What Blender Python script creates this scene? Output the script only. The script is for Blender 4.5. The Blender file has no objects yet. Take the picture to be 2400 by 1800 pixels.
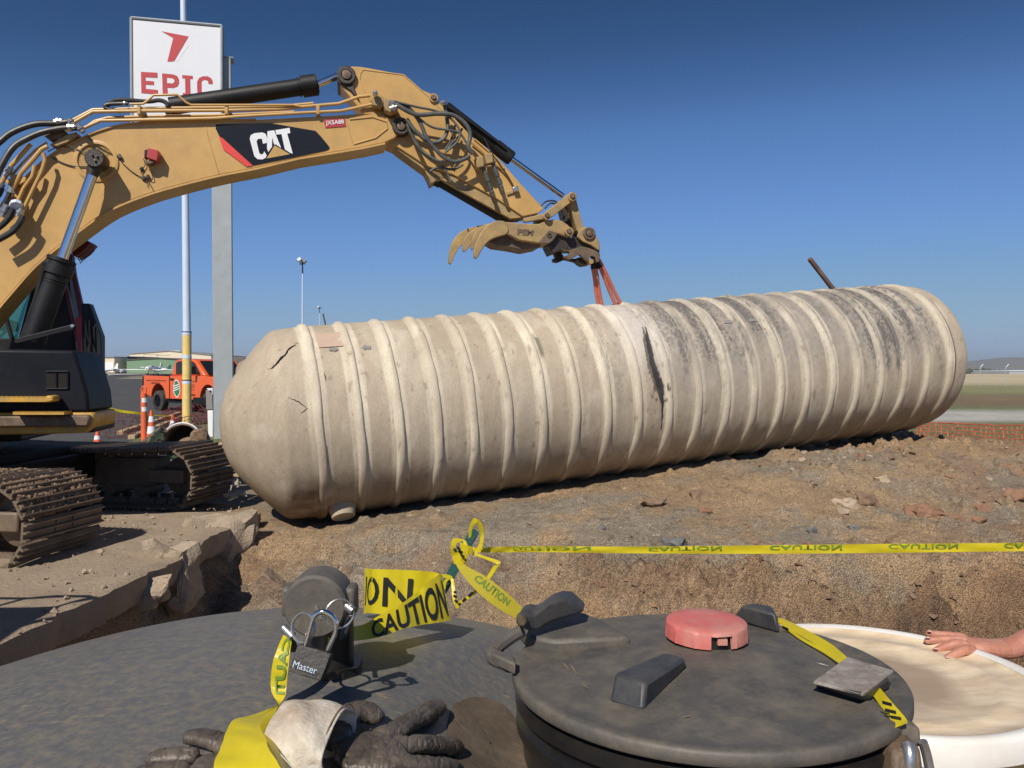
import bpy, bmesh, math, random
import numpy as np
from mathutils import Vector, Matrix, geometry
random.seed(7)
R = math.radians
scene = bpy.context.scene
col = scene.collection

# ------------------------------------------------------------------ camera, sky, sun, exposure
FP = 1790.0                                  # focal length in pixels of the 2400 x 1800 photograph
PITCH = math.atan(34.0/FP)
cam_data = bpy.data.cameras.new('camera'); cam = bpy.data.objects.new('camera', cam_data); col.objects.link(cam)
cam_data.sensor_width = 36.0; cam_data.lens = 36.0*FP/2400.0
cam_data.clip_start = 0.05; cam_data.clip_end = 30000.0
cam.location = (0, 0, 0); cam.rotation_euler = (math.pi/2 - PITCH, 0, 0)
scene.camera = cam
SUN_DIR = Vector((0.38, 1.0, -1.02)).normalized()          # the way the light travels
sun_el = math.asin(-SUN_DIR.z); sun_az = math.atan2(-SUN_DIR.x, -SUN_DIR.y)
world = bpy.data.worlds.new('World'); scene.world = world; world.use_nodes = True
wn = world.node_tree; bg = wn.nodes['Background']
sky = wn.nodes.new('ShaderNodeTexSky'); sky.sky_type = 'NISHITA'; sky.sun_disc = False
sky.sun_elevation = sun_el; sky.sun_rotation = sun_az
sky.altitude = 2000; sky.air_density = 1.0; sky.dust_density = 0.0; sky.ozone_density = 10.0
# the same sky seen with the camera's contrast: one tone curve per colour, equal in every direction
sc_ = wn.nodes.new('ShaderNodeVectorMath'); sc_.operation = 'SCALE'; sc_.inputs['Scale'].default_value = .05
cv = wn.nodes.new('ShaderNodeRGBCurve'); un = wn.nodes.new('ShaderNodeVectorMath'); un.operation = 'SCALE'; un.inputs['Scale'].default_value = 20.0
pts = [[(0, 0), (.045, .014), (.058, .022), (.069, .038), (.09, .083), (.16, .165), (.35, .285), (.5, .325), (.7, .35), (2, 1.3)],
       [(0, 0), (.11, .055), (.14, .078), (.165, .117), (.215, .212), (.37, .347), (.65, .447), (.8, .455), (.9, .46), (2, 1.3)],
       [(0, 0), (.27, .15), (.343, .21), (.407, .319), (.505, .500), (.74, .665), (.82, .64), (1, .62), (2, 1.2)]]
cv.mapping.use_clip = False
for ci in range(3):
    c_ = cv.mapping.curves[ci]; P_ = pts[ci]
    while len(c_.points) < len(P_): c_.points.new(.5, .5)
    for q_, (x_, y_) in zip(c_.points, P_): q_.location = (x_/2, y_/2); q_.handle_type = 'AUTO_CLAMPED'
cv.mapping.update()
wn.links.new(sky.outputs[0], sc_.inputs[0]); wn.links.new(sc_.outputs[0], cv.inputs['Color']); wn.links.new(cv.outputs[0], un.inputs[0])
wn.links.new(un.outputs[0], bg.inputs[0]); bg.inputs[1].default_value = 0.1
sl = bpy.data.lights.new('sun', 'SUN'); sl.energy = 5.0; sl.angle = R(0.53); sl.color = (1.0, 0.93, 0.83)
so = bpy.data.objects.new('sun', sl); col.objects.link(so); so.location = (-6, -15, 14)
so.rotation_euler = SUN_DIR.to_track_quat('-Z', 'Y').to_euler()
vs = scene.view_settings; vs.view_transform = 'Standard'; vs.look = 'None'; vs.exposure = 0.0; vs.gamma = 1.0
vs.use_curve_mapping = False

# ------------------------------------------------------------------ geometry helpers
def ray(U, V):
    cx = (U-1200.0)/FP; cy = (900.0-V)/FP
    cp, sp = math.cos(PITCH), math.sin(PITCH)
    return Vector((cx, cp + cy*sp, -sp + cy*cp))
def W(U, V, y):                              # the point seen at a spot of the photograph, y metres ahead
    r = ray(U, V); return r*(y/r.y)
def onz(U, V, z):                            # the point seen at a spot of the photograph at height z
    r = ray(U, V); return r*(z/r.z)
def pxm(px, y): return px*y/FP
class Pl:                                    # vertical plane y = y0 + k (x - x0); off = metres nearer along its normal
    def __init__(s, x0, y0, k):
        s.x0, s.y0, s.k = x0, y0, k
        s.n = Vector((-k, 1, 0)).normalized(); s.t = Vector((1, k, 0)).normalized(); s.p = Vector((x0, y0, 0))
    def __call__(s, U, V, off=0.0):
        r = ray(U, V); d = (s.p - s.n*off).dot(s.n)
        return r*(d/r.dot(s.n))
def hashn(ix, iy, iz, seed):
    h = (ix*374761393 + iy*668265263 + iz*2147483647 + seed*1274126177) & 0xffffffff
    h = ((h ^ (h >> 13))*1274126177) & 0xffffffff
    return ((h ^ (h >> 16)) & 0xffff)/65535.0
def vnoise(x, y, z, seed=0):
    x, y, z = np.broadcast_arrays(np.asarray(x, float), np.asarray(y, float), np.asarray(z, float))
    xi, yi, zi = np.floor(x).astype(np.int64), np.floor(y).astype(np.int64), np.floor(z).astype(np.int64)
    fx, fy, fz = x-xi, y-yi, z-zi
    fx, fy, fz = fx*fx*(3-2*fx), fy*fy*(3-2*fy), fz*fz*(3-2*fz)
    r = 0
    for a in (0, 1):
        for b in (0, 1):
            for c in (0, 1):
                w = (fx if a else 1-fx)*(fy if b else 1-fy)*(fz if c else 1-fz)
                r = r + w*hashn(xi+a, yi+b, zi+c, seed)
    return r
def fbm(x, y, z=0.0, oct=4, seed=0, gain=0.5):
    r = 0; a = 1.0; t = 0.0; f = 1.0
    for i in range(oct):
        r = r + a*vnoise(np.asarray(x)*f, np.asarray(y)*f, np.asarray(z)*f, seed+i*17); t += a; a *= gain; f *= 2.03
    return r/t                                # 0..1, mean 0.5
def sstep(a, b, x):
    t = np.clip((x-a)/(b-a), 0, 1); return t*t*(3-2*t)

def origin(parent):
    p = Vector((0, 0, 0))
    while parent is not None:
        p = p + Vector(parent.location); parent = parent.parent
    return p
def finish(me, sharp=35):
    me.shade_smooth()
    try: me.set_sharp_from_angle(angle=R(sharp))
    except Exception: pass
def thing(name, label, cat, loc=(0, 0, 0), group=None, rot=None):
    o = bpy.data.objects.new(name, None); col.objects.link(o); o.location = loc
    o.empty_display_size = 0.2
    if rot: o.rotation_euler = rot
    tag(o, label, cat, group); return o
def tag(o, label=None, cat=None, group=None, kind=None):
    if label: o['label'] = label
    if cat: o['category'] = cat
    if group: o['group'] = group
    if kind: o['kind'] = kind
    return o
class MB:
    def __init__(s): s.v = []; s.f = []; s.mi = []; s.cur = 0
    def add(s, vs, fs):
        b = len(s.v); s.v += [tuple(v) for v in vs]; s.f += [tuple(i+b for i in f) for f in fs]; s.mi += [s.cur]*len(fs)
        return s
    def box(s, c, sx, sy, sz, X=None, Y=None, Z=None):
        c = Vector(c); X = Vector(X or (1, 0, 0)).normalized()*sx/2; Y = Vector(Y or (0, 1, 0)).normalized()*sy/2
        Z = Vector(Z).normalized()*sz/2 if Z else X.cross(Y).normalized()*sz/2
        vs = [c+X*a+Y*b+Z*d for a in (-1, 1) for b in (-1, 1) for d in (-1, 1)]
        return s.add(vs, [(0, 1, 3, 2), (4, 6, 7, 5), (0, 4, 5, 1), (2, 3, 7, 6), (0, 2, 6, 4), (1, 5, 7, 3)])
    def prism(s, pts, ext):
        pts = [Vector(p) for p in pts]; ext = Vector(ext); n = len(pts)
        nrm = Vector((0, 0, 0))
        for i in range(n): nrm += pts[i].cross(pts[(i+1) % n])
        if nrm.dot(ext) > 0: pts = pts[::-1]
        vs = pts + [p+ext for p in pts]
        fs = [tuple(range(n)), tuple(range(2*n-1, n-1, -1))]
        fs += [(i, i+n, (i+1) % n+n, (i+1) % n) for i in range(n)]
        return s.add(vs, fs)
    def tube(s, pts, r, seg=8, closed=False, cap=True):
        pts = [Vector(p) for p in pts]; n = len(pts)
        rs = r if isinstance(r, (list, tuple)) else [r]*n
        prev = None; rings = []
        for i, p in enumerate(pts):
            if closed: t = pts[(i+1) % n]-pts[i-1]
            else: t = pts[min(i+1, n-1)]-pts[max(i-1, 0)]
            t.normalize()
            if prev is None:
                a = Vector((0, 0, 1)) if abs(t.z) < .9 else Vector((1, 0, 0))
                u = t.cross(a).normalized()
            else: u = (prev - t*prev.dot(t)).normalized()
            prev = u; w = t.cross(u)
            rings.append([p+(u*math.cos(2*math.pi*k/seg)+w*math.sin(2*math.pi*k/seg))*rs[i] for k in range(seg)])
        vs = [v for g in rings for v in g]; fs = []
        m = n if closed else n-1
        for i in range(m):
            j = (i+1) % n
            for k in range(seg): fs.append((i*seg+k, i*seg+(k+1) % seg, j*seg+(k+1) % seg, j*seg+k))
        if cap and not closed: fs += [tuple(range(seg-1, -1, -1)), tuple((n-1)*seg+k for k in range(seg))]
        return s.add(vs, fs)
    def cyl(s, a, b, r, seg=20, r2=None): return s.tube([a, b], [r, r if r2 is None else r2], seg)
    def lathe(s, base, axis, prof, seg=32, a0=None):      # prof: (distance along axis, radius)
        base = Vector(base); ax = Vector(axis).normalized()
        u = ax.cross(Vector(a0) if a0 else (Vector((0, 0, 1)) if abs(ax.z) < .9 else Vector((1, 0, 0)))).normalized(); w = ax.cross(u)
        vs = []; fs = []
        for h, r in prof:
            for k in range(seg):
                t = 2*math.pi*k/seg; vs.append(base+ax*h+(u*math.cos(t)+w*math.sin(t))*max(r, 1e-5))
        for i in range(len(prof)-1):
            for k in range(seg): fs.append((i*seg+k, i*seg+(k+1) % seg, (i+1)*seg+(k+1) % seg, (i+1)*seg+k))
        return s.add(vs, fs)
    def build(s, name, mat, parent=None, sharp=35, bevel=0, flat=False, label=None, sub=0, solid=0):
        org = origin(parent)
        me = bpy.data.meshes.new(name)
        me.from_pydata([(v[0]-org.x, v[1]-org.y, v[2]-org.z) for v in s.v], [], s.f)
        mats = mat if isinstance(mat, (list, tuple)) else [mat]
        for m in mats: me.materials.append(m)
        if len(mats) > 1: me.polygons.foreach_set('material_index', s.mi)
        me.update()
        if not flat: finish(me, sharp)
        o = bpy.data.objects.new(name, me); col.objects.link(o)
        if parent: o.parent = parent
        if solid:
            md = o.modifiers.new('s', 'SOLIDIFY'); md.thickness = solid; md.offset = 0
        if sub:
            md = o.modifiers.new('u', 'SUBSURF'); md.levels = sub; md.render_levels = sub
        if bevel:
            md = o.modifiers.new('b', 'BEVEL'); md.width = bevel; md.segments = 2; md.limit_method = 'ANGLE'; md.angle_limit = R(40)
            md.use_clamp_overlap = True
        if label: o['label'] = label
        return o
def spline(pts, n=6):
    pts = [Vector(p) for p in pts]; out = []
    for i in range(len(pts)-1):
        p0 = pts[max(i-1, 0)]; p1 = pts[i]; p2 = pts[i+1]; p3 = pts[min(i+2, len(pts)-1)]
        for k in range(n):
            t = k/n
            out.append(.5*((2*p1)+(p2-p0)*t+(2*p0-5*p1+4*p2-p3)*t*t+(3*p1-p0-3*p2+p3)*t**3))
    out.append(pts[-1]); return out

# ------------------------------------------------------------------ materials
def nn(t, ty, **kw):
    n = t.nodes.new(ty)
    for k, v in kw.items():
        if hasattr(n, k): setattr(n, k, v)
        else: n.inputs[k.replace('_', ' ')].default_value = v
    return n
def rgba(c): return (c[0], c[1], c[2], 1)
def pmat(name, c1, c2=None, scale=6, rough=.6, rvar=.1, bump=.2, bscale=60, metal=0, dust=None, damt=.35, dscale=3, vcol=None, bdist=.01, stretch=None, coat=0, spec=.5, scratch=None):
    m = bpy.data.materials.new(name); m.use_nodes = True; t = m.node_tree; L = t.links
    b = t.nodes['Principled BSDF']
    tc = nn(t, 'ShaderNodeTexCoord'); mp = nn(t, 'ShaderNodeMapping'); L.new(tc.outputs['Object'], mp.inputs[0])
    if stretch: mp.inputs['Scale'].default_value = stretch
    n1 = nn(t, 'ShaderNodeTexNoise', Scale=scale, Detail=6.0, Roughness=.62); L.new(mp.outputs[0], n1.inputs[0])
    c2 = c2 or tuple(x*.8 for x in c1)
    mix = nn(t, 'ShaderNodeMix', data_type='RGBA'); mix.inputs[6].default_value = rgba(c1); mix.inputs[7].default_value = rgba(c2)
    rmp = nn(t, 'ShaderNodeMapRange'); rmp.inputs[1].default_value = .35; rmp.inputs[2].default_value = .68
    L.new(n1.outputs[0], rmp.inputs[0]); L.new(rmp.outputs[0], mix.inputs[0]); out = mix.outputs[2]
    if vcol:
        at = nn(t, 'ShaderNodeAttribute'); at.attribute_name = vcol
        mm = nn(t, 'ShaderNodeMix', data_type='RGBA', blend_type='MULTIPLY'); mm.inputs[0].default_value = 1
        L.new(at.outputs['Color'], mm.inputs[6]); L.new(out, mm.inputs[7]); out = mm.outputs[2]
    if dust:
        n2 = nn(t, 'ShaderNodeTexNoise', Scale=dscale, Detail=8.0, Roughness=.7); L.new(mp.outputs[0], n2.inputs[0])
        r2 = nn(t, 'ShaderNodeMapRange'); r2.inputs[1].default_value = .42; r2.inputs[2].default_value = .72; r2.inputs[4].default_value = damt*1.6
        L.new(n2.outputs[0], r2.inputs[0])
        md = nn(t, 'ShaderNodeMix', data_type='RGBA'); md.inputs[7].default_value = rgba(dust)
        L.new(r2.outputs[0], md.inputs[0]); L.new(out, md.inputs[6]); out = md.outputs[2]
    if scratch:
        ms = nn(t, 'ShaderNodeMapping'); L.new(tc.outputs['Object'], ms.inputs[0]); ms.inputs['Scale'].default_value = (1.6, 7, 4); ms.inputs['Rotation'].default_value = (0, 0, .5)
        n4 = nn(t, 'ShaderNodeTexNoise', Scale=15, Detail=7.0, Roughness=.75); L.new(ms.outputs[0], n4.inputs[0])
        r4 = nn(t, 'ShaderNodeMapRange'); r4.inputs[1].default_value = .575; r4.inputs[2].default_value = .63; r4.inputs[4].default_value = .6
        L.new(n4.outputs[0], r4.inputs[0])
        n5 = nn(t, 'ShaderNodeTexNoise', Scale=2.3, Detail=3.0); L.new(tc.outputs['Object'], n5.inputs[0]); r5 = nn(t, 'ShaderNodeMapRange'); r5.inputs[1].default_value = .38; r5.inputs[2].default_value = .58; L.new(n5.outputs[0], r5.inputs[0])
        m5 = nn(t, 'ShaderNodeMath', operation='MULTIPLY'); L.new(r4.outputs[0], m5.inputs[0]); L.new(r5.outputs[0], m5.inputs[1]); r4 = m5
        m4 = nn(t, 'ShaderNodeMix', data_type='RGBA'); m4.inputs[7].default_value = rgba(scratch)
        L.new(r4.outputs[0], m4.inputs[0]); L.new(out, m4.inputs[6]); out = m4.outputs[2]
    L.new(out, b.inputs['Base Color'])
    rr = nn(t, 'ShaderNodeMapRange'); rr.inputs[3].default_value = max(rough-rvar, .02); rr.inputs[4].default_value = min(rough+rvar, 1)
    L.new(n1.outputs[0], rr.inputs[0]); L.new(rr.outputs[0], b.inputs['Roughness'])
    b.inputs['Metallic'].default_value = metal; b.inputs['Specular IOR Level'].default_value = spec
    if coat: b.inputs['Coat Weight'].default_value = coat; b.inputs['Coat Roughness'].default_value = .15
    if bump:
        n3 = nn(t, 'ShaderNodeTexNoise', Scale=bscale, Detail=5.0, Roughness=.65); L.new(mp.outputs[0], n3.inputs[0])
        bp = nn(t, 'ShaderNodeBump', Strength=bump, Distance=bdist); L.new(n3.outputs[0], bp.inputs['Height']); L.new(bp.outputs[0], b.inputs['Normal'])
    return m
DUST = (.30, .22, .145)
M = dict(
    yellow=pmat('machine_yellow', (.56, .345, .115), (.50, .295, .088), 1.5, .42, .1, .05, 90, dust=(.24, .155, .075), damt=.22, dscale=3.2),
    yellow_worn=pmat('worn_yellow', (.42, .28, .10), (.31, .215, .10), 7, .6, .1, .35, 40, dust=(.20, .145, .09), damt=.5, dscale=6),
    brown_steel=pmat('worn_brown_steel', (.16, .11, .07), (.08, .055, .04), 9, .6, .12, .5, 45, metal=.2, dust=DUST, damt=.3, dscale=8),
    track=pmat('track_steel', (.20, .15, .11), (.10, .072, .052), 10, .6, .1, .5, 60, metal=.3, dust=(.30, .23, .16), damt=.55, dscale=5),
    black=pmat('black_paint', (.008, .008, .009), (.013, .013, .014), 3, .5, .12, .08, 60, dust=(.035, .032, .03), damt=.15, dscale=3, spec=.3),
    blackbox=pmat('scuffed_black_panel', (.007, .009, .014), (.011, .012, .017), 2, .5, .1, .06, 60, dust=(.035, .035, .035), damt=.15, spec=.15),
    grease=pmat('greasy_black', (.018, .014, .012), (.035, .024, .018), 20, .4, .2, .8, 60, dust=(.10, .07, .05), damt=.3, dscale=14),
    chrome=pmat('chrome_rod', (.75, .76, .78), (.6, .61, .63), 3, .12, .06, .0, metal=1),
    steel=pmat('zinc_steel', (.55, .55, .54), (.35, .34, .33), 12, .35, .12, .1, 80, metal=.85),
    hose=pmat('rubber_hose', (.012, .013, .015), (.025, .025, .025), 8, .45, .1, .15, 160, dust=(.10, .09, .075), damt=.25, dscale=9),
    hose_grey=pmat('dusty_hose', (.085, .095, .09), (.04, .045, .045), 8, .55, .1, .15, 160, dust=(.16, .15, .12), damt=.4, dscale=9),
    red=pmat('red_paint', (.45, .03, .035), (.33, .02, .03), 6, .45, .1, .1, 60, dust=(.4, .12, .1), damt=.25),
    dkred=pmat('dark_red_guard', (.14, .008, .012), (.09, .006, .01), 6, .45, .1, .1, 60),
    white=pmat('white_paint', (.78, .79, .80), (.70, .71, .72), 2, .45, .1, .04, 50),
    signwhite=pmat('sign_face', (.72, .74, .77), (.68, .70, .73), .8, .4, .05, .02, 20),
    signred=pmat('sign_red', (.48, .035, .04), (.42, .03, .035), 2, .45),
    galv=pmat('grey_galvanised_post', (.38, .42, .44), (.33, .37, .385), 1.2, .55, .1, .05, 40, dust=(.22, .2, .18), damt=.15, dscale=4),
    polewhite=pmat('pale_blue_pole', (.60, .70, .84), (.52, .62, .76), 2, .45),
    poleyellow=pmat('yellow_sleeve', (.80, .58, .20), (.72, .52, .18), 3, .55, dust=(.5, .4, .2), damt=.3),
    truck=pmat('orange_truck_paint', (.80, .125, .03), (.78, .12, .028), .6, .3, .03, .0, coat=.5, dust=(.6, .22, .1), damt=.1),
    tyre=pmat('tyre_rubber', (.02, .02, .02), (.045, .043, .04), 6, .8, .1, .3, 50, dust=(.12, .1, .08), damt=.3),
    darkglass=pmat('dark_glass', (.01, .012, .015), (.015, .017, .02), 2, .06, .02, 0),
    orange=pmat('safety_orange', (.80, .13, .035), (.68, .11, .03), 5, .5, .1, .05, 60, dust=(.4, .2, .12), damt=.35, dscale=9),
    netorange=pmat('orange_net', (.75, .13, .05), (.5, .09, .04), 5, .6, .1, 0),
    netdark=pmat('dark_red_net', (.22, .03, .022), (.12, .02, .016), 5, .6, .1, 0),
    sling=pmat('orange_sling', (.62, .16, .09), (.45, .11, .07), 18, .8, .1, .6, 90, dust=(.35, .2, .14), damt=.4, dscale=9),
    wood=pmat('timber', (.50, .36, .20), (.38, .27, .15), 5, .8, .1, .4, 30, stretch=(1, 8, 8), dust=(.3, .24, .17), damt=.3),
    pipe=pmat('rusty_pipe', (.20, .12, .09), (.12, .075, .06), 9, .7, .1, .4, 60, metal=.3, dust=(.3, .24, .2), damt=.3),
    asphalt=pmat('asphalt', (.050, .049, .048), (.065, .063, .06), .5, .9, .05, .5, 90, dust=(.10, .095, .085), damt=.3, dscale=.35),
    rubble=pmat('broken_concrete', (.40, .32, .235), (.29, .23, .165), 7, .9, .05, 1.0, 35, dust=(.44, .34, .24), damt=.5, dscale=5, bdist=.02),
    clod=pmat('dirt_clod', (.26, .165, .10), (.17, .11, .07), 9, .95, .03, 1.0, 60, dust=(.34, .25, .17), damt=.5, dscale=7, bdist=.02),
    clodred=pmat('reddish_clod', (.34, .19, .115), (.25, .14, .085), 9, .95, .03, 1.0, 60, bdist=.02),
    stonegrey=pmat('grey_stone', (.20, .19, .18), (.12, .12, .115), 12, .8, .1, .8, 50, bdist=.02),
    clodpale=pmat('pale_stone', (.50, .39, .27), (.40, .31, .22), 9, .9, .03, .8, 60, bdist=.02),
    poly=pmat('dusty_black_polyethylene', (.098, .089, .078), (.060, .057, .053), 5, .6, .1, .4, 130, dust=(.20, .165, .12), damt=.45, dscale=16, bdist=.002, scratch=None),
    polyblock=pmat('charcoal_polyethylene', (.040, .043, .048), (.03, .031, .034), 9, .5, .1, .3, 130, dust=(.10, .09, .075), damt=.5, dscale=14, bdist=.002),
    polytank=pmat('scuffed_grey_polyethylene', (.122, .122, .120), (.088, .090, .093), 1.4, .5, .1, .4, 110, dust=(.22, .185, .13), damt=.55, dscale=60, bdist=.002, scratch=(.34, .27, .17)),
    polyblack=pmat('clean_black_polyethylene', (.008, .008, .009), (.014, .013, .012), 8, .3, .1, .15, 120, dust=(.06, .05, .04), damt=.15, dscale=12, bdist=.002),
    redcap=pmat('faded_red_plastic', (.58, .14, .12), (.50, .105, .09), 8, .5, .1, .15, 120, dust=(.52, .30, .24), damt=.6, dscale=9, bdist=.002),
    creamlid=pmat('cream_plastic', (.78, .66, .47), (.66, .50, .33), 4, .45, .1, .1, 50, dust=(.45, .34, .22), damt=.7, dscale=5, stretch=(.6, 2.6, 1), bdist=.003),
    whitelid=pmat('white_plastic', (.78, .76, .72), (.72, .68, .62), 5, .35, .1, .05, 50, dust=(.55, .48, .38), damt=.3, dscale=6),
    dirtstain=pmat('dried_mud', (.26, .19, .12), (.18, .13, .08), 14, .9, .05, .6, 90, dust=(.40, .31, .21), damt=.6, dscale=7, bdist=.003),
    leather=pmat('dark_leather', (.070, .054, .042), (.038, .030, .024), 22, .45, .14, .7, 50, dust=(.19, .155, .12), damt=.55, dscale=14, bdist=.005),
    canvas=pmat('off_white_cuff', (.66, .61, .51), (.55, .49, .40), 12, .8, .08, .8, 45, dust=(.36, .26, .17), damt=.6, dscale=16, bdist=.005),
    skin=pmat('skin', (.52, .25, .17), (.42, .17, .11), 26, .5, .08, .45, 140, dust=(.40, .17, .12), damt=.35, dscale=16, bdist=.0025),
    nail=pmat('fingernail', (.70, .46, .38), (.62, .38, .31), 9, .35, .05, 0),
    tapeblack=pmat('tape_print_black', (.012, .011, .01), (.02, .02, .018), 9, .45, .1, 0),
    tapegreen=pmat('tape_print_seen_through', (.17, .27, .03), (.13, .22, .03), 9, .5, .1, 0),
    green=pmat('dark_green_post', (.008, .075, .06), (.006, .05, .045), 12, .45, .1, .3, 80),
    lockbody=pmat('black_lock_body', (.014, .012, .010), (.02, .017, .014), 30, .4, .15, .5, 260, dust=(.16, .14, .11), damt=.18, dscale=160, bdist=.001),
    galvplate=pmat('splattered_plate', (.36, .33, .29), (.24, .20, .17), 30, .6, .12, .6, 90, metal=0, dust=(.13, .09, .07), damt=.7, dscale=26, bdist=.003),
    bldcream=pmat('cream_cladding', (.66, .60, .47), (.62, .56, .44), .1, .7, .05, 0),
    bldgreen=pmat('green_cladding', (.16, .27, .17), (.145, .25, .155), .1, .7, .05, 0),
    blddark=pmat('brown_grey_cladding', (.10, .09, .08), (.09, .08, .075), .1, .7, .05, 0),
    bldgrey=pmat('grey_roof', (.25, .25, .26), (.2, .2, .21), .1, .7, .05, 0),
    plane=pmat('aircraft_white', (.74, .75, .76), (.7, .71, .72), 1, .3, .05, 0),
    planegreen=pmat('aircraft_dark_fin', (.05, .08, .07), None, 1, .4, .05, 0),
    grass=pmat('short_grass', (.10, .12, .04), (.19, .17, .08), 2.5, .95, .03, .8, 30, dust=(.05, .075, .02), damt=.6, dscale=9),
    tree=pmat('far_foliage', (.035, .045, .025), (.06, .065, .04), .2, .95, .03, 0),
    hill=pmat('dry_hill', (.16, .14, .10), (.07, .08, .05), .002, 1, 0, 0, dust=(.24, .20, .13), damt=.5, dscale=.001),
    trash=pmat('pale_rag', (.62, .58, .5), (.45, .42, .36), 9, .9, .05, .5, 40),
    brass=pmat('rivet', (.20, .15, .09), None, 9, .45, .1, .1, metal=.7),
    decalblack=pmat('decal_black', (.004, .007, .014), (.006, .009, .017), 3, .45, .05, 0, spec=.2),
    decalred=pmat('decal_red', (.72, .06, .05), (.66, .055, .045), 3, .4, .05, 0),
    printgrey=pmat('small_dark_print', (.16, .05, .03), None, 9, .5, .05, 0),
    patch=pmat('pinkish_patch', (.50, .36, .27), (.45, .34, .26), 12, .85, .05, .3, 80),
    arrow=pmat('grey_arrow_paint', (.20, .19, .18), (.26, .24, .22), 22, .85, .05, .3, 80),
    crack=pmat('crack', (.012, .010, .008), None, 9, .95, .02, 0),
    netblack=pmat('black_grating', (.01, .011, .013), (.02, .02, .022), 9, .5, .1, .2),
)
def glassmat(name, colr, mixf):
    m = bpy.data.materials.new(name); m.use_nodes = True; t = m.node_tree; b = t.nodes['Principled BSDF']
    b.inputs['Base Color'].default_value = rgba(colr); b.inputs['Roughness'].default_value = .05
    tr = nn(t, 'ShaderNodeBsdfTransparent'); tr.inputs[0].default_value = (.55, .80, .80, 1)
    mx = nn(t, 'ShaderNodeMixShader'); mx.inputs[0].default_value = mixf
    t.links.new(b.outputs[0], mx.inputs[1]); t.links.new(tr.outputs[0], mx.inputs[2]); t.links.new(mx.outputs[0], t.nodes['Material Output'].inputs[0]); return m
M['cabglass'] = glassmat('teal_cab_glass', (.10, .22, .23), .72)
def tapemat(name, c):
    m = pmat(name, c, tuple(x*.93 for x in c), 30, .38, .08, .35, 25, bdist=.004, dust=(c[0]*.75, c[1]*.68, c[2]+.03), damt=.2, dscale=14); t = m.node_tree; b = t.nodes['Principled BSDF']
    tr = nn(t, 'ShaderNodeBsdfTranslucent'); tr.inputs[0].default_value = rgba(c)
    mx = nn(t, 'ShaderNodeMixShader'); mx.inputs[0].default_value = .33
    t.links.new(b.outputs[0], mx.inputs[1]); t.links.new(tr.outputs[0], mx.inputs[2]); t.links.new(mx.outputs[0], t.nodes['Material Output'].inputs[0]); return m
M['tape'] = tapemat('yellow_tape', (.80, .66, .02))
M['skin'].node_tree.nodes['Principled BSDF'].inputs['Subsurface Weight'].default_value = .12
M['skin'].node_tree.nodes['Principled BSDF'].inputs['Subsurface Radius'].default_value = (.012, .005, .003)

def set_vcol(me, arr, name='tint'):
    at = me.color_attributes.new(name, 'FLOAT_COLOR', 'POINT')
    c = np.ones((len(me.vertices), 4), np.float32); c[:, :3] = arr; at.data.foreach_set('color', c.ravel())

# ------------------------------------------------------------------ text as flat meshes (default font)
def textmesh(s, bold=0.0, space=1.0):
    cu = bpy.data.curves.new('t', 'FONT'); cu.body = s; cu.offset = bold; cu.resolution_u = 3; cu.space_character = space
    o = bpy.data.objects.new('t', cu); col.objects.link(o)
    dg = bpy.context.evaluated_depsgraph_get(); me = bpy.data.meshes.new_from_object(o.evaluated_get(dg))
    bm = bmesh.new(); bm.from_mesh(me)
    bpy.data.objects.remove(o); bpy.data.curves.remove(cu); bpy.data.meshes.remove(me)
    xs = [v.co.x for v in bm.verts]; ys = [v.co.y for v in bm.verts]
    x0, x1, y0, y1 = min(xs), max(xs), min(ys), max(ys)
    for v in bm.verts: v.co = Vector(((v.co.x-x0)/(x1-x0), (v.co.y-y0)/(y1-y0), 0))
    return bm
def put_text(s, fn, name, mat, parent, bold=.02, cuts=0, mirror=False, flip=False, space=1.0):
    bm = textmesh(s, bold, space)
    for i in range(1, cuts):
        g = bm.verts[:]+bm.edges[:]+bm.faces[:]
        bmesh.ops.bisect_plane(bm, geom=g, plane_co=(i/cuts, 0, 0), plane_no=(1, 0, 0))
    org = origin(parent)
    for v in bm.verts:
        x, y = v.co.x, v.co.y
        if mirror: x = 1-x
        if flip: y = 1-y
        v.co = Vector(fn(x, y))-org
    me = bpy.data.meshes.new(name); bm.to_mesh(me); bm.free(); me.materials.append(mat)
    o = bpy.data.objects.new(name, me); col.objects.link(o)
    if parent: o.parent = parent
    return o
def quadfn(p00, p10, p01, p11):
    p00, p10, p01, p11 = map(Vector, (p00, p10, p01, p11))
    return lambda u, v: p00*(1-u)*(1-v)+p10*u*(1-v)+p01*(1-u)*v+p11*u*v
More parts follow.
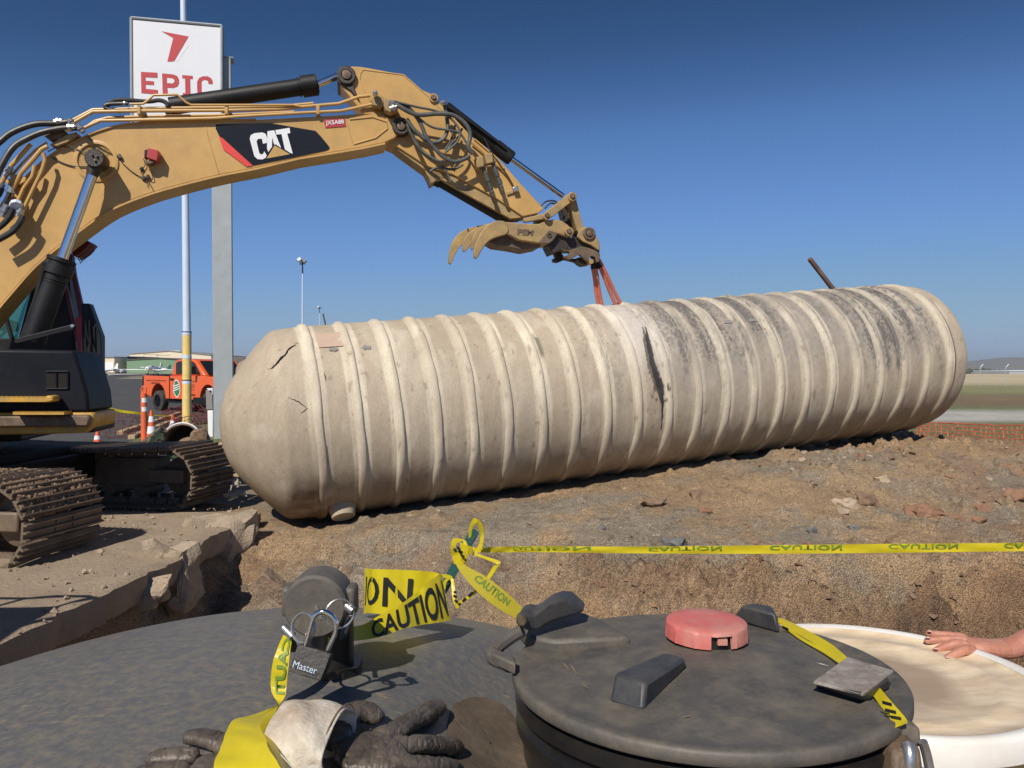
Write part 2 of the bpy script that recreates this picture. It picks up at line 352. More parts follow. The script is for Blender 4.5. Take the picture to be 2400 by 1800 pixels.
# ================================================================== THE SETTING
TC = Vector((-2.478, 9.394, -0.6386)); TH, TPH, RIBS, NR = .3439, .0896, .4371, 22
TA = Vector((math.cos(TH)*math.cos(TPH), math.sin(TH)*math.cos(TPH), math.sin(TPH)))
TN = Vector((math.sin(TH), -math.cos(TH), 0)); TW = Vector(TN).cross(TA); TW = TW if TW.z > 0 else -TW
RT = 1.17; GZ = -1.75
def smooth_interp(x, xs, ys): return np.interp(x, xs, ys)
def terrain(x, y):
    x = np.asarray(x, float); y = np.asarray(y, float)
    ch, sh = math.cos(TH), math.sin(TH)
    dx, dy = x-TC.x, y-TC.y
    s = dx*ch+dy*sh; t = -dx*sh+dy*ch                       # along the tank, and away from the camera
    zc = smooth_interp(s, [-1.6, -.6, 0, 2, 4, 5.5, 7, 8.2, 9.3, 11.5, 14, 20], [GZ, -1.84, -1.84, -1.66, -1.47, -1.33, -1.23, -1.24, -1.13, -1.30, -1.6, GZ])
    w = np.where(t < 0, 1-sstep(.5, 4.6, -t), 1-sstep(1.2, 4.0, t))
    z = GZ + (zc-GZ)*w
    z = z + .10*sstep(1.5, 4, x)*np.exp(-((t+1.7)/1.0)**2)*(1-sstep(9, 13, s))
    yr = smooth_interp(x, [-4, -2.9, -2.0, -1, 0, 1, 2, 3, 5, 12], [8.55, 8.5, 8.35, 8.25, 8.0, 7.6, 7.25, 7.1, 7.0, 6.2])
    yr = yr + .35*(fbm(x*1.1, 3.3, oct=3, seed=4)-.5)
    k = smooth_interp(x, [-3, 0, 1, 2.2, 4, 8], [.62, .62, .8, 1.35, 2.4, 3.2])
    d = np.maximum(yr-y, 0)
    soft = np.sqrt(d*d+.0016)-.04
    pit = -k*soft
    bank = sstep(2.2, 3.6, y)                                # the near edge of the pit
    side = sstep(-3.35, -2.95, x)*(1-sstep(9.5, 10.5, x))
    pit = np.maximum(pit, -1.75)*bank*side
    z = z+pit
    near = (1-sstep(14, 22, y))*sstep(-3.3, -2.9, x)*(1-sstep(12, 18, x))
    wall = sstep(.02, .25, d)*bank*side
    n = (fbm(x*.9, y*.9, z*.4, 4, seed=1)-.5)*.16 + (fbm(x*3.5, y*3.5, z*1.5, 4, seed=2)-.5)*.10
    fine = fbm(x*14, y*14, z*9, 3, seed=3)-.5
    clod = np.maximum(fbm(x*6, y*6, z*5, 3, seed=9)-.60, 0)
    z = z + near*(n + fine*.034 + clod*(.22+.35*sstep(2, 6, x)))
    z = z + wall*near*((fbm(x*1.6, z*4+y, y, 5, seed=12)-.5)*1.3+(fbm(x*4, z*7, y*5, 4, seed=13)-.5)*.8-.5*np.maximum(.07-np.abs(fbm(x*1.4, z*3.3+y*2, 0, 4, seed=14)-.5), 0)/.07*.35)*(.25+.75*sstep(.0, 2.5, x))
    z = z + (fbm(x*.03, y*.03, 0, 3, seed=6)-.5)*.5*sstep(40, 140, y)
    z = z - 4.5*sstep(300, 420, y)*sstep(20, 90, x) - 20*sstep(1500, 6000, y)
    left = (1-sstep(-3.1, -2.9, x))*sstep(4, 5, y)*(1-sstep(11, 14, y))*sstep(-14, -10, x)
    z = z + left*((fbm(x*2, y*2, 0, 4, seed=21)-.5)*.05)
    return z
def axis_pts(segs):
    out = [segs[0][0]]
    for a, b, st in segs:
        x = a
        while x < b-1e-6:
            x = min(x+st, b); out.append(x)
    return np.array(out)
gx = np.concatenate([-np.geomspace(900, 14, 26), axis_pts([(-13, -9, .4), (-9, -3.3, .09), (-3.3, 9.2, .026), (9.2, 16, .12)]), np.geomspace(18, 900, 26)])
gy = np.concatenate([axis_pts([(-40, -4, 6), (-4, 5.6, .3), (5.6, 6.4, .06), (6.4, 8.7, .012), (8.7, 12.6, .03), (12.4, 17, .09), (17, 30, .5)]), np.geomspace(31, 9000, 60)])
GX, GY = np.meshgrid(gx, gy); GZZ = terrain(GX, GY)
def grid_mesh(name, X, Y, Z):
    ny, nx = X.shape; v = np.stack([X.ravel(), Y.ravel(), Z.ravel()], 1)
    i = np.arange(ny*nx).reshape(ny, nx)
    f = np.stack([i[:-1, :-1].ravel(), i[:-1, 1:].ravel(), i[1:, 1:].ravel(), i[1:, :-1].ravel()], 1)
    me = bpy.data.meshes.new(name); me.vertices.add(len(v)); me.vertices.foreach_set('co', v.ravel().astype(np.float32))
    me.loops.add(f.size); me.polygons.add(len(f)); me.loops.foreach_set('vertex_index', f.ravel().astype(np.int32))
    me.polygons.foreach_set('loop_start', np.arange(0, f.size, 4, dtype=np.int32)); me.update(calc_edges=True); return me
gm = grid_mesh('ground', GX, GY, GZZ)
x, y, z = GX.ravel(), GY.ravel(), GZZ.ravel()
def mixc(a, b, t): return a*(1-t[:, None])+np.array(b)[None, :]*t[:, None]
c = np.tile(np.array([.36, .25, .145]), (len(x), 1))                     # sandy dirt
n1 = fbm(x*.7, y*.7, z*.7, 4, seed=31); n2 = fbm(x*2.6, y*2.6, z*2.6, 4, seed=32); n3 = fbm(x*11, y*11, z*11, 3, seed=33)
c = mixc(c, (.275, .235, .178), sstep(.44, .58, n1*.6+n2*.4)*.9)              # grey gravel
crk = (np.abs(fbm(x*1.4, z*3.3+y*2, 0, 4, seed=14)-.5) < .018)|(np.abs(fbm(x*3.1, z*6+y*3, 5, 4, seed=15)-.5) < .014)
ret = sstep(3.5, 7.5, x-.5*(y-9)+3*(n1-.5))
c = mixc(c, (.31, .18, .098), ret*sstep(.40, .6, n2)*.9)                     # redder clay to the right
wl = sstep(.05, .35, np.interp(x, [-4, -2.9, -2, -1, 0, 1, 2, 3, 5, 12], [8.55, 8.5, 8.35, 8.25, 8, 7.6, 7.25, 7.1, 7, 6.2])-y)*(y > 3.5)*(x > -3.1)*(x < 11)
c = mixc(c, (.41, .245, .12), wl*sstep(-.5, 2.0, x)*(.65+.7*(n2-.5)))
c = mixc(c, (.225, .135, .078), (wl*sstep(1.0, 3.4, x-2.5*(n1-.5)+.6*(n2-.5))*.8+wl*sstep(.50, .60, n2)*.55).clip(0, .92))
c = mixc(c, (.15, .105, .075), sstep(.63, .74, n3)*.6*(y < 20))
c = mixc(c, (.11, .07, .042), wl*crk*sstep(-.5, 1.5, x)*.75)  # dark lines painted into the wall crevices, standing in for relief
c = c*(1+(.45*(n3-.5)+.7*(fbm(x*5, z*11, y*5, 4, seed=34)-.5))*wl)[:, None]
band = [(25, (.17, .18, .075)), (27, (.50, .48, .43)), (33, (.46, .44, .39)), (35, (.14, .18, .06)), (39, (.19, .135, .07)), (50, (.20, .15, .08)), (56, (.20, .21, .09)), (78, (.26, .25, .12)), (92, (.50, .41, .25)), (400, (.46, .38, .24)), (9000, (.34, .30, .2))]
yy = y+10*(fbm(x*.02, y*.06, 0, 3, seed=41)-.5)*np.clip(y/60, 0, 1.2)
bc = np.stack([np.interp(yy, [b[0] for b in band], [b[1][i] for b in band]) for i in range(3)], 1)
bc *= (.75+.5*fbm(x*.25, y*1.1, 0, 4, seed=42))[:, None]
far = sstep(16, 20, y+1.5*(n1-.5))
c = c*(1-far[:, None])+bc*far[:, None]
set_vcol(gm, c)
gmat = pmat('dirt_and_fields', (1.12, 1.1, 1.08), (.82, .82, .82), 1.2, .97, .02, .7, 45, vcol='tint', bdist=.02, dust=None)
t = gmat.node_tree                                                         # gravel grains: coloured cells and their relief
tc = nn(t, 'ShaderNodeTexCoord'); vo = nn(t, 'ShaderNodeTexVoronoi', Scale=105.0); t.links.new(tc.outputs['Object'], vo.inputs[0])
hs = nn(t, 'ShaderNodeSeparateColor'); t.links.new(vo.outputs['Color'], hs.inputs[0])
mr = nn(t, 'ShaderNodeMapRange'); mr.inputs[3].default_value = .48; mr.inputs[4].default_value = 1.58; t.links.new(hs.outputs[0], mr.inputs[0])
mm = nn(t, 'ShaderNodeMix', data_type='RGBA', blend_type='MULTIPLY'); mm.inputs[0].default_value = .85
b = t.nodes['Principled BSDF']; src = b.inputs['Base Color'].links[0].from_socket
t.links.new(src, mm.inputs[6]); cc = nn(t, 'ShaderNodeCombineColor')
for i in range(3): t.links.new(mr.outputs[0], cc.inputs[i])
t.links.new(cc.outputs[0], mm.inputs[7]); t.links.new(mm.outputs[2], b.inputs['Base Color'])
b2 = nn(t, 'ShaderNodeBump', Strength=1.0, Distance=.014); b2.invert = True
t.links.new(vo.outputs['Distance'], b2.inputs['Height']); nl = b.inputs['Normal'].links[0].from_socket
t.links.new(nl, b2.inputs['Normal']); t.links.new(b2.outputs[0], b.inputs['Normal'])
gm.materials.append(gmat); gm.shade_smooth()
ground = bpy.data.objects.new('ground', gm); col.objects.link(ground); tag(ground, 'sandy dirt mound, pit wall and dry fields beyond', None, kind='structure')

# asphalt apron far left
def sheet(name, pts, z, mat, lab, kind='structure'):
    mb = MB(); vs = [(p[0], p[1], z) for p in pts]; mb.add(vs, [tuple(range(len(vs)))]); o = mb.build(name, mat, None, flat=True)
    tag(o, lab, None, kind=kind); return o
def raised(name, x0, x1, y0, y1, nx, ny, h, mat, lab, mask):
    X, Y = np.meshgrid(np.linspace(x0, x1, nx), np.linspace(y0, y1, ny)); Z = terrain(X, Y)+h
    Z = np.where(mask(X, Y), Z, Z-.12)
    me = grid_mesh(name, X, Y, Z); me.materials.append(mat); me.shade_smooth(); o = bpy.data.objects.new(name, me); col.objects.link(o); tag(o, lab, None, kind='structure'); return o
raised('asphalt', -170, -5.2, 13.5, 330, 140, 190, .035, M['asphalt'], 'dark asphalt airfield apron', lambda X, Y: X < -5.6)
raised('grass_patch', -10.2, -5, 17.5, 31, 60, 90, .05, M['grass'], 'patch of thin grass round the yellow pole', lambda X, Y: (X > -10.1-.24*(Y-20.6)+.4) & (Y < 30))
sheet('pavement_marking', [(-128, 232), (-108, 232), (-110, 210), (-128, 205)], GZ+.36, M['white'], 'white painted line on the far apron')

# broken concrete slab at the left edge of the pit
def slab():
    mb = MB(); ys = np.arange(3.2, 9.0, .09); edge = []
    for yy_ in ys:
        e = -3.03+.10*(float(fbm(yy_*1.3, 1.7, 0, 4, seed=51))-.5)*4+.05*(float(fbm(yy_*8, 2.7, 0, 2, seed=52))-.5)*2
        edge.append((e, yy_))
    n = len(edge); cols = [0, .06, .15, .3, .5, .8, 1.2, 1.8, 2.6, 3.6, 5.0, 7]
    vs = []
    for (e, yy_) in edge:
        for j, cdist in enumerate(cols):
            xx = e-cdist; zz = GZ+.075+.05*(float(fbm(xx*2.2, yy_*2.2, 0, 4, seed=53))-.5)-.02*(j == 0)
            if j == len(cols)-1: zz = GZ-.05
            vs.append((xx, yy_, zz))
    m = len(cols); fs = [(i*m+j, (i+1)*m+j, (i+1)*m+j+1, i*m+j+1) for i in range(n-1) for j in range(m-1)]
    b0 = len(vs)
    for (e, yy_) in edge:
        k = .05*float(fbm(yy_*6, .5, 0, 3, seed=54))
        vs.append((e-.02+k, yy_, GZ-.02)); vs.append((e-.09+k*2, yy_, GZ-.17)); vs.append((e-.3, yy_, GZ-.22))
    for i in range(n-1):
        fs.append((i*m, b0+3*i, b0+3*i+3, (i+1)*m)); fs.append((b0+3*i, b0+3*i+1, b0+3*i+4, b0+3*i+3)); fs.append((b0+3*i+1, b0+3*i+2, b0+3*i+5, b0+3*i+4))
    mb.add(vs, fs); o = mb.build('pavement', M['slabdirt'], None, sharp=50); tag(o, 'dusty broken concrete slab along the pit edge', None, kind='structure')
M['slabdirt'] = pmat('dusty_slab', (.36, .275, .19), (.28, .215, .15), 2.2, .95, .03, .9, 26, dust=(.215, .17, .125), damt=.4, dscale=4, bdist=.02)
slab()
# a block of irregular stone
def rock_bm(cx, r, seed, squash=(1, 1, 1), rough=.35, sub=2, facet=0):
    bm = bmesh.new(); bmesh.ops.create_icosphere(bm, subdivisions=sub, radius=1)
    P = np.array([v.co for v in bm.verts])
    if facet:
        rs = np.random.RandomState(seed)
        for _ in range(facet):
            d = rs.normal(size=3); d /= np.linalg.norm(d); h = .45+.3*rs.rand()
            q = P@d; P = P-np.maximum(q-h, 0)[:, None]*d
    k = 1+rough*(fbm(P[:, 0]*1.3+seed, P[:, 1]*1.3, P[:, 2]*1.3, 4, seed=seed)-.5)*2
    P = P*k[:, None]*np.array(squash)*r
    for v, p in zip(bm.verts, P): v.co = Vector(p)+Vector(cx)
    return bm
def hull_bm(seed, n=16, box=(1, 1, .7), cuts=2, rough=.10, scale=1.0):
    rs = np.random.RandomState(seed); bm = bmesh.new()
    for _ in range(n):
        d = rs.normal(size=3); d /= np.linalg.norm(d); d = np.sign(d)*np.abs(d)**.6; bm.verts.new(tuple(d*np.array(box)*(.7+.3*rs.rand())*scale))
    r_ = bmesh.ops.convex_hull(bm, input=bm.verts[:]); bmesh.ops.delete(bm, geom=[v for v in bm.verts if not v.link_faces], context='VERTS')
    if cuts:
        bmesh.ops.subdivide_edges(bm, edges=bm.edges[:], cuts=cuts, use_grid_fill=True); bmesh.ops.triangulate(bm, faces=bm.faces[:]); bm.normal_update()
        P = np.array([v.co for v in bm.verts])/scale; N_ = np.array([v.normal for v in bm.verts])
        P = P+N_*(rough*2*(fbm(P[:, 0]*2.6+seed, P[:, 1]*2.6, P[:, 2]*2.6, 4, seed=seed)-.5))[:, None]*1.6
        for v, p in zip(bm.verts, P): v.co = Vector(p)*scale
    return bm
def rock(name, loc, r, mat, label, cat='stone', seed=1, squash=(1, 1, .7), group=None, rough=.35, facet=6, sub=3, rotz=0):
    bm = hull_bm(seed, 15, squash, 5 if r > .08 else 3, rough*.35, r*1.25); me = bpy.data.meshes.new(name); bm.to_mesh(me); bm.free()
    me.materials.append(mat); finish(me, 30)
    o = bpy.data.objects.new(name, me); col.objects.link(o); o.location = loc; o.rotation_euler = (0, 0, rotz)
    tag(o, label, cat, group); return o
def on_ground(U, V):
    r = ray(U, V); tt = 3.0
    for i in range(4000):
        p = r*tt
        if p.z < float(terrain(p.x, p.y)): return p
        tt += .01
    return r*20
chunks = [(455, 1248, .34, (1.15, .7, .85), 'large pale broken concrete block on the pit edge, widest of the rubble'),
          (405, 1322, .30, (.9, .8, 1.15), 'tall wedge of broken concrete standing in shade below the slab edge'),
          (515, 1240, .17, (1, .8, 1), 'small broken concrete piece right of the widest block'),
          (550, 1250, .12, (.8, .8, 1.2), 'grey upright concrete shard at the right end of the rubble'),
          (330, 1375, .20, (1.2, .7, .9), 'crumbled concrete lump at the slab corner in shade'),
          (372, 1335, .15, (1.0, .8, .7), 'small cracked concrete piece beside the tall wedge')]
for i, (U, V, r, sq, lab) in enumerate(chunks):
    p = onz(U, V+r*60, GZ-.12); p.x = max(p.x, -3.2)
    rock('broken_concrete', (p.x, p.y, GZ-.10), r, M['rubble'], lab, 'rubble', seed=60+i, squash=sq, facet=11, rough=.5)
clods = [(1535, 1185, .115, 'clod', 'dark crumbly dirt clod beside a smaller one right of the tank middle'),
         (1640, 1165, .13, 'clod', 'brown crumbly dirt clod highest of the row below the tank'),
         (1410, 1240, .05, 'stonegrey', 'small dark grey stone alone on the sandy slope'),
         (1980, 1183, .12, 'clodpale', 'pale broken stone with a lit flat face on the mound'),
         (2045, 1180, .13, 'clod', 'dark rough clod just right of the pale broken stone'),
         (2165, 1205, .20, 'clodred', 'flat reddish slab of clay on the right of the mound'),
         (2240, 1215, .09, 'clodred', 'small red brown clod below the flat clay slab'),
         (2300, 1195, .12, 'clodred', 'rounded red brown clod near the right edge'),
         (2075, 1125, .09, 'clodpale', 'smooth tan pebble lying high on the mound'),
         (2295, 1225, .08, 'clodred', 'small reddish clod low beside the right edge'),
         (1580, 1275, .10, 'stonegrey', 'grey gravelly lump behind the long yellow tape'),
         (2385, 1165, .13, 'clodred', 'large red clod cut by the right edge of the picture'),
         (1650, 1200, .07, 'clodred', 'small rusty clod under the brown crumbly one'),
         (1900, 1245, .06, 'stonegrey', 'small dark stone just above the long yellow tape'),
         (2005, 1240, .05, 'stonegrey', 'small grey stone between pale stone and yellow tape')]
for i, (U, V, r, mt, lab) in enumerate(clods):
    p = on_ground(U, V); rock('dirt_clod' if 'clod' in mt and 'pale' not in mt else 'stone', (p.x, p.y, p.z+r*.12), r, M[mt], lab, 'dirt clod' if 'clod' in lab else 'stone', seed=80+i, squash=(1.15, .9, .45 if 'flat' in lab else .6), facet=4 if 'clod' in lab else 9, rough=.5)
HULLS = []
for hs_ in range(8):
    bm = hull_bm(900+hs_, 10, (1, .8, .65), 0); HULLS.append((np.array([v.co[:] for v in bm.verts]), [])); bm.verts.index_update(); HULLS[-1] = (HULLS[-1][0], [tuple(v.index for v in f.verts) for f in bm.faces]); bm.free()
# loose crumbs scattered over the mound: stuff
rs = np.random.RandomState(5); mb = MB(); WALLP = []
ico = bmesh.new(); bmesh.ops.create_icosphere(ico, subdivisions=1, radius=1); IV = np.array([v.co for v in ico.verts]); IF = [tuple(v.index for v in f.verts) for f in ico.faces]; ico.free()
N = 9000; px = rs.uniform(-2.9, 9.5, N); py = rs.uniform(6.6, 13, N); keep = rs.rand(N) < .25+.75*np.clip((px-1)/5, 0, 1)
px, py = px[keep], py[keep]; pz = terrain(px, py)
dens = fbm(px*1.2, py*1.2, 0, 3, seed=71); ok = dens > .46; px, py, pz = px[ok], py[ok], pz[ok]
for i in range(len(px)):
    r = .005+(.022+.03*(px[i] > 3.5))*rs.rand()**5
    V_, F__ = HULLS[int(rs.rand()*len(HULLS))]; an_ = rs.rand()*6.3; ca, sa = math.cos(an_), math.sin(an_)
    v = V_@np.array([[ca, -sa, 0], [sa, ca, 0], [0, 0, 1]])*r*1.3
    mb.cur = [0, 0, 0, 1, 2, 2][int(rs.rand()*6)] if px[i] > 2 else [0, 2, 2, 3][int(rs.rand()*4)]; mb.add(v+np.array([px[i], py[i], pz[i]+r*.2]), F__)
for i in range(1500):                                   # crumbs stuck in the pit wall
    X_ = rs.uniform(.2, 5.6); Y_ = rs.uniform(6.5, 7.6); Z_ = float(0)
    WALLP.append((X_, Y_, .006+.035*rs.rand()**5, int(rs.rand()*len(HULLS)), rs.rand()*6.3, rs.rand()))
wx = np.array([q[0] for q in WALLP]); wy = np.array([q[1] for q in WALLP]); wz = terrain(wx, wy)
for (X_, Y_, r, h_, an_, cc_), Z_ in zip(WALLP, wz):
    if Z_ > -1.62: continue
    V_, F__ = HULLS[h_]; ca, sa = math.cos(an_), math.sin(an_); mb.cur = 0 if cc_ < .85 else 1
    mb.add(V_@np.array([[ca, -sa, 0], [sa, ca, 0], [0, 0, 1]])*r*1.3+np.array([X_, Y_, Z_]), F__)
o = mb.build('gravel', [M['clod'], M['clodred'], M['rubble'], M['stonegrey']], None, flat=True); tag(o, 'loose crumbs of dirt and gravel over the mound', None, kind='stuff')
mb = MB()
for i in range(420):
    xx = -3.1-rs.rand()**1.5*3.5; yy_ = 4.2+rs.rand()*5; r = .006+.02*rs.rand()**3
    mb.add(IV*(1+.3*rs.normal(size=(len(IV), 1)))*r+np.array([xx, yy_, GZ+.085]), IF)
o = mb.build('gravel', M['rubble'], None, flat=True); tag(o, 'loose crumbs on the dusty slab beside the track', None, kind='stuff')

# hills, far trees, far fence
def hills():
    Y = np.linspace(7000, 8800, 14); X = np.linspace(-7500, 7500, 240); XX, YY = np.meshgrid(X, Y)
    prof = np.exp(-((YY-7900)/520)**2)
    h = 40+50*fbm(XX*.0006, 3.3, 0, 4, seed=91)+75*np.exp(-((XX-5270)/420)**2)+25*np.exp(-((XX-4700)/400)**2)
    ZZ = GZ-28+h*prof*(1+.25*(fbm(XX*.003, YY*.003, 0, 3, seed=92)-.5))
    me = grid_mesh('hills', XX, YY, ZZ); me.materials.append(M['hill']); me.shade_smooth(); o = bpy.data.objects.new('hills', me); col.objects.link(o)
    tag(o, 'low dry hills on the horizon', None, kind='structure')
hills()
mb = MB(); rs = np.random.RandomState(9)
for i in range(420):
    X = rs.uniform(-900, 900); Y = rs.uniform(640, 900); h = rs.uniform(3.5, 8.5)
    if -230 < X < -90 and Y < 700: continue
    zb = float(terrain(X, Y))
    for k in range(7):
        r = h*rs.uniform(.22, .4); cx_ = X+rs.normal()*h*.4; cz_ = zb+h*rs.uniform(.3, .8)
        mb.add(IV*(1+.25*rs.normal(size=(len(IV), 1)))*r*np.array([1.3, 1, 1])+np.array([cx_, Y+rs.normal()*h*.3, cz_]), IF)
o = mb.build('distant_trees', M['tree'], None, flat=True); tag(o, 'far line of dark trees under the hills', None, kind='stuff')
# ================================================================== THE FIBREGLASS TANK
MV = pmat('weathered_fibreglass', (1.06, 1.06, 1.05), (.90, .89, .88), 5, .72, .08, .4, 60, vcol='tint', bdist=.005, stretch=(1.6, 1.3, .4))
tt_ = MV.node_tree; tcx = nn(tt_, 'ShaderNodeTexCoord'); spk = nn(tt_, 'ShaderNodeTexNoise', Scale=60.0, Detail=4.0, Roughness=.75); mps = nn(tt_, 'ShaderNodeMapping'); mps.inputs['Scale'].default_value = (1.5, 1.2, .35); tt_.links.new(tcx.outputs['Object'], mps.inputs[0]); tt_.links.new(mps.outputs[0], spk.inputs[0])
rp = nn(tt_, 'ShaderNodeMapRange'); rp.inputs[1].default_value = .36; rp.inputs[2].default_value = .64; rp.inputs[3].default_value = 1.10; rp.inputs[4].default_value = .86; tt_.links.new(spk.outputs[0], rp.inputs[0])
mk = nn(tt_, 'ShaderNodeMix', data_type='RGBA', blend_type='MULTIPLY'); mk.inputs[0].default_value = 1; bb = tt_.nodes['Principled BSDF']
tt_.links.new(bb.inputs['Base Color'].links[0].from_socket, mk.inputs[6]); ck = nn(tt_, 'ShaderNodeCombineColor')
for i in range(3): tt_.links.new(rp.outputs[0], ck.inputs[i])
tt_.links.new(ck.outputs[0], mk.inputs[7]); tt_.links.new(mk.outputs[2], bb.inputs['Base Color'])
tank = thing('storage_tank', 'long beige ribbed fibreglass tank lying on the dirt mound', 'tank', tuple(TC))
def tpt(s, ph, r): return TC+TA*s+(TN*math.cos(ph)+TW*math.sin(ph))*r
SL = RIBS*(NR-1)
prof = [(-1.05, .0), (-1.045, .13), (-1.02, .27), (-.965, .43), (-.87, .59), (-.73, .77), (-.59, .935), (-.47, 1.06), (-.405, 1.118), (-.35, 1.145), (-.20, 1.162), (-.10, RT)]
S0 = [p[0] for p in prof]; R0 = [p[1] for p in prof]
def trad(s): return np.interp(s if s < SL/2 else SL-s, S0, R0)
def tray(U, V):                               # s and angle of the shell point seen at U, V
    r = ray(U, V).normalized(); best = None
    tt = 5.0
    while tt < 16:
        p = r*tt; q = p-TC; s = q.dot(TA); rad = (q-TA*s).length
        if -1.05 < s < SL+1.05 and rad < trad(s)+.001:
            return s, math.atan2(q.dot(TW), q.dot(TN))
        tt += .004
    return None
RUN = [tray(1549, 1010), tray(1552, 960), tray(1550, 915), tray(1540, 885), tray(1528, 850), tray(1519, 800), tray(1514, 770)]
def tank_col(s, ph):                          # ph = 0 faces the camera, pi/2 is up
    s, ph = np.broadcast_arrays(np.asarray(s, float), np.asarray(ph, float))
    a, b = np.cos(ph)*1.2, np.sin(ph)*1.2
    N = len(s.ravel()); s = s.ravel(); ph = ph.ravel(); a = a.ravel(); b = b.ravel(); up = np.sin(ph)
    base = np.tile(np.array([.43, .355, .262]), (N, 1))
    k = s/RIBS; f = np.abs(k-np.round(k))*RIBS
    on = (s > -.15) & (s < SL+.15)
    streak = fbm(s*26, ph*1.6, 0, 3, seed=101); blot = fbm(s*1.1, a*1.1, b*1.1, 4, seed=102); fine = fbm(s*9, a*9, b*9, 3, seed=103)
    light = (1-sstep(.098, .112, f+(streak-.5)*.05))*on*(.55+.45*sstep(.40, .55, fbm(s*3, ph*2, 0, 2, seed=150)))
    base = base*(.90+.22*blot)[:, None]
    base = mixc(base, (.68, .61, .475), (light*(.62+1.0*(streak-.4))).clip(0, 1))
    segl = (np.sin(s*7.3)+np.sin(s*2.9+2))*.5
    base = mixc(base, (.56, .50, .39), .30*sstep(.5, .66, fbm(s*2.1, ph*.7, 0, 3, seed=111)))
    base = mixc(base, (.35, .29, .215), sstep(.56, .66, fbm(s*2.3, a*2.3, b*2.3, 5, seed=106))*.3*(1-light))
    base = mixc(base, (.56, .50, .40), sstep(.60, .70, fbm(s*6, a*3, b*3, 4, seed=107))*.5)
    # grey weathering on the upper side, heaviest where the photograph shows it
    gk = .75*np.exp(-((s-4.55)/.42)**2)+.95*np.exp(-((s-5.3)/.35)**2)+.7*np.exp(-((s-6.1)/.35)**2)+.55*np.exp(-((s-7.75)/.40)**2)+1.0*np.exp(-((s-8.45)/.50)**2)+.35*np.exp(-((s-3.5)/.3)**2)+.3*np.exp(-((s-7.0)/.3)**2)
    lim = .12+1.2*(fbm(s*5, ph*.8, 0, 3, seed=162)-.5)+.25*(fine-.5)-.25*sstep(7.5, 8.6, s)
    g = gk.clip(0, 1)*sstep(lim-.12, lim+.45, up)*1.25; speck = fbm(s*42, a*42, b*42, 2, seed=160); vst = fbm(s*9, ph*1.3, 0, 4, seed=161)
    base = mixc(base, (.27, .245, .225), (.75*sstep(3.9, 4.6, s)*sstep(-.45, .5, up+1.0*(blot-.5))*(.3+fine*1.1)).clip(0, .75)*(1-.5*light)*(1-sstep(8.8, 9.2, s)))
    base = mixc(base, (.115, .105, .096), (g*(.62+2.4*(speck-.5)+2.2*(vst-.5))).clip(0, .93)*(1-.72*light*sstep(.38, .5, streak)))
    base = mixc(base, (.66, .61, .56), (np.exp(-((s-4.15)/.32)**2)*sstep(.0, .6, up)*.6*(.5+blot)).clip(0, .8))
    # brown soil along the belly and the foot of the dome
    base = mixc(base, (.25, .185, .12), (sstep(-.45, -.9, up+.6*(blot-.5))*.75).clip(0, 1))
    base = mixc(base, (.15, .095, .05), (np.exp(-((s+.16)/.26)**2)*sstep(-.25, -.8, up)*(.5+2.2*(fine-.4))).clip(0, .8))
    base = mixc(base, (.20, .15, .10), sstep(.72, .80, fbm(s*19, a*13, b*13, 3, seed=105))*.55)
    base = mixc(base, (.40, .33, .24), (sstep(-.3, -1.0, s)*.35).clip(0, 1))
    # black oily run
    rp_ = [q[1] for q in RUN]; rs_ = [q[0] for q in RUN]; cs = np.interp(ph, rp_, rs_); wd = np.interp(ph, rp_, [.006, .014, .042, .050, .034, .030, .008])
    ed = wd*(.55+1.1*fbm(s*22, ph*20, 0, 3, seed=140)); dd = np.abs(s-cs); inn = (ph > rp_[0]) & (ph < rp_[-1]+.03)
    base = mixc(base, (.085, .066, .045), ((1-sstep(ed*.9, ed*1.15, np.abs(s-cs+.04)))*inn*(ph > rp_[2])*.85))
    base = mixc(base, (.022, .022, .022), ((1-sstep(ed*.85, ed*1.15, dd))*inn*.95))
    spl = np.exp(-((s-cs)/.16)**2-((ph-rp_[2]+.03)/.10)**2); base = mixc(base, (.05, .045, .04), (spl > .35)*sstep(.56, .62, fbm(s*30, ph*34, 0, 3, seed=141))*.85)
    rn3 = np.exp(-((s-2.72)/.03)**2)*sstep(.45, .55, ph)*(1-sstep(.78, .85, ph)); base = mixc(base, (.10, .09, .06), (rn3*sstep(.35, .55, fine)).clip(0, .8))
    return base
ss_ = list(np.interp(np.linspace(0, 1, 44), np.linspace(0, 1, len(S0)), S0))+list(np.linspace(-.08, SL+.10, 860))+[SL-v for v in np.interp(np.linspace(0, 1, 34), np.linspace(0, 1, len(S0)), S0)][::-1]
NS = 256; ph_ = np.linspace(-math.pi, math.pi, NS, endpoint=False)
s_ = np.array(ss_); rr_ = np.array([trad(v) for v in s_])
SS, PH = np.meshgrid(s_, ph_, indexing='ij')
RR = rr_[:, None]*(1+.006*(fbm(SS*1.5, np.cos(PH)*2, np.sin(PH)*2, 3, seed=121)-.5)*2+.0035*(fbm(SS*9, np.cos(PH)*5, np.sin(PH)*5, 3, seed=122)-.5)*2)
def to3(SS, PH, RR):
    e = np.stack([np.array(TA)[i]*SS+(np.array(TN)[i]*np.cos(PH)+np.array(TW)[i]*np.sin(PH))*RR for i in range(3)], -1); return e
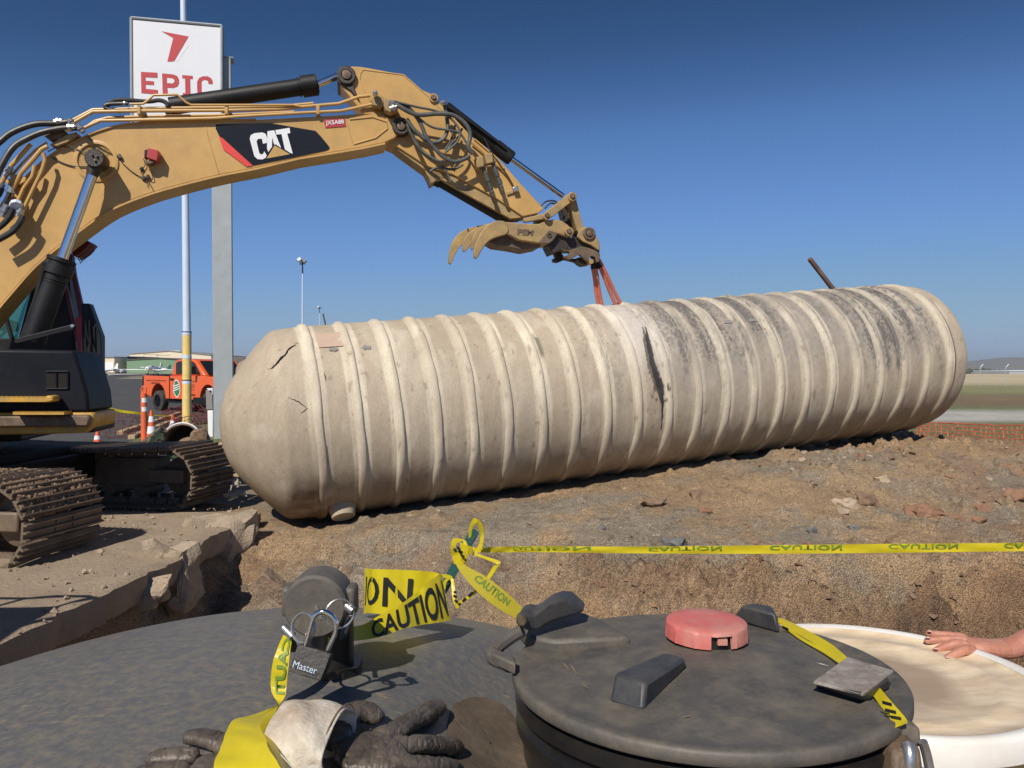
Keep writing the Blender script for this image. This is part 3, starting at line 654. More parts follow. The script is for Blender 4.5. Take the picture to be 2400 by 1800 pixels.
def surf(name, SS, PH, RR, mat, parent, wrap=True):
    P = to3(SS, PH, RR).reshape(-1, 3); a, b = SS.shape; i = np.arange(a*b).reshape(a, b); j = np.roll(i, -1, 1)
    f = np.stack([i[:-1].ravel(), j[:-1].ravel(), j[1:].ravel(), i[1:].ravel()], 1)
    me = bpy.data.meshes.new(name); me.vertices.add(len(P)); me.vertices.foreach_set('co', P.ravel().astype(np.float32)); me.loops.add(f.size); me.polygons.add(len(f))
    me.loops.foreach_set('vertex_index', f.ravel().astype(np.int32)); me.polygons.foreach_set('loop_start', np.arange(0, f.size, 4, dtype=np.int32)); me.update(calc_edges=True)
    me.materials.append(mat); me.shade_smooth(); set_vcol(me, tank_col(SS.ravel(), PH.ravel()))
    o = bpy.data.objects.new(name, me); col.objects.link(o); o.parent = parent; return o
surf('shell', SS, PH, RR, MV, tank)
rib_prof = [(-.064, -.005), (-.054, .004), (-.044, .013), (-.035, .024), (-.024, .030), (0, .0315), (.024, .030), (.035, .023), (.044, .010), (.052, -.005)]
for k in range(NR):
    ps = np.array([p[0] for p in rib_prof]); pr = np.array([p[1] for p in rib_prof])
    S2, P2 = np.meshgrid(ps+k*RIBS, np.linspace(-math.pi, math.pi, 160, endpoint=False), indexing='ij')
    wob = (fbm(P2*6+k, S2*3, k*3.1, 3, seed=131)-.5)
    R2 = RT+pr[:, None]*(1+.25*wob)+.004*wob; S2b = S2+.016*(fbm(P2*2.5, k*7.7, 0, 3, seed=132)-.5)*2
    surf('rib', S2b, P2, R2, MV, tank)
def tmark(pts, name, mat, h=.004, r=RT):      # a flat mark laid on the shell: pts = (s, angle)
    mb = MB(); mb.add([tpt(s, ph, r+h) for s, ph in pts], [tuple(range(len(pts)))]); return mb.build(name, mat, tank, flat=True)
def px_patch(name, pxs, mat, h=.006):
    cen = None; mb = MB(); pts = []
    for U, V in pxs:
        a = tray(U, V)
        if a: pts.append(tpt(a[0], a[1], float(trad(a[0]))+h))
    if len(pts) > 2: mb.add(pts, [tuple(range(len(pts)))]); mb.build(name, mat, tank, flat=True)
px_patch('patch', [(738, 784), (795, 780), (806, 812), (747, 816)], M['patch'], .010)
def arrowpx(cx, cy, d, k=1.0):
    pts = [(-11, -3), (2, -3.5), (2, -7), (11, 1), (2, 7), (2, 4), (-11, 4)]
    px_patch('painted_arrow', [(cx+d*a*k, cy+b*k) for a, b in pts], M['arrow'], .010)
arrowpx(782, 819, 1); arrowpx(858, 815, -1); arrowpx(1707, 755, 1, .9); arrowpx(1762, 751, -1, .9); arrowpx(2108, 726, 1, .8); arrowpx(2152, 722, -1, .8)
def crackline(pxs, w):
    mb = MB(); L = []
    for i, (U, V) in enumerate(pxs):
        a = tray(U, V)
        if a: L.append(tpt(a[0], a[1], float(trad(a[0]))+.001))
    fine = []
    for i in range(len(L)-1):
        for k in range(3):
            q = L[i].lerp(L[i+1], k/3); fine.append(q+Vector((random.uniform(-.01, .01), 0, random.uniform(-.01, .01))))
    fine.append(L[-1]); n = len(fine)
    mb.tube(fine, [w*(.25+.75*math.sin(math.pi*(i+.3)/(n))) for i in range(n)], 6); mb.build('crack', M['crack'], tank)
crackline([(629, 864), (641, 862), (652, 850), (662, 836), (675, 822), (690, 810), (698, 804)], .013)
crackline([(674, 931), (690, 938), (704, 945), (720, 958)], .006); crackline([(702, 975), (712, 962), (722, 957)], .005)
crackline([(753, 835), (762, 885), (768, 930), (773, 975)], .006)
# bung fitting low on the near side
a = tray(802, 1190); b0 = tpt(a[0], a[1], RT-.05); dirb = (TN*math.cos(a[1])+TW*math.sin(a[1])).normalized()
mb = MB(); mb.lathe(b0, dirb, [(0, .165), (.05, .160), (.10, .145), (.155, .135), (.165, .13), (.165, .118), (.155, .112), (.150, .0)], 40); o = mb.build('bung_fitting', MV, tank); set_vcol(o.data, np.tile(np.array([.42, .35, .25]), (len(o.data.vertices), 1)))
# torn flange on the back of the dome
mb = MB(); p = W(556, 862, 9.3)
rag = [W(553, 862, 9.6), W(560, 850, 9.6), W(575, 842, 9.55), W(590, 838, 9.5), W(594, 846, 9.5), W(572, 856, 9.55), W(562, 872, 9.6), W(551, 874, 9.6)]
mb.prism(rag, (0, .05, 0)); mb.build('torn_flange', M['rubble'], tank, bevel=.006)
# loading sling and lift pin
PB = None
# pole leaning behind the tank
mb = MB(); top = W(1898, 607, 13.6); q = W(1952, 677, 13.75); d = (q-top).normalized(); mb.cyl(top, top+d*2.3, .045, 14); mb.lathe(top-d*.003, -d, [(0, .045), (.012, .03), (.013, 0)], 14)
tag(mb.build('steel_pipe', M['pipe'], None), 'rusty pipe leaning up from behind the tank', 'pipe')
# ================================================================== THE EXCAVATOR
EP = Pl(-6.3, 8.9, .22); EN = EP.n
ex = thing('excavator', 'yellow and black tracked excavator with raised boom and hydraulic thumb', 'excavator', (-6.3, 8.9, GZ))
def r2(pts, ox, oy, s): return [(ox+x*s, oy+y*s) for x, y in pts]
A1 = lambda pts: r2(pts, 0, 0, .3617)
A2 = lambda pts: r2(pts, 700, 120, .3617)
A3 = lambda pts: r2(pts, 0, 200, .1808)
A4 = lambda pts: r2(pts, 0, 550, .2712)
A5 = lambda pts: r2(pts, 1000, 420, .2080)
def slab_px(name, pts, off, th, mat, parent=ex, bevel=.01, label=None):
    P = [EP(u, v, off) for u, v in pts]; mb = MB(); mb.prism(P, EN*th); return mb.build(name, mat, parent, bevel=bevel, label=label)
def smoothpx(pts, n=5): return [(p.x, p.y) for p in spline([(a, b, 0) for a, b in pts], n)]
def tube_px(name, pts, off, rpx, mat, parent=ex, smooth=True, seg=10):
    offs = off if isinstance(off, (list, tuple)) else [off]*len(pts)
    P = [EP(u, v, o) for (u, v), o in zip(pts, offs)]
    if smooth: P = spline(P, 6)
    mb = MB(); mb.tube(P, rpx*9.9/FP, seg); return mb.build(name, mat, parent)
# boom
top = smoothpx([(-110, 790), (-75, 640), (-30, 545), (25, 455), (70, 405), (119, 363), (160, 340), (208, 316), (250, 301), (289, 292), (343, 287), (420, 285)], 4)+[(481, 284), (600, 280), (700, 275), (819, 268), (877, 265), (903, 272), (924, 281), (938, 294)]
bot = [(936, 312), (925, 324), (903, 334), (852, 345), (800, 354), (750, 362), (700, 370)]+smoothpx([(600, 394), (511, 411), (434, 430), (362, 450), (289, 477), (240, 502), (188, 539), (136, 578), (81, 625), (27, 686), (0, 718), (-60, 790)], 3)
boom = slab_px('boom', top+bot, .26, .36, M['yellow'], bevel=.012)
def strip(name, line, off, th, hpx, mat, parent):      # a flange plate along an outline
    mb = MB(); n = len(line); P = [Vector((a, b)) for a, b in line]; vs = []; fs = []
    for i, p in enumerate(P):
        t_ = (P[min(i+1, n-1)]-P[max(i-1, 0)]).normalized(); nr = Vector((-t_.y, t_.x))
        for q in (p+nr*hpx*.5, p-nr*hpx*.5):
            a = EP(q.x, q.y, off); vs += [a, a+EN*th]
    for i in range(n-1):
        k = i*4; fs += [(k, k+2, k+6, k+4), (k+1, k+5, k+7, k+3), (k, k+4, k+5, k+1), (k+2, k+3, k+7, k+6)]
    fs += [(0, 1, 3, 2), ((n-1)*4, (n-1)*4+2, (n-1)*4+3, (n-1)*4+1)]
    mb.add(vs, fs); return mb.build(name, mat, parent, bevel=.004)
strip('flange', [(u, v+2) for u, v in bot[2:]], .285, .40, 5, M['yellow'], boom)
strip('flange', [(u, v-1) for u, v in top[8:-6]], .28, .40, 4, M['yellow'], boom)
strip('weld_seam', A1([(1328, 790), (1345, 880), (1380, 1000), (1418, 1125)]), .267, .02, 2, M['yellow'], boom)
strip('weld_seam', A2([(300, 425), (322, 500), (355, 610)]), .267, .02, 2, M['yellow'], boom)
strip('reinforcing_plate', A2([(330, 440), (480, 425), (570, 455), (575, 500), (500, 560), (360, 600)]), .272, .02, 3, M['yellow'], boom)
# boss ring round the lift pin
c0 = EP(226, 378, .26); mb = MB(); mb.lathe(c0+EN*.02, -EN, [(0, .24), (.035, .24), (.04, .225), (.04, .20), (.02, .19), (.02, .0)], 40); mb.build('pin_boss', M['yellow'], boom)
# printed marks on the boom
OF = .268
def flat_px(name, pts, off, mat, parent): mb = MB(); mb.add([EP(u, v, off) for u, v in pts], [tuple(range(len(pts)))]); return mb.build(name, mat, parent, flat=True)
flat_px('decal', A1([(1400, 806), (1750, 797), (2045, 848), (2080, 885), (2135, 952), (2130, 968), (2100, 978), (1640, 1072), (1420, 880), (1397, 832)]), OF, M['decalblack'], boom)
flat_px('decal_stripe', A1([(1417, 882), (1440, 893), (1638, 1073), (1597, 1079), (1447, 968)]), OF+.004, M['decalred'], boom)
flat_px('letter', A1([(1618, 900), (1624, 876), (1648, 863), (1700, 858), (1721, 867), (1730, 892), (1735, 925), (1704, 931), (1697, 899), (1672, 900), (1662, 915), (1680, 992), (1692, 1001), (1706, 997), (1712, 980), (1728, 1006), (1722, 1022), (1700, 1033), (1668, 1031), (1648, 1012)]), OF+.004, M['white'], boom)
flat_px('letter', A1([(1733, 850), (1776, 844), (1822, 960), (1790, 936), (1776, 936), (1764, 890), (1762, 952), (1738, 985), (1730, 960)]), OF+.004, M['white'], boom)
flat_px('letter', A1([(1784, 843), (1876, 828), (1881, 862), (1861, 866), (1897, 996), (1880, 990), (1846, 968), (1824, 869), (1790, 872)]), OF+.006, M['white'], boom)
flat_px('emblem', A1([(1780, 941), (1879, 999), (1727, 1027)]), OF+.004, M['yellow'], boom)
pl = A2([(162, 443), (297, 433), (307, 487), (172, 497)]); flat_px('number_plate', pl, OF, M['red'], boom)
q = A2([(176, 487), (296, 477), (174, 450), (290, 441)]); put_text('JX5A88', quadfn(EP(*q[0], OF+.005), EP(*q[1], OF+.005), EP(*q[2], OF+.005), EP(*q[3], OF+.005)), 'number', M['white'], boom, .012)
# red beacon box with its wires
mb = MB(); P = [EP(u, v, .40) for u, v in A3([(1915, 805), (2058, 845), (2035, 985), (1895, 935)])]; mb.prism(P, EN*.13); bx = mb.build('red_lamp_box', M['red'], ex, bevel=.008)
mb = MB(); P = [EP(u, v, .39) for u, v in A3([(1872, 838), (1915, 828), (1900, 930), (1868, 945)])]; mb.prism(P, EN*.10); mb.build('lamp_base', M['black'], bx, bevel=.005)
mb = MB(); P = [EP(u, v, .38) for u, v in A3([(1870, 965), (1990, 990), (1940, 1015), (1880, 1010)])]; mb.prism(P, EN*.11); mb.build('bracket', M['brown_steel'], bx)
tube_px('wire', A3([(1125, 630), (1185, 720), (1300, 810), (1430, 880), (1540, 950), (1600, 1020), (1700, 1110), (1800, 1175), (1900, 1210)]), .275, .9, M['hose'], ex)
tube_px('wire', A3([(1860, 950), (1880, 1030), (1840, 1090), (1830, 1140), (1900, 1200), (1980, 1220), (1960, 1130), (1930, 1090)]), .285, .8, M['hose'], ex)
tube_px('wire', A3([(620, 860), (750, 800), (900, 800), (1050, 850), (1170, 900)]), .29, 1.1, M['hose_grey'], ex)
tube_px('wire', A3([(670, 930), (800, 1000), (950, 1045), (1150, 1050)]), .275, 1.3, M['hose'], ex)
for u, v in A3([(1550, 925), (1860, 1205), (1915, 1190), (1840, 1080)]):
    bm = rock_bm(EP(u, v, .28), .03, int(u), (1, .6, 1), .6, 1); me = bpy.data.meshes.new('tape_wad'); bm.to_mesh(me); bm.free(); org = origin(ex)
    for vv in me.vertices: vv.co -= org
    me.materials.append(M['grease']); o = bpy.data.objects.new('wire_knot', me); col.objects.link(o); o.parent = ex
tube_px('wire', A3([(1915, 1220), (1915, 1320)]), .275, .7, M['hose'], ex, False); tube_px('wire', A3([(1920, 1240), (1995, 1375)]), .275, .7, M['hose'], ex, False)
# lift cylinder
def rod(name, a, b, r, mat, parent, seg=24, bulges=()):
    mb = MB(); a = Vector(a); b = Vector(b); d = (b-a).normalized(); L = (b-a).length
    pr = [(0, 0), (0, r)]
    for s0, s1, rr in bulges: pr += [(s0*L, r), (s0*L+.004, rr), (s1*L-.004, rr), (s1*L, r)]
    pr += [(L, r), (L, 0)]; mb.lathe(a, d, pr, seg); return mb.build(name, mat, parent, sharp=40)
p0 = EP(228, 376, .46); p1 = EP(146, 606, .52); p2 = EP(76, 800, .56)
rod('lift_rod', p0, p1, .058, M['chrome'], ex, 28)
mb = MB(); mb.lathe(p0+EN*.10, -EN, [(0, 0), (0, .105), (.20, .105), (.215, .095), (.215, 0)], 28); d = (p1-p0).normalized(); mb.cyl(p0+d*.05, p0+d*.19, .085, 20, .062)
hd = mb.build('rod_eye', M['grease'], ex)
for dx, dz in ((-.02, .03), (.03, .02), (.01, -.03)):
    mb = MB(); q = p0+EP.t*dx+Vector((0, 0, dz))-EN*.11; mb.cyl(q, q-EN*.03, .013, 8); mb.build('bolt', M['brown_steel'], hd)
brl = rod('lift_cylinder', p1, p2, .128, M['black'], ex, 32, [(.0, .05, .150), (.09, .20, .155), (.26, .275, .137), (.30, .31, .133)])
tube_px('cylinder_pipe', [(104, 616), (100, 640), (84, 700), (70, 740), (62, 775)], .62, 5, M['black'], ex)
slab_px('cylinder_cap', [(98, 612), (118, 608), (120, 626), (104, 634), (98, 628)], .62, .12, M['black'])
# stick cylinder on the boom
b0 = EP(400, 249, 0.02); b1 = EP(745, 198, 0.02); b2 = EP(797, 176, .0)
rod('stick_cylinder', b0, b1, .105, M['black'], ex, 28, [(.86, .875, .118), (.885, .995, .132)])
rod('stick_rod', b1, b2, .043, M['chrome'], ex, 20)
slab_px('cylinder_lug', [(384, 262), (392, 244), (410, 240), (420, 262)], .1, .2, M['grease'])
# stick
st = A2([(345, 97), (405, 100), (680, 150), (720, 190), (800, 250), (870, 280), (905, 325), (960, 380), (1130, 560), (1300, 700), (1441, 860), (1590, 1020), (1555, 1050), (1452, 1072), (1290, 960), (1000, 800), (830, 745), (640, 622), (565, 590), (440, 440), (360, 330), (285, 240), (255, 195), (262, 145), (300, 110)])
stick = slab_px('stick', st, .19, .38, M['yellow'], bevel=.012)
slab_px('stick_underside', A2([(590, 592), (640, 640), (820, 770), (1000, 880), (1370, 1085), (1455, 1078), (1290, 965), (1000, 805), (830, 750), (640, 625)]), .16, .32, M['yellow_worn'], stick, .006)
strip('flange', A2([(395, 185), (398, 145), (420, 118), (680, 152), (850, 300), (930, 385)]), .197, .02, 3, M['yellow'], stick)
strip('flange', A2([(395, 185), (425, 260), (470, 330)]), .197, .02, 3, M['yellow'], stick)
def pinpx(name, u, v, off, r, th, mat, parent=ex, inner=None):
    c = EP(u, v, off); mb = MB(); mb.lathe(c+EN*th, -EN, [(0, 0), (0, r), (th-.008, r), (th, r*.9), (th, r*.62), (th-.02, r*.58), (th-.02, 0)], 26); o = mb.build(name, mat, parent)
    if inner: mb = MB(); mb.lathe(c+EN*.02, -EN, [(0, 0), (0, r*.5), (.035, r*.5), (.04, r*.4), (.04, 0)], 14); mb.build('pin', inner, o)
    return o
pinpx('stick_pin', 812, 175, .25, .115, .5, M['grease'], ex, M['brown_steel'])
slab_px('greasy_lug', A2([(255, 150), (330, 120), (350, 210), (400, 330), (330, 250), (250, 200)]), .22, .44, M['grease'])
pinpx('boom_tip_pin', 940, 295, .31, .11, .62, M['grease'], ex, M['brown_steel'])
pinpx('cylinder_pin', 1017, 229, .22, .06, .44, M['yellow_worn'], ex, M['brown_steel'])
# bucket cylinder
c1 = EP(1044, 252, 0.0); c2 = EP(1200, 373, 0.0); c3 = EP(1320, 460, 0.0)
rod('bucket_cylinder', c1, c2, .085, M['black'], ex, 26, [(.74, .99, .098)])
rod('bucket_rod', c2, c3, .036, M['chrome'], ex, 18)
tube_px('cylinder_pipe', A2([(950, 350), (1100, 450), (1250, 560), (1340, 630)]), .12, 3.4, M['black'], ex)
# thumb cylinder under the stick
t1 = EP(1018, 415, .02); t2 = EP(1190, 515, .02); rod('thumb_cylinder', t1, t2, .085, M['black'], ex, 24, [(.0, .1, .10)])
slab_px('cylinder_lug', A2([(820, 775), (850, 755), (900, 770), (950, 800), (950, 830), (890, 840), (860, 860), (845, 820)]), .16, .3, M['yellow_worn'])
# links at the stick nose
def bar_px(name, a, b, w, off, th, mat, parent=ex, ends=1.25):
    A = Vector((a[0], a[1])); B = Vector((b[0], b[1])); d = (B-A).normalized(); n_ = Vector((-d.y, d.x)); pts = []
    for c_, sg in ((A, 1), (B, -1)):
        for k in range(9):
            an = math.pi/2+math.pi*k/8 if sg == 1 else -math.pi/2+math.pi*k/8
            pts.append(c_+(d*math.cos(an)+n_*math.sin(an))*w*.5*ends)
    return slab_px(name, [(p.x, p.y) for p in pts], off, th, mat, parent, .008)
n1_ = A5([(1360, 410), (1645, 190)]); bar_px('link_arm', n1_[0], n1_[1], 15, .26, .06, M['yellow_worn']); bar_px('link_arm', n1_[0], n1_[1], 15, -.2, .06, M['yellow_worn'])
n2_ = A5([(1645, 230), (1730, 560)]); bar_px('link_arm', n2_[0], n2_[1], 17, .18, .34, M['yellow_worn'], ends=1.0)
bar_px('link_arm', *A5([(1540, 260), (1600, 520)]), 12, .0, .2, M['grease'])
for (u, v), r in zip(A5([(1360, 410), (1645, 195), (1610, 590), (1835, 610)]), (.055, .062, .06, .085)): pinpx('link_pin', u, v, .29 if r < .08 else .26, r, .56, M['yellow_worn'] if r < .08 else M['brown_steel'], ex, M['brown_steel'])
tube_px('hose', A5([(1290, 300), (1350, 250), (1450, 250), (1500, 330), (1420, 380)]), .12, 2, M['hose'], ex)
tube_px('hose', A5([(1330, 330), (1400, 270), (1480, 300), (1540, 380)]), .05, 2, M['hose'], ex)
slab_px('link_bracket', A5([(1090, 440), (1320, 385), (1330, 450), (1100, 485)]), .24, .07, M['yellow_worn'])
# thumb
th = thing('x', None, None); bpy.data.objects.remove(th)
tb = slab_px('thumb', A5([(880, 480), (1000, 490), (1150, 503), (1270, 502), (1350, 465), (1450, 452), (1530, 470), (1600, 520), (1650, 580), (1650, 640), (1590, 655), (1480, 612), (1420, 690), (1380, 722), (1250, 718), (1040, 685), (900, 610)]), .22, .42, M['yellow_worn'], bevel=.012)
slab_px('thumb_lug', A5([(1380, 575), (1480, 608), (1425, 690), (1380, 722), (1255, 715)]), .235, .03, M['brown_steel'], tb, .004)
pinpx('lug_hole', *A5([(1387, 635)])[0], .245, .03, .03, M['grease'], tb)
slab_px('gripping_plate', A5([(700, 700), (780, 640), (920, 600), (1040, 680), (1290, 735), (1270, 770), (1110, 802), (950, 770), (770, 745)]), .12, .36, M['brown_steel'], tb)
mb = MB()
for i in range(9):
    u, v = A5([(900+i*18, 628+i*8)])[0]; P = [EP(u-1.5, v-1, .14), EP(u+2, v-1, .14), EP(u+1, v+3.5, .14)]; mb.prism(P, EN*.04)
    u, v = A5([(705+i*10, 712+i*4)])[0]; P = [EP(u-1.5, v-1, -.05), EP(u+1.6, v-1, -.05), EP(u+.4, v+3, -.05)]; mb.prism(P, EN*.04)
mb.build('serration', M['brown_steel'], tb)
teeth = [([(560, 892), (541, 880), (533, 850), (545, 750), (600, 620), (680, 520), (740, 485), (800, 465), (890, 480), (925, 560), (900, 620), (800, 650), (700, 700), (620, 800), (578, 880)], .235, .075),
         ([(517, 797), (505, 760), (520, 650), (580, 570), (690, 505), (800, 480), (720, 560), (600, 640), (560, 690), (545, 760)], .09, .07),
         ([(425, 818), (410, 790), (420, 690), (480, 610), (600, 530), (760, 490), (640, 600), (540, 670), (480, 770)], -.03, .07),
         ([(270, 954), (255, 945), (252, 900), (262, 800), (300, 690), (360, 615), (440, 565), (560, 530), (700, 510), (600, 600), (460, 690), (370, 770), (310, 870), (285, 945)], -.16, .08)]
for pts, off, th_ in teeth: slab_px('thumb_tooth', smoothpx(A5(pts)+A5(pts[:1]), 3)[:-1], off, th_, M['yellow_worn'], tb, .012)
slab_px('thumb_web', A5([(620, 600), (700, 510), (800, 472), (880, 482), (890, 560), (780, 600)]), .17, .34, M['yellow_worn'], tb)
q = A5([(1022, 628), (1196, 640), (1026, 556), (1210, 572)]); put_text('PSM', quadfn(*[EP(u, v, .226) for u, v in q]), 'letters', M['brown_steel'], tb, .05)
# quick coupler
cp = slab_px('quick_coupler', A5([(1720, 580), (1790, 535), (1840, 545), (1905, 620), (1950, 720), (1955, 790), (1930, 800), (1850, 740), (1760, 700), (1700, 650)]), .23, .06, M['yellow_worn'], bevel=.01)
slab_px('coupler_plate', A5([(1720, 580), (1790, 535), (1840, 545), (1905, 620), (1950, 720), (1955, 790), (1930, 800), (1850, 740), (1760, 700), (1700, 650)]), -.17, .06, M['yellow_worn'], cp)
slab_px('coupler_body', A5([(1400, 640), (1490, 615), (1590, 660), (1700, 650), (1760, 700), (1880, 760), (1950, 800), (1950, 850), (1720, 800), (1520, 800), (1420, 840), (1370, 740)]), .16, .32, M['grease'], cp)
slab_px('coupler_jaw', smoothpx(A5([(1505, 780), (1600, 800), (1690, 775), (1740, 758), (1830, 775), (1950, 830), (1948, 900), (1935, 932), (1912, 930), (1900, 885), (1870, 868), (1830, 880), (1828, 930), (1780, 905), (1725, 850), (1690, 865), (1620, 905), (1570, 890), (1540, 870), (1600, 850), (1610, 820), (1560, 812)]), 2), .21, .07, M['brown_steel'], cp, .006)
slab_px('coupler_jaw', A5([(1380, 790), (1440, 800), (1520, 830), (1560, 890), (1620, 910), (1690, 890), (1700, 945), (1660, 930), (1560, 905), (1480, 940), (1430, 930), (1425, 895), (1460, 890), (1440, 840)]), -.05, .09, M['grease'], cp, .006)
slab_px('coupler_hook', A5([(1700, 880), (1760, 880), (1850, 930), (1840, 960), (1780, 970), (1740, 950), (1710, 920)]), .10, .22, M['grease'], cp, .01)
mb = MB(); c_ = EP(*A5([(1855, 925)])[0], .2); mb.cyl(c_, c_+EN*.3, .035, 14); mb.build('hook_pin', M['yellow_worn'], cp)
# steel pipes and hoses along the boom
Y = M['yellow']
tube_px('steel_pipe', [(170, 289), (217, 262), (330, 260), (506, 259), (650, 256), (735, 248), (794, 243), (840, 227), (868, 224)], .30, 3.6, Y, ex, False)
tube_px('steel_pipe', [(172, 281), (217, 257), (330, 254), (506, 252), (650, 250), (735, 242)], .12, 3.2, Y, ex, False)
tube_px('steel_pipe', [(195, 301), (235, 283), (380, 280), (506, 277), (560, 273), (700, 265), (800, 260), (874, 244)], .31, 3.4, Y, ex, False)
tube_px('steel_pipe', [(205, 296), (222, 284), (252, 276), (330, 273), (506, 270), (690, 262)], .15, 3.0, Y, ex, False)
tube_px('steel_pipe', [(304, 244), (336, 243), (347, 235), (360, 223), (416, 222), (436, 240), (448, 246), (687, 246), (710, 251)], .33, 2.5, Y, ex, False)
for u in (325, 530, 745): slab_px('pipe_clamp', [(u-4, 246), (u+5, 246), (u+5, 268), (u-4, 268)], .33, .3, Y)
tube_px('steel_pipe', A3([(400, 760), (340, 830), (130, 1060), (20, 1270), (-80, 1480)]), .34, 4.5, Y, ex, False)
tube_px('steel_pipe', A3([(610, 740), (470, 830), (290, 1010), (150, 1170)]), .30, 2.6, Y, ex, False)
tube_px('steel_pipe', A3([(620, 790), (540, 830), (440, 950), (270, 1140), (150, 1370), (100, 1480)]), .36, 4.5, Y, ex, False)
tube_px('steel_pipe', A3([(560, 880), (585, 960), (545, 1110), (430, 1350), (300, 1620)]), .40, 4.0, Y, ex, False)
tube_px('steel_pipe', A3([(450, 1040), (420, 1180), (310, 1330), (230, 1510)]), .38, 4.0, Y, ex, False)
for pts in ([(60, 1240), (150, 1190), (190, 1250), (110, 1300)], [(120, 1130), (340, 1190), (330, 1250), (250, 1290), (130, 1200)], [(300, 1300), (380, 1230), (430, 1280), (350, 1390), (310, 1360)]): slab_px('pipe_clamp', A3(pts), .36, .14, M['yellow_worn'] if pts[0][0] == 300 else Y)
slab_px('valve_block', A3([(760, 690), (850, 640), (990, 600), (1000, 640), (870, 740), (740, 790), (640, 770)]), .33, .28, M['yellow_worn'])
slab_px('valve_block', A3([(560, 650), (720, 600), (850, 590), (780, 680), (640, 710)]), .34, .2, M['brown_steel'])
tube_px('hose', [(163, 285), (137, 289), (90, 290), (54, 299), (22, 314), (0, 332), (-25, 352)], [.35, .36, .38, .4, .42, .44, .46], 6.2, M['hose'])
tube_px('hose', [(186, 299), (145, 301), (99, 310), (63, 325), (36, 341), (18, 363), (0, 396), (-16, 430)], [.36, .38, .40, .42, .44, .46, .48, .5], 6.2, M['hose'])
tube_px('hose', [(282, 262), (258, 257), (246, 252), (252, 245), (280, 243), (300, 243)], .2, 4, M['hose'])
tube_px('hose', [(250, 251), (258, 240), (285, 234), (345, 238), (372, 235), (388, 240), (394, 250)], .16, 4.6, M['hose'])
tube_px('hose', A3([(130, 1390), (90, 1470), (30, 1560), (-60, 1640)]), .42, 5, M['hose'])
tube_px('hose', A3([(170, 1600), (110, 1720), (40, 1800), (-90, 1900)]), .44, 6, M['hose'])
tube_px('hose', A3([(300, 1690), (250, 1790), (150, 1900), (-60, 2020)]), .45, 6.5, M['hose'])
tube_px('hose', A3([(20, 1330), (-20, 1420), (-100, 1500)]), .40, 6, M['hose'])
def fit_px(a, b, r, off): mb = MB(); A_ = EP(*a, off); B_ = EP(*b, off); L_ = (B_-A_).length; mb.lathe(A_, B_-A_, [(0, 0), (0, r), (L_*.35, r), (L_*.36, r*1.35), (L_*.6, r*1.35), (L_*.61, r*.95), (L_, r*.95), (L_, 0)], 8); mb.build('hose_fitting', M['steel'], ex)
for a, b, r, off in [((128, 287), (146, 284), .034, .36), ((152, 302), (176, 298), .036, .37), ((182, 293), (196, 310), .03, .37), ((26, 392), (12, 412), .034, .37), ((26, 440), (22, 460), .036, .40), ((16, 480), (3, 508), .034, .43), ((52, 490), (42, 508), .034, .42), ((40, 470), (24, 496), .036, .40), ((285, 243), (300, 243), .022, .2), ((160, 280), (172, 292), .03, .36), ((6, 430), (-6, 450), .036, .38)]: fit_px(a, b, r, off)
mb = MB(); c_ = EP(38, 478, .42); mb.lathe(c_, Vector((.3, -.5, -.6)), [(0, 0), (0, .065), (.05, .065), (.05, 0)], 8); mb.build('hose_fitting', M['polewhite'], ex)
# hoses round the stick joint
HG = M['hose_grey']
for pts, off, r in [([(600, 340), (700, 360), (780, 450), (830, 560), (900, 650), (960, 700), (1030, 715), (1110, 680)], .40, 4.6), ([(620, 325), (760, 360), (900, 390), (990, 440), (1045, 520), (1025, 590), (950, 655)], .44, 2.6),
                    ([(640, 350), (760, 410), (900, 405), (1000, 415), (1080, 470), (1112, 540), (1100, 620), (1130, 665)], .46, 5.0), ([(760, 420), (860, 490), (960, 510), (1040, 530), (1090, 600), (1110, 660)], .42, 2.6),
                    ([(700, 440), (760, 520), (860, 590), (935, 570), (965, 500), (955, 400), (945, 345)], .38, 4.6), ([(700, 470), (760, 600), (830, 670), (900, 710), (940, 715)], .36, 3.2), ([(715, 480), (790, 640), (865, 700)], .33, 2.6),
                    ([(850, 780), (900, 755), (1000, 765), (1065, 735)], .30, 3.0), ([(930, 740), (960, 780), (985, 850)], .30, 2.2), ([(1020, 470), (1000, 520), (985, 580), (950, 640)], .34, 2.4), ([(1060, 500), (1030, 560), (990, 600), (960, 650)], .36, 2.4),
                    ([(1200, 560), (1270, 690), (1350, 800), (1400, 890)], .25, 1.3)]:
    tube_px('hose', A2(pts), off, r, HG if r > 2 else M['hose'])
slab_px('manifold', A2([(555, 300), (600, 320), (640, 330), (640, 390), (600, 400), (560, 380), (550, 340)]), .40, .22, M['yellow_worn'])
slab_px('manifold', A2([(470, 300), (490, 270), (540, 290), (560, 310), (540, 360), (480, 350)]), .36, .2, M['yellow_worn'])
for pts in ([(585, 330), (640, 350)], [(590, 375), (640, 360)], [(480, 270), (515, 275)], [(935, 320), (945, 350)]):
    a_, b_ = A2(pts); fit_px(a_, b_, .035, .42)
for (a_, b_) in (((1175, 690), (1262, 940)), ((1235, 665), (1322, 905))):
    a2, b2 = A2([a_, b_]); slab_px('coupling_block', A2([(a_[0]-30, a_[1]-5), (a_[0]+20, a_[1]-10), (a_[0]+28, a_[1]+55), (a_[0]-18, a_[1]+65)]), .42, .14, M['yellow_worn'])
    P0, P1 = EP(*a2, .36), EP(*b2, .34); rod('quick_hose_end', P0, P1, .026, HG, ex, 14, [(.22, .27, .048), (.45, .62, .034), (.78, .82, .032), (.88, .92, .030)])
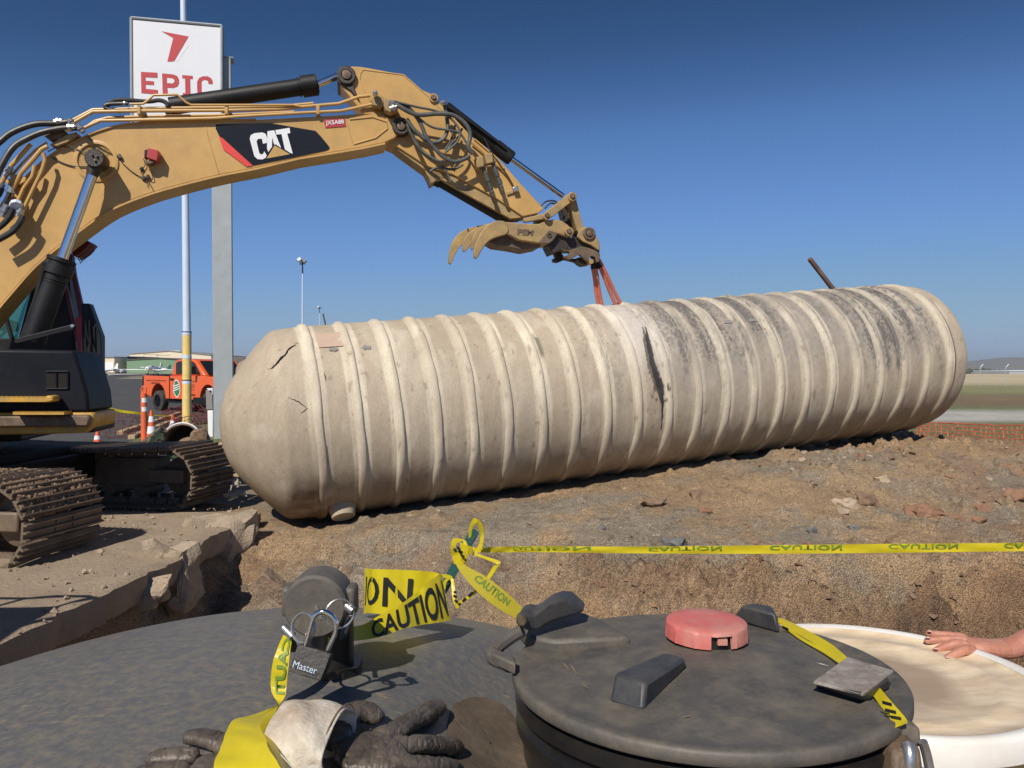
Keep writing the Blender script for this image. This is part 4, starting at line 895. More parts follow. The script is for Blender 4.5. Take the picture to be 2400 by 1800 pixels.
slab_px('valve_tap', A2([(1385, 880), (1420, 870), (1430, 905), (1395, 912)]), .26, .05, M['steel']); slab_px('stiffener', A2([(1345, 905), (1400, 895), (1405, 915), (1350, 935)]), .215, .02, M['yellow_worn'])
tube_px('steel_pipe', A2([(1120, 590), (1180, 640), (1280, 730), (1340, 790), (1390, 870)]), .23, 2.2, Y, ex)
tube_px('steel_pipe', A2([(1140, 570), (1210, 630), (1290, 700), (1330, 760)]), .2, 2.2, Y, ex)
# ---- upper body
BO = 1.35
def body(name, pts, off, th, mat, bevel=.015, parent=ex): return slab_px(name, pts, off, th, mat, parent, bevel)
bxp = [(-150, 816), (0, 818), (170, 821), (178, 833), (190, 872), (205, 922), (209, 966), (-150, 966)]
tb_ = body('tool_box', bxp, BO, .85, M['blackbox'], .03)
mb = MB(); P = [EP(u, v, BO+.004) for u, v in A4([(398, 1182), (586, 1182), (586, 1330), (398, 1330)])]; mb.prism(P, EN*.03); mb.build('vent_opening', M['crack'], tb_)
for ln in ([(398, 1182), (586, 1182)], [(586, 1182), (586, 1330)], [(398, 1330), (586, 1330)], [(487, 1182), (487, 1328)]):
    a_, b_ = A4(ln); mb = MB(); mb.tube([EP(*a_, BO+.012), EP(*b_, BO+.012)], .008, 6); mb.build('vent_bar', M['blackbox'], tb_)
def step(x0, x1, y0, y1, nm):
    pts = [(x0, y1)]; n = 40
    for i in range(n+1):
        u = x0+(x1-x0)*i/n; pts.append((u, y0+(1.2 if i % 2 else -1.2)))
    pts.append((x1, y1)); body(nm, pts, BO+.22, .24, M['stepyellow'], 0)
M['stepyellow'] = pmat('step_yellow', (.60, .34, .05), (.52, .29, .05), 6, .5, .1, .1, 50, dust=(.3, .22, .12), damt=.4, dscale=6)
step(-120, 108, 931, 942, 'step_tread'); body('step_bracket', [(107, 927), (124, 928), (125, 941), (107, 944)], BO+.225, .2, M['stepyellow'])
body('mudguard_shelf', [(-150, 968), (216, 967), (220, 975), (219, 990), (213, 1004), (200, 1015), (-150, 1022)], BO+.02, .8, M['stepyellow'], .02)
body('bumper_beam', [(-150, 976), (208, 973), (211, 982), (205, 1000), (-150, 1003)], BO+.10, .12, M['brown_steel'], .02)
step(30, 150, 966, 972, 'step_tread')
body('platform', [(-150, 1000), (222, 998), (220, 1014), (-150, 1026)], BO-.1, .75, M['black'], .02); body('platform_far_side', [(-150, 990), (50, 990), (50, 1034), (-150, 1042)], BO-.9, 1.7, M['black'], .02)
body('front_guard_panel', [(190, 711), (209, 711), (237, 788), (237, 1004), (222, 1008), (216, 900), (206, 850), (192, 840)], .25, .16, M['black'], .01)
for ln in ([(201, 722), (201, 840)], [(209, 750), (212, 870)], [(196, 744), (208, 800)], [(198, 792), (199, 880)]): tube_px('guard_rail', ln, .32, 1.6, M['black'], ex, False, 6)
body('guard_lamp', [(200, 830), (216, 832), (216, 850), (200, 850)], .34, .05, M['steel'], .004)
# cab
cab = body('cab', [(79, 650), (84, 640), (152, 585), (160, 640), (166, 700), (172, 760), (180, 850), (40, 850), (40, 797)], -.45, .35, M['black'], .02)
body('cab_pillar', [(3, 716), (8, 714), (31, 795), (22, 795)], -.45, .06, M['black'], .004, cab)
body('cab_frame', [(-150, 793), (45, 793), (45, 830), (-150, 830)], -.45, .9, M['black'], .01, cab)
body('cab_glass', [(-150, 700), (10, 600), (74, 640), (79, 655), (41, 795), (-150, 795)], -.47, .006, M['cabglass'], 0, cab)
body('cab_glass', [(-150, 700), (10, 600), (74, 640), (79, 655), (41, 795), (-150, 795)], -1.38, .006, M['cabglass'], 0, cab)
body('seat_back', [(-10, 748), (14, 748), (14, 773), (-10, 775)], -.8, .4, M['black'], .02, cab)
tube_px('control_lever', [(0, 790), (10, 780), (20, 775), (26, 780)], -.6, 3, M['black'], cab)
DR = M['dkred']
body('cab_guard_post', [(158, 600), (166, 596), (192, 708), (196, 742), (186, 744)], -.42, .06, DR, .004, cab)
body('cab_guard_post', [(143, 640), (150, 640), (176, 757), (183, 800), (176, 800)], -.40, .06, DR, .004, cab)
body('cab_guard_post', [(176, 744), (192, 740), (190, 860), (182, 835)], -.38, .05, M['red'], .004, cab)
body('cab_guard_visor', [(172, 562), (176, 560), (206, 564), (212, 570), (200, 582), (186, 596), (172, 600), (160, 575)], -.40, .3, DR, .004, cab)
for i in range(11):
    u = 214-i*3.2; v = 571+i*2.9; tube_px('visor_slat', [(u-4, v-1), (u+2, v+6), (u+6, v+14), (u+6, v+19)], -.36, .9, DR, cab, True, 5)
tube_px('visor_slat', [(222, 585), (212, 597), (192, 609), (173, 606), (190, 598), (204, 588)], -.36, 1.1, M['black'], cab, False, 5)
bar_px('grab_bar', (40, 799), (172, 766), 13, .95, .03, M['black'], ends=1.05)
mb = MB(); c_ = EP(171, 764, .96); mb.cyl(c_, c_-EN*.03, .018, 8); mb.build('bolt', M['steel'], ex)
# ---- tracks
ta = Vector((.981, -.19, 0)).normalized(); tw = Vector((.19, .981, 0)).normalized()
TRR, TLEN = .345, 3.75; TZ = -1.745+TRR+.056
shoe = MB(); SW = .92; PITCHS = .188
shoe.box((0, 0, .012), PITCHS-.012, SW, .022)
for gx_ in (-.066, 0, .066): shoe.prism([(gx_-.012, -SW/2, .023), (gx_+.012, -SW/2, .023), (gx_+.006, -SW/2, .056), (gx_-.006, -SW/2, .056)], (0, SW, 0))
for sy in (-.18, .18): shoe.box((0, sy, -.035), .14, .05, .07)
for sx in (-.033, .033):
    for sy in (-.10, .10): shoe.cyl((sx, sy, .022), (sx, sy, .036), .014, 6)
sme = None
def track(name, P0):
    global sme
    root = bpy.data.objects.new(name, None); col.objects.link(root); root.parent = ex
    c_front = P0-ta*TRR; c_front = Vector((c_front.x, c_front.y, TZ)); root.location = c_front+tw*SW/2-origin(ex)
    L = 2*TLEN+2*math.pi*TRR; n = int(L/PITCHS); pt = L/n
    for i in range(n):
        d = i*pt
        if d < TLEN: u, z, ang = -d, TRR, math.pi; sag = 0
        elif d < TLEN+math.pi*TRR: a_ = (d-TLEN)/TRR; u, z, ang = -TLEN-math.sin(a_)*TRR, math.cos(a_)*TRR, math.pi+a_
        elif d < 2*TLEN+math.pi*TRR: u, z, ang = -TLEN+(d-TLEN-math.pi*TRR), -TRR, 0
        else: a_ = (d-2*TLEN-math.pi*TRR)/TRR; u, z, ang = math.sin(a_)*TRR, -math.cos(a_)*TRR, a_
        if d < TLEN: z -= .05*math.sin(math.pi*d/TLEN)
        X = ta*math.cos(ang)+Vector((0, 0, 1))*math.sin(ang); Yv = tw; Z = -(Vector((0, 0, 1))*math.cos(ang)-ta*math.sin(ang))
        if sme is None:
            o = shoe.build('track_shoe', M['track'], None, bevel=0, flat=True); sme = o.data
        else: o = bpy.data.objects.new('track_shoe', sme); col.objects.link(o)
        o.parent = root
        m = Matrix((X, Yv, Z)).transposed().to_4x4(); jit = random.uniform(-.004, .004); m.translation = ta*u+Vector((0, 0, z+jit)); o.matrix_basis = m
    for u in (0, -TLEN):
        mb = MB(); mb.lathe(c_front+ta*u+tw*(SW/2-.12), tw, [(0, 0), (0, .2), (.02, .245), (.06, .245), (.07, .225), (.17, .225), (.18, .245), (.22, .245), (.24, .2), (.24, 0)], 30); mb.build('idler_wheel', M['track'], root)
    for k in range(7):
        mb = MB(); mb.lathe(c_front+ta*(-.55-k*.44)+Vector((0, 0, -.19))+tw*(SW/2-.2), tw, [(0, 0), (0, .08), (.40, .08), (.40, 0)], 18); mb.build('track_roller', M['track'], root)
    mb = MB(); mb.box(c_front+ta*(-TLEN/2-.1)+tw*SW/2+Vector((0, 0, .04)), TLEN-.5, .34, .36, ta, tw); mb.box(c_front+ta*(-.16)+tw*SW/2, .5, .46, .18, ta, tw); mb.build('track_frame', M['track'], root, bevel=.02)
track('track', Vector((-4.12, 6.38, 0))); track('track', Vector((-4.40, 6.80, 0))+tw*2.48+ta*.03)
mb = MB(); cc_ = Vector((-6.6, 8.75, 0)); mb.box(cc_+Vector((0, 0, -1.12)), 1.9, 1.9, .36, ta, tw); mb.box(cc_+Vector((.2, 0, -1.2))+ta*.75, .3, 2.3, .3, ta, tw); mb.box(cc_+Vector((0, 0, -1.2))-ta*.75, .3, 2.3, .3, ta, tw)
mb.lathe(cc_+Vector((0, 0, -.96)), (0, 0, 1), [(0, 0), (0, .62), (.28, .62), (.28, 0)], 36); mb.build('undercarriage_frame', M['black'], ex, bevel=.02)
# upper body behind the frame edge (counterweight side), mostly out of view
body('engine_housing', [(-620, 800), (-155, 812), (-155, 1015), (-620, 1040)], BO, 2.7, M['stepyellow'], .05)
# ---- dirt caked on the near track
rs = np.random.RandomState(3); mb = MB(); c_front = Vector((-4.12, 6.38, TZ))-ta*TRR
for i in range(2600):
    d = rs.uniform(0, .95); wv = rs.uniform(.03, .88)
    if vnoise(wv*5, d*6, 0, 5) < .42: continue
    a_ = rs.uniform(-.15, 1.35); Rr = TRR+.028
    if rs.rand() < .35: u, z = -rs.uniform(0, 1.2), Rr
    else: u, z = math.sin(a_)*Rr, math.cos(a_)*Rr
    p = c_front+ta*u+tw*wv+Vector((0, 0, z)); r = rs.uniform(.008, .022)
    mb.add(IV*(1+.3*rs.normal(size=(len(IV), 1)))*r+np.array(p), IF)
o = mb.build('caked_dirt', M['clod'], ex, flat=True); o['kind'] = 'stuff'
# ---- sling
S1 = thing('lifting_sling', 'faded orange lifting sling from the coupler down to the tank top', 'sling', tuple(EP(1385, 612, .1)))
top_ = EP(1392, 600, .10)
def strap(a, b, off0, w, name='strap', mat=M['sling']):
    mb = MB(); pts = spline([a, a.lerp(b, .33)+Vector((.006, 0, 0)), a.lerp(b, .66)-Vector((.004, 0, 0)), b], 5)
    mb.tube(pts, w, 8); mb.build(name, mat, S1)
ya = 10.55
for (a_, b_) in (((1386, 612), (1404, 722)), ((1392, 612), (1412, 722)), ((1398, 610), (1444, 716)), ((1403, 608), (1456, 714))): strap(W(*a_, 10.5), W(*b_, 10.72), 0, .026)
strap(W(1391, 598, 10.5), W(1393, 630, 10.53), 0, .048, 'sleeve', M['black']); strap(W(1392, 598, 10.5), W(1406, 628, 10.53), 0, .042, 'sleeve', M['black'])
# ================================================================== BACKGROUND THINGS
SP = Pl(-9.1, 18.2, .22)
post = MB(); a = [SP(498, 1043, -.28), SP(543, 1043, -.28)]
def vbox(mb, U0, U1, V0_, V1_, pl, off, th, dx=0):
    P = [pl(U0, V0_, off), pl(U1, V0_, off), pl(U1, V1_, off), pl(U0, V1_, off)]; mb.prism(P, pl.n*th)
PP = Pl(-7.2, 18.75, .31)
t1_ = thing('sign_post', 'tall square grey steel post standing beside the beige tank', 'post', tuple(PP(521, 1040)))
mb = MB(); P = [PP(498, 1060, 0), PP(544, 1060, 0), PP(547, 136, 0), PP(501, 136, 0)]; 
zt, zb = P[2].z, GZ-.4; xl, xr = PP(499, 800, 0), PP(545, 800, 0)
P = [Vector((xl.x, xl.y, zb)), Vector((xr.x, xr.y, zb)), Vector((xr.x, xr.y, zt)), Vector((xl.x, xl.y, zt))]; mb.prism(P, PP.n*.42); mb.build('column', M['galv'], t1_, bevel=.012)
mb = MB(); c_ = (P[2]+P[3])/2+PP.n*.22; mb.box((c_.x+.03, c_.y, zt+.012), .52, .44, .02, PP.t, PP.n); mb.build('cap_plate', M['galv'], t1_)
sg = thing('sign_board', 'white sign board with red wing emblem and red letters EPIC', 'sign', tuple(SP(413, 160)))
mb = MB(); mb.prism([SP(305, 39, 0), SP(521, 59, 0), SP(521, 292, 0), SP(307, 300, 0)], SP.n*.30); mb.build('cabinet', M['bldgrey'], sg, bevel=.01)
mb = MB(); mb.prism([SP(311, 46, .012), SP(516, 65, .012), SP(516, 288, .012), SP(313, 294, .012)], SP.n*.01); mb.build('face_panel', M['signwhite'], sg)
def fl(name, pts, mat, off=.018): m_ = MB(); m_.add([SP(u, v, off) for u, v in pts], [tuple(range(len(pts)))]); return m_.build(name, mat, sg, flat=True)
for ln in ([(307, 41), (520, 60)], [(519, 60), (519, 292)], [(307, 41), (309, 298)]):
    m_ = MB(); m_.tube([SP(*ln[0], .02), SP(*ln[1], .02)], .03, 6); m_.build('frame', M['galv'], sg)
fl('emblem', A1([(1045, 202), (1222, 236), (1130, 393), (1120, 397), (1084, 399), (1122, 246)]), M['signred'])
fl('letter', A1([(913, 465), (1020, 471), (1020, 504), (943, 500), (943, 523), (998, 527), (998, 551), (944, 548), (944, 575), (1023, 583), (1023, 612), (916, 603)]), M['signred'])
def ptex(x0, y0): return [(1050, 475), (1122, 482), (1148, 492), (1160, 515), (1160, 540), (1150, 560), (1125, 570), (1084, 568), (1088, 615), (1054, 611)]
fl('letter', A1(ptex(0, 0)), M['signred']); fl('letter_counter', A1([(1083, 505), (1118, 509), (1130, 518), (1130, 532), (1118, 541), (1083, 539)]), M['signwhite'], .024)
fl('letter', A1([(1181, 486), (1249, 491), (1249, 512), (1232, 511), (1234, 606), (1251, 608), (1251, 631), (1184, 625), (1184, 602), (1201, 603), (1199, 508), (1181, 507)]), M['signred'])
fl('letter', A1([(1378, 545), (1350, 543), (1348, 525), (1335, 518), (1318, 518), (1306, 528), (1306, 592), (1318, 606), (1338, 608), (1350, 598), (1351, 590), (1380, 592), (1376, 620), (1355, 637), (1325, 640), (1296, 630), (1280, 608), (1277, 575), (1277, 530), (1290, 505), (1315, 494), (1345, 494), (1368, 506), (1378, 525)]), M['signred'])
fl('faded_mark', A1([(1222, 292), (1150, 395), (1132, 398), (1200, 290)]), M['white'], .016)
pl_ = thing('light_pole', 'tall pale blue pole with yellow sleeve round its foot', 'pole', tuple(onz(438, 990, GZ)))
pb = onz(438, 996, GZ+.05); ytop = W(438, 780, pb.y); mb = MB()
mb.tube([ytop, Vector((pb.x-.02, pb.y, 16))], [.118, .070], 20); mb.build('pole_shaft', M['polewhite'], pl_)
mb = MB(); mb.tube([Vector((pb.x, pb.y, GZ-.1)), Vector((pb.x, pb.y, GZ+.06)), Vector((pb.x, pb.y, GZ+.10)), ytop], [.20, .20, .135, .132], 20); mb.build('yellow_sleeve', M['poleyellow'], pl_)
for V in (781, 836, 895):
    p = W(438, V, pb.y); mb = MB(); mb.tube([p-Vector((0, 0, .055)), p+Vector((0, 0, .055))], [.137, .137], 20); mb.build('band', M['polewhite'], pl_)
for V in (778, 891): 
    p = W(438, V, pb.y); mb = MB(); mb.tube([p-Vector((0, 0, .015)), p+Vector((0, 0, .015))], [.141, .141], 20); mb.build('strap_band', M['black'], pl_)
# ---- pickup truck
def truck():
    rw = onz(371, 964, GZ); h = Vector((.79, -.61, 0)).normalized(); lft = Vector((.61, .79, 0)).normalized()
    T = thing('pickup_truck', 'orange crew cab pickup truck parked on the apron behind the pole', 'truck', tuple(rw))
    base = rw.copy(); Wd = 2.0
    def L(x, y, z): return base+h*x+lft*(y)+Vector((0, 0, z))          # y = 0 on the near side
    def arch(cx, r, z0): return [(cx+r*math.cos(a), z0+r*math.sin(a)) for a in np.linspace(math.pi, 0, 13)]
    # wheel centre z .44, x = 0 rear, 3.8 front
    out = [(-1.25, .72)]+[(-.62, .62)]+arch(0, .60, .56)+[(.62, .55), (3.15, .55)]+arch(3.8, .60, .56)+[(4.45, .62), (4.85, .75), (4.90, 1.25), (4.6, 1.42), (3.35, 1.50), (.95, 1.50), (.88, 1.47), (-1.25, 1.50), (-1.29, 1.1)]
    mb = MB(); mb.prism([L(x, .0, z) for x, z in out], lft*Wd); bd = mb.build('body', M['truck'], T, bevel=.03)
    cabp = [(.88, 1.50), (1.12, 2.02), (1.35, 2.16), (2.45, 2.17), (2.75, 2.10), (3.40, 1.50)]
    mb = MB(); mb.prism([L(x, .10, z) for x, z in cabp], lft*(Wd-.2)); mb.build('cab', M['truck'], T, bevel=.05)
    for w in ([(1.28, 1.56), (1.30, 2.0), (1.45, 2.08), (1.93, 2.09), (1.93, 1.56)], [(2.08, 1.56), (2.08, 2.09), (2.55, 2.07), (2.72, 2.0), (3.12, 1.56)]):
        mb = MB(); mb.prism([L(x, .08, z) for x, z in w], lft*.03); mb.build('side_window', M['darkglass'], T)
    mb = MB(); mb.prism([L(2.80, .25, 2.08), L(3.44, .25, 1.53), L(3.47, .25, 1.53), L(2.83, .25, 2.10)], lft*(Wd-.5)); mb.build('windscreen', M['darkglass'], T)
    mb = MB(); mb.prism([L(x, .06, z) for x, z in [(-1.20, 1.505), (.80, 1.505), (.80, 1.53), (-1.20, 1.53)]], lft*(Wd-.12)); mb.build('bed_rail', M['black'], T)
    mb = MB(); mb.prism([L(x, -.01, z) for x, z in [(-1.30, 1.02), (-1.19, 1.02), (-1.19, 1.46), (-1.30, 1.46)]], lft*.2); mb.build('taillight', M['darkglass'], T)
    mb = MB(); mb.prism([L(x, .05, z) for x, z in [(-1.48, .62), (-1.22, .62), (-1.22, .85), (-1.48, .85)]], lft*(Wd-.1)); mb.build('rear_bumper', M['truck'], T, bevel=.02)
    for cx in (0, 3.8):
        for yy_, sg_ in ((.02, 1), (Wd-.02, -1)):
            c_ = L(cx, yy_, .44); mb = MB(); mb.lathe(c_-lft*.06*sg_, lft*sg_, [(.05, .24), (.0, .26), (.0, .38), (.03, .43), (.08, .44), (.24, .44), (.28, .42), (.30, .30), (.30, .0)], 36); ty = mb.build('wheel', M['tyre'], T)
            mb = MB(); mb.lathe(c_-lft*.05*sg_, lft*sg_, [(.06, .0), (.04, .06), (.06, .09), (.11, .12), (.10, .22), (.0, .245), (.0, .27), (.1, .27)], 30); mb.build('rim', M['black'], ty)
            mb = MB()
            for k in range(8):
                a_ = k*math.pi/4; dd = h*math.cos(a_)+Vector((0, 0, 1))*math.sin(a_); mb.box(c_-lft*.02*sg_+dd*.15, .20, .045, .05, dd, lft)
            mb.build('spoke', M['blackbox'], ty)
    for x0_ in (.96, 2.02):
        mb = MB(); mb.box(L(x0_, -.004, 1.03), .014, .012, .9, h, lft); mb.build('door_gap', M['crack'], T)
    mb = MB(); mb.box(L(.92, -.004, 1.0), .03, .012, 1.0, h, lft); mb.build('panel_gap', M['crack'], T)
    for x0_ in (1.15, 2.2): mb = MB(); mb.box(L(x0_, -.03, 1.36), .26, .05, .06, h, lft); mb.build('door_handle', M['black'], T, bevel=.01)
    mb = MB(); mb.box(L(1.9, .1, .42), 2.4, .12, .08, h, lft); mb.build('side_step', M['black'], T)
    mb = MB(); mb.box(L(3.05, -.2, 1.72), .12, .24, .3, h, lft); mb.box(L(3.02, -.08, 1.6), .06, .16, .05, h, lft); mb.build('door_mirror', M['black'], T, bevel=.02)
    mb = MB(); mb.box(L(3.5, .5, .5), 1.2, 1.2, .3, h, lft); mb.box(L(1.5, 1, .5), 5.0, .9, .24, h, lft); mb.build('chassis', M['black'], T)
    def tx(s, x, z, w, hh, mat=M['printgrey'], b=.02): put_text(s, quadfn(L(x, -.008, z), L(x+w, -.008, z), L(x, -.008, z+hh), L(x+w, -.008, z+hh)), 'lettering', mat, T, b)
    tx('EMERGENCY ENVIRONMENTAL SERVICES', -.95, 1.26, 1.6, .055); tx('1-888-482-9422', -.58, 1.14, .75, .08)
    tx('www.blue', 2.05, .70, .85, .10, M['black']); tx('Emergency Response', 2.1, 1.24, .95, .06)
    for k in range(4): tx(['Environmental', 'Remediation', 'Transport', '24 Hour'][k], 2.35-.0*k, 1.13-.07*k, .5, .04)
    em = [(.14, 1.30), (.24, 1.36), (.34, 1.30), (.44, 1.22), (.50, .98), (.47, .78), (.36, .64), (.24, .60), (.13, .72), (.02, .86), (.06, 1.02), (.03, 1.10), (.10, 1.18)]
    for k, mt, o_ in ((1.0, M['white'], -.006), (.86, M['logogreen'], -.010)):
        mb = MB(); mb.add([L(1.20+(x-.27)*k*1.15+.3, o_, 1.0+(z-1.0)*k) for x, z in em], [tuple(range(len(em)))]); mb.build('emblem', mt, T, flat=True)
    for k in range(3):
        mb = MB(); mb.add([L(1.28+a_, -.014, .86+b_+.09*k) for a_, b_ in ((0, 0), (.42, .10), (.42, .14), (0, .05))], [(0, 1, 2, 3)]); mb.build('emblem', M['white'], T, flat=True)
M['logogreen'] = pmat('emblem_green', (.03, .22, .08), None, 5, .4)
truck()
# ---- hangars
def shed(name, label, pts_px, y, depth, mat, k=.0, roof=M['bldgrey'], doors=()):
    P_ = Pl((pts_px[0][0]-1200)/FP*y, y, k); root = thing(name, label, 'building', tuple(P_(pts_px[0][0], 873)))
    P = [P_(u, v, 0) for u, v in pts_px]; P = [Vector((p.x, p.y, p.z)) for p in P]; mb = MB(); mb.prism(P, P_.n*depth); mb.build('wall', mat, root)
    zm = min(p.z for p in P); ri = [i for i in range(len(P)) if P[i].z > zm+1.0]; mb = MB()
    tops = sorted([P[i] for i in ri], key=lambda p: p.x); mb.prism([p+Vector((0, 0, .05))-P_.n*.5 for p in tops]+[p+Vector((0, 0, .40))-P_.n*.5 for p in tops[::-1]], P_.n*(depth+1)); mb.build('roof', roof, root)
    for dpx, m_ in doors:
        mb = MB(); mb.prism([P_(u, v, .25) for u, v in dpx], P_.n*.3); mb.build('door', m_, root)
    return root
shed('hangar', 'large cream hangar with wide low gabled roof behind the green one', [(304, 880), (304, 830), (397, 823), (495, 833), (495, 880)], 430, 60, M['bldcream'], .02)
shed('hangar', 'green hangar with low gabled roof behind the white aircraft', [(297, 876), (297, 844), (375, 840), (452, 845), (452, 876)], 345, 50, M['bldgreen'], .02, M['blddark'])
B3 = Pl(-185, 345, 0)
shed('hangar', 'small cream building with white door at the left of the green hangar', [(225, 873), (225, 838), (268, 838), (268, 873)], 340, 30, M['bldcream'], 0, M['bldgrey'], [([(242, 872), (266, 872), (266, 849), (242, 849)], M['white'])])
shed('hangar', 'dark grey shed wall between the cream building and the green hangar', [(269, 875), (269, 838), (300, 837), (300, 875)], 352, 30, M['blddark'])
for (u0, u1, v0, v1) in ((337, 372, 831, 845), (368, 398, 833, 845)):
    q = Pl(-200, 427, .02); m_ = MB()
    for ln in ([(u0, v0), (u1, v0)], [(u0, v0), (u0, v1)]): m_.tube([q(*ln[0]), q(*ln[1])], .10, 4)
    tag(m_.build('door_track', M['blddark'], None), 'dark door outline on the cream hangar gable %s' % ('left' if u0 < 350 else 'right'), 'door frame')
mb = MB()
for u in (399, 404, 409, 414, 419): p = W(u, 822.5, 440); mb.lathe(p-Vector((0, 0, .8)), (0, 0, 1), [(0, .35), (.7, .35), (.7, .6), (1.1, .45), (1.2, 0)], 8)
tag(mb.build('roof_vent', M['white'], None), 'row of white turbine vents on the cream hangar ridge', 'roof vents')
shed('warehouse', 'pale metal building in front of the far trees at the right edge', [(2365, 878), (2365, 870), (2480, 869), (2480, 878)], 520, 40, M['galv'], 0, M['white'])
# ---- light aircraft
def aircraft(label, U, V, y, hd, high=True, sc=1.0):
    g = onz(U, V, float(terrain(0, 30))); g = W(U, V, y); g.z = max(g.z, GZ-.2)
    A = thing('light_aircraft', label, 'aircraft', tuple(g), 'light aircraft parked by the hangars')
    f = Vector((math.cos(hd), math.sin(hd), 0)); s = Vector((-math.sin(hd), math.cos(hd), 0)); up = Vector((0, 0, 1))
    def L(x, y_, z): return g+(f*x+s*y_+up*z)*sc
    mb = MB(); mb.lathe(L(-5.2, 0, 1.5), f, [(0, .05), (.6, .2), (2.5, .42), (3.8, .62), (5.2, .68), (6.4, .52), (7.0, .42), (7.2, .1)], 16); mb.build('fuselage', M['plane'], A)
    zw = 2.15 if high else 1.15
    mb = MB(); mb.prism([L(.9, -5.4, zw), L(-.5, -5.4, zw), L(-.5, 5.4, zw), L(.9, 5.4, zw)], (0, 0, .16)); mb.build('wing', M['plane'], A, bevel=.04)
    mb = MB(); mb.prism([L(-5.1, -1.7, 1.6), L(-4.2, -1.7, 1.6), L(-4.0, 1.7, 1.6), L(-5.1, 1.7, 1.6)], (0, 0, .08)); mb.build('tailplane', M['plane'], A)
    mb = MB(); mb.prism([L(-5.3, -.05, 1.5), L(-4.0, -.05, 1.6), L(-4.9, -.05, 3.0), L(-5.5, -.05, 3.0)], s*.1); mb.build('fin', M['planegreen'] if high else M['plane'], A)
    mb = MB(); mb.prism([L(-.4, -.5, 1.75), L(1.0, -.5, 1.75), L(.7, -.5, 2.12), L(-.2, -.5, 2.12)], s*1.0*sc); mb.build('cockpit_glass', M['darkglass'], A)
    for x_, y_ in ((1.6, 0), (-.2, 1.1), (-.2, -1.1)):
        mb = MB(); mb.lathe(L(x_, y_-.07, .2), s, [(0, 0), (0, .2), (.14, .2), (.14, 0)], 14); mb.tube([L(x_, y_, .2), L(x_*.8, y_*.4, 1.1)], .05, 6); mb.build('wheel', M['tyre'], A)
    if high:
        for sg_ in (-1, 1): mb = MB(); mb.tube([L(.1, sg_*.5, 1.0), L(.2, sg_*2.6, 2.15)], .04, 6); mb.build('strut', M['plane'], A)
aircraft('white high wing aircraft with dark tail fin in front of the green hangar', 364, 878, 232, .35+math.pi/2+1.0, True, 1.0)
aircraft('white low wing aircraft with wings spread before the green hangar', 355, 879, 168, -1.57, False, .95)
aircraft('white aircraft half hidden behind the black excavator guard', 240, 880, 190, 2.75, False, 1.0)
aircraft('white high wing aircraft beside the dark grey shed', 287, 879, 240, -1.2, True, .8)
# ---- floodlight poles
def flood(label, U, Vt, y, k=1.0):
    b_ = W(U, 1000, y); b_.z = GZ; t_ = W(U, Vt, y); F_ = thing('floodlight_pole', label, 'light pole', tuple(b_))
    mb = MB(); mb.tube([b_, t_-Vector((0, 0, .5*k))], [.08*k, .05*k], 12); mb.build('pole_shaft', M['polewhite'], F_)
    mb = MB(); mb.tube([t_-Vector((0, 0, .9*k)), t_], [.06*k, .05*k], 8); mb.build('bracket', M['black'], F_)
    for i, (dx, dz, an) in enumerate(((-.22, .22, .6), (.10, .12, -.5), (-.08, -.02, .2))):
        c_ = t_+Vector((dx*k, -.1+.2*i, dz*k)); mb = MB(); mb.box(c_, .34*k, .3*k, .24*k, (math.cos(an), 0, math.sin(an)), (0, 1, 0)); mb.build('lamp_head', M['white'] if i != 1 else M['bldgrey'], F_, bevel=.03)
        mb = MB(); mb.box(c_+Vector((-.18*k*math.cos(an), 0, -.18*k*math.sin(an))), .04, .26*k, .2*k, (math.cos(an), 0, math.sin(an)), (0, 1, 0)); mb.build('lamp_glass', M['darkglass'], F_)
flood('taller floodlight pole rising over the left end of the tank', 709, 615, 62); flood('shorter more distant floodlight pole over the tank', 749, 722, 118, .85)
mb = MB(); mb.tube([W(757, 735, 80), W(766, 775, 80)], .09, 6); p = W(790, 880, 80); mb.tube([W(766, 775, 80), W(786, 866, 80)], .09, 6)
tag(mb.build('antenna_mast', M['blddark'], None), 'thin leaning mast right of the shorter floodlight pole', 'mast')
# ---- delineator post and cones
def spotz(U, Vt, y): return W(U, Vt, y)
g = W(338, 1030, 17.2); g.z = GZ; dl = thing('delineator_post', 'orange tubular delineator post with two white bands', 'delineator', tuple(g))
zt = W(338, 922, 17.2).z; mb = MB(); mb.lathe(g, (0, 0, 1), [(0, .2), (.05, .2), (.06, .07), (.1, .068), (zt-GZ, .066), (zt-GZ+.01, .055), (zt-GZ+.012, 0)], 24); mb.build('tube', M['orange'], dl)
for V in (938, 959): p = W(338, V, 17.2); mb = MB(); mb.tube([p-Vector((0, 0, .05)), p+Vector((0, 0, .05))], [.069, .069], 24); mb.build('white_band', M['white'], dl)
p = W(337, 914, 17.2); mb = MB(); mb.tube([p+Vector((math.cos(a_)*.052, 0, math.sin(a_)*.085)) for a_ in np.linspace(0, 2*math.pi, 17)[:-1]], .018, 8, closed=True); mb.build('handle', M['orange'], dl)
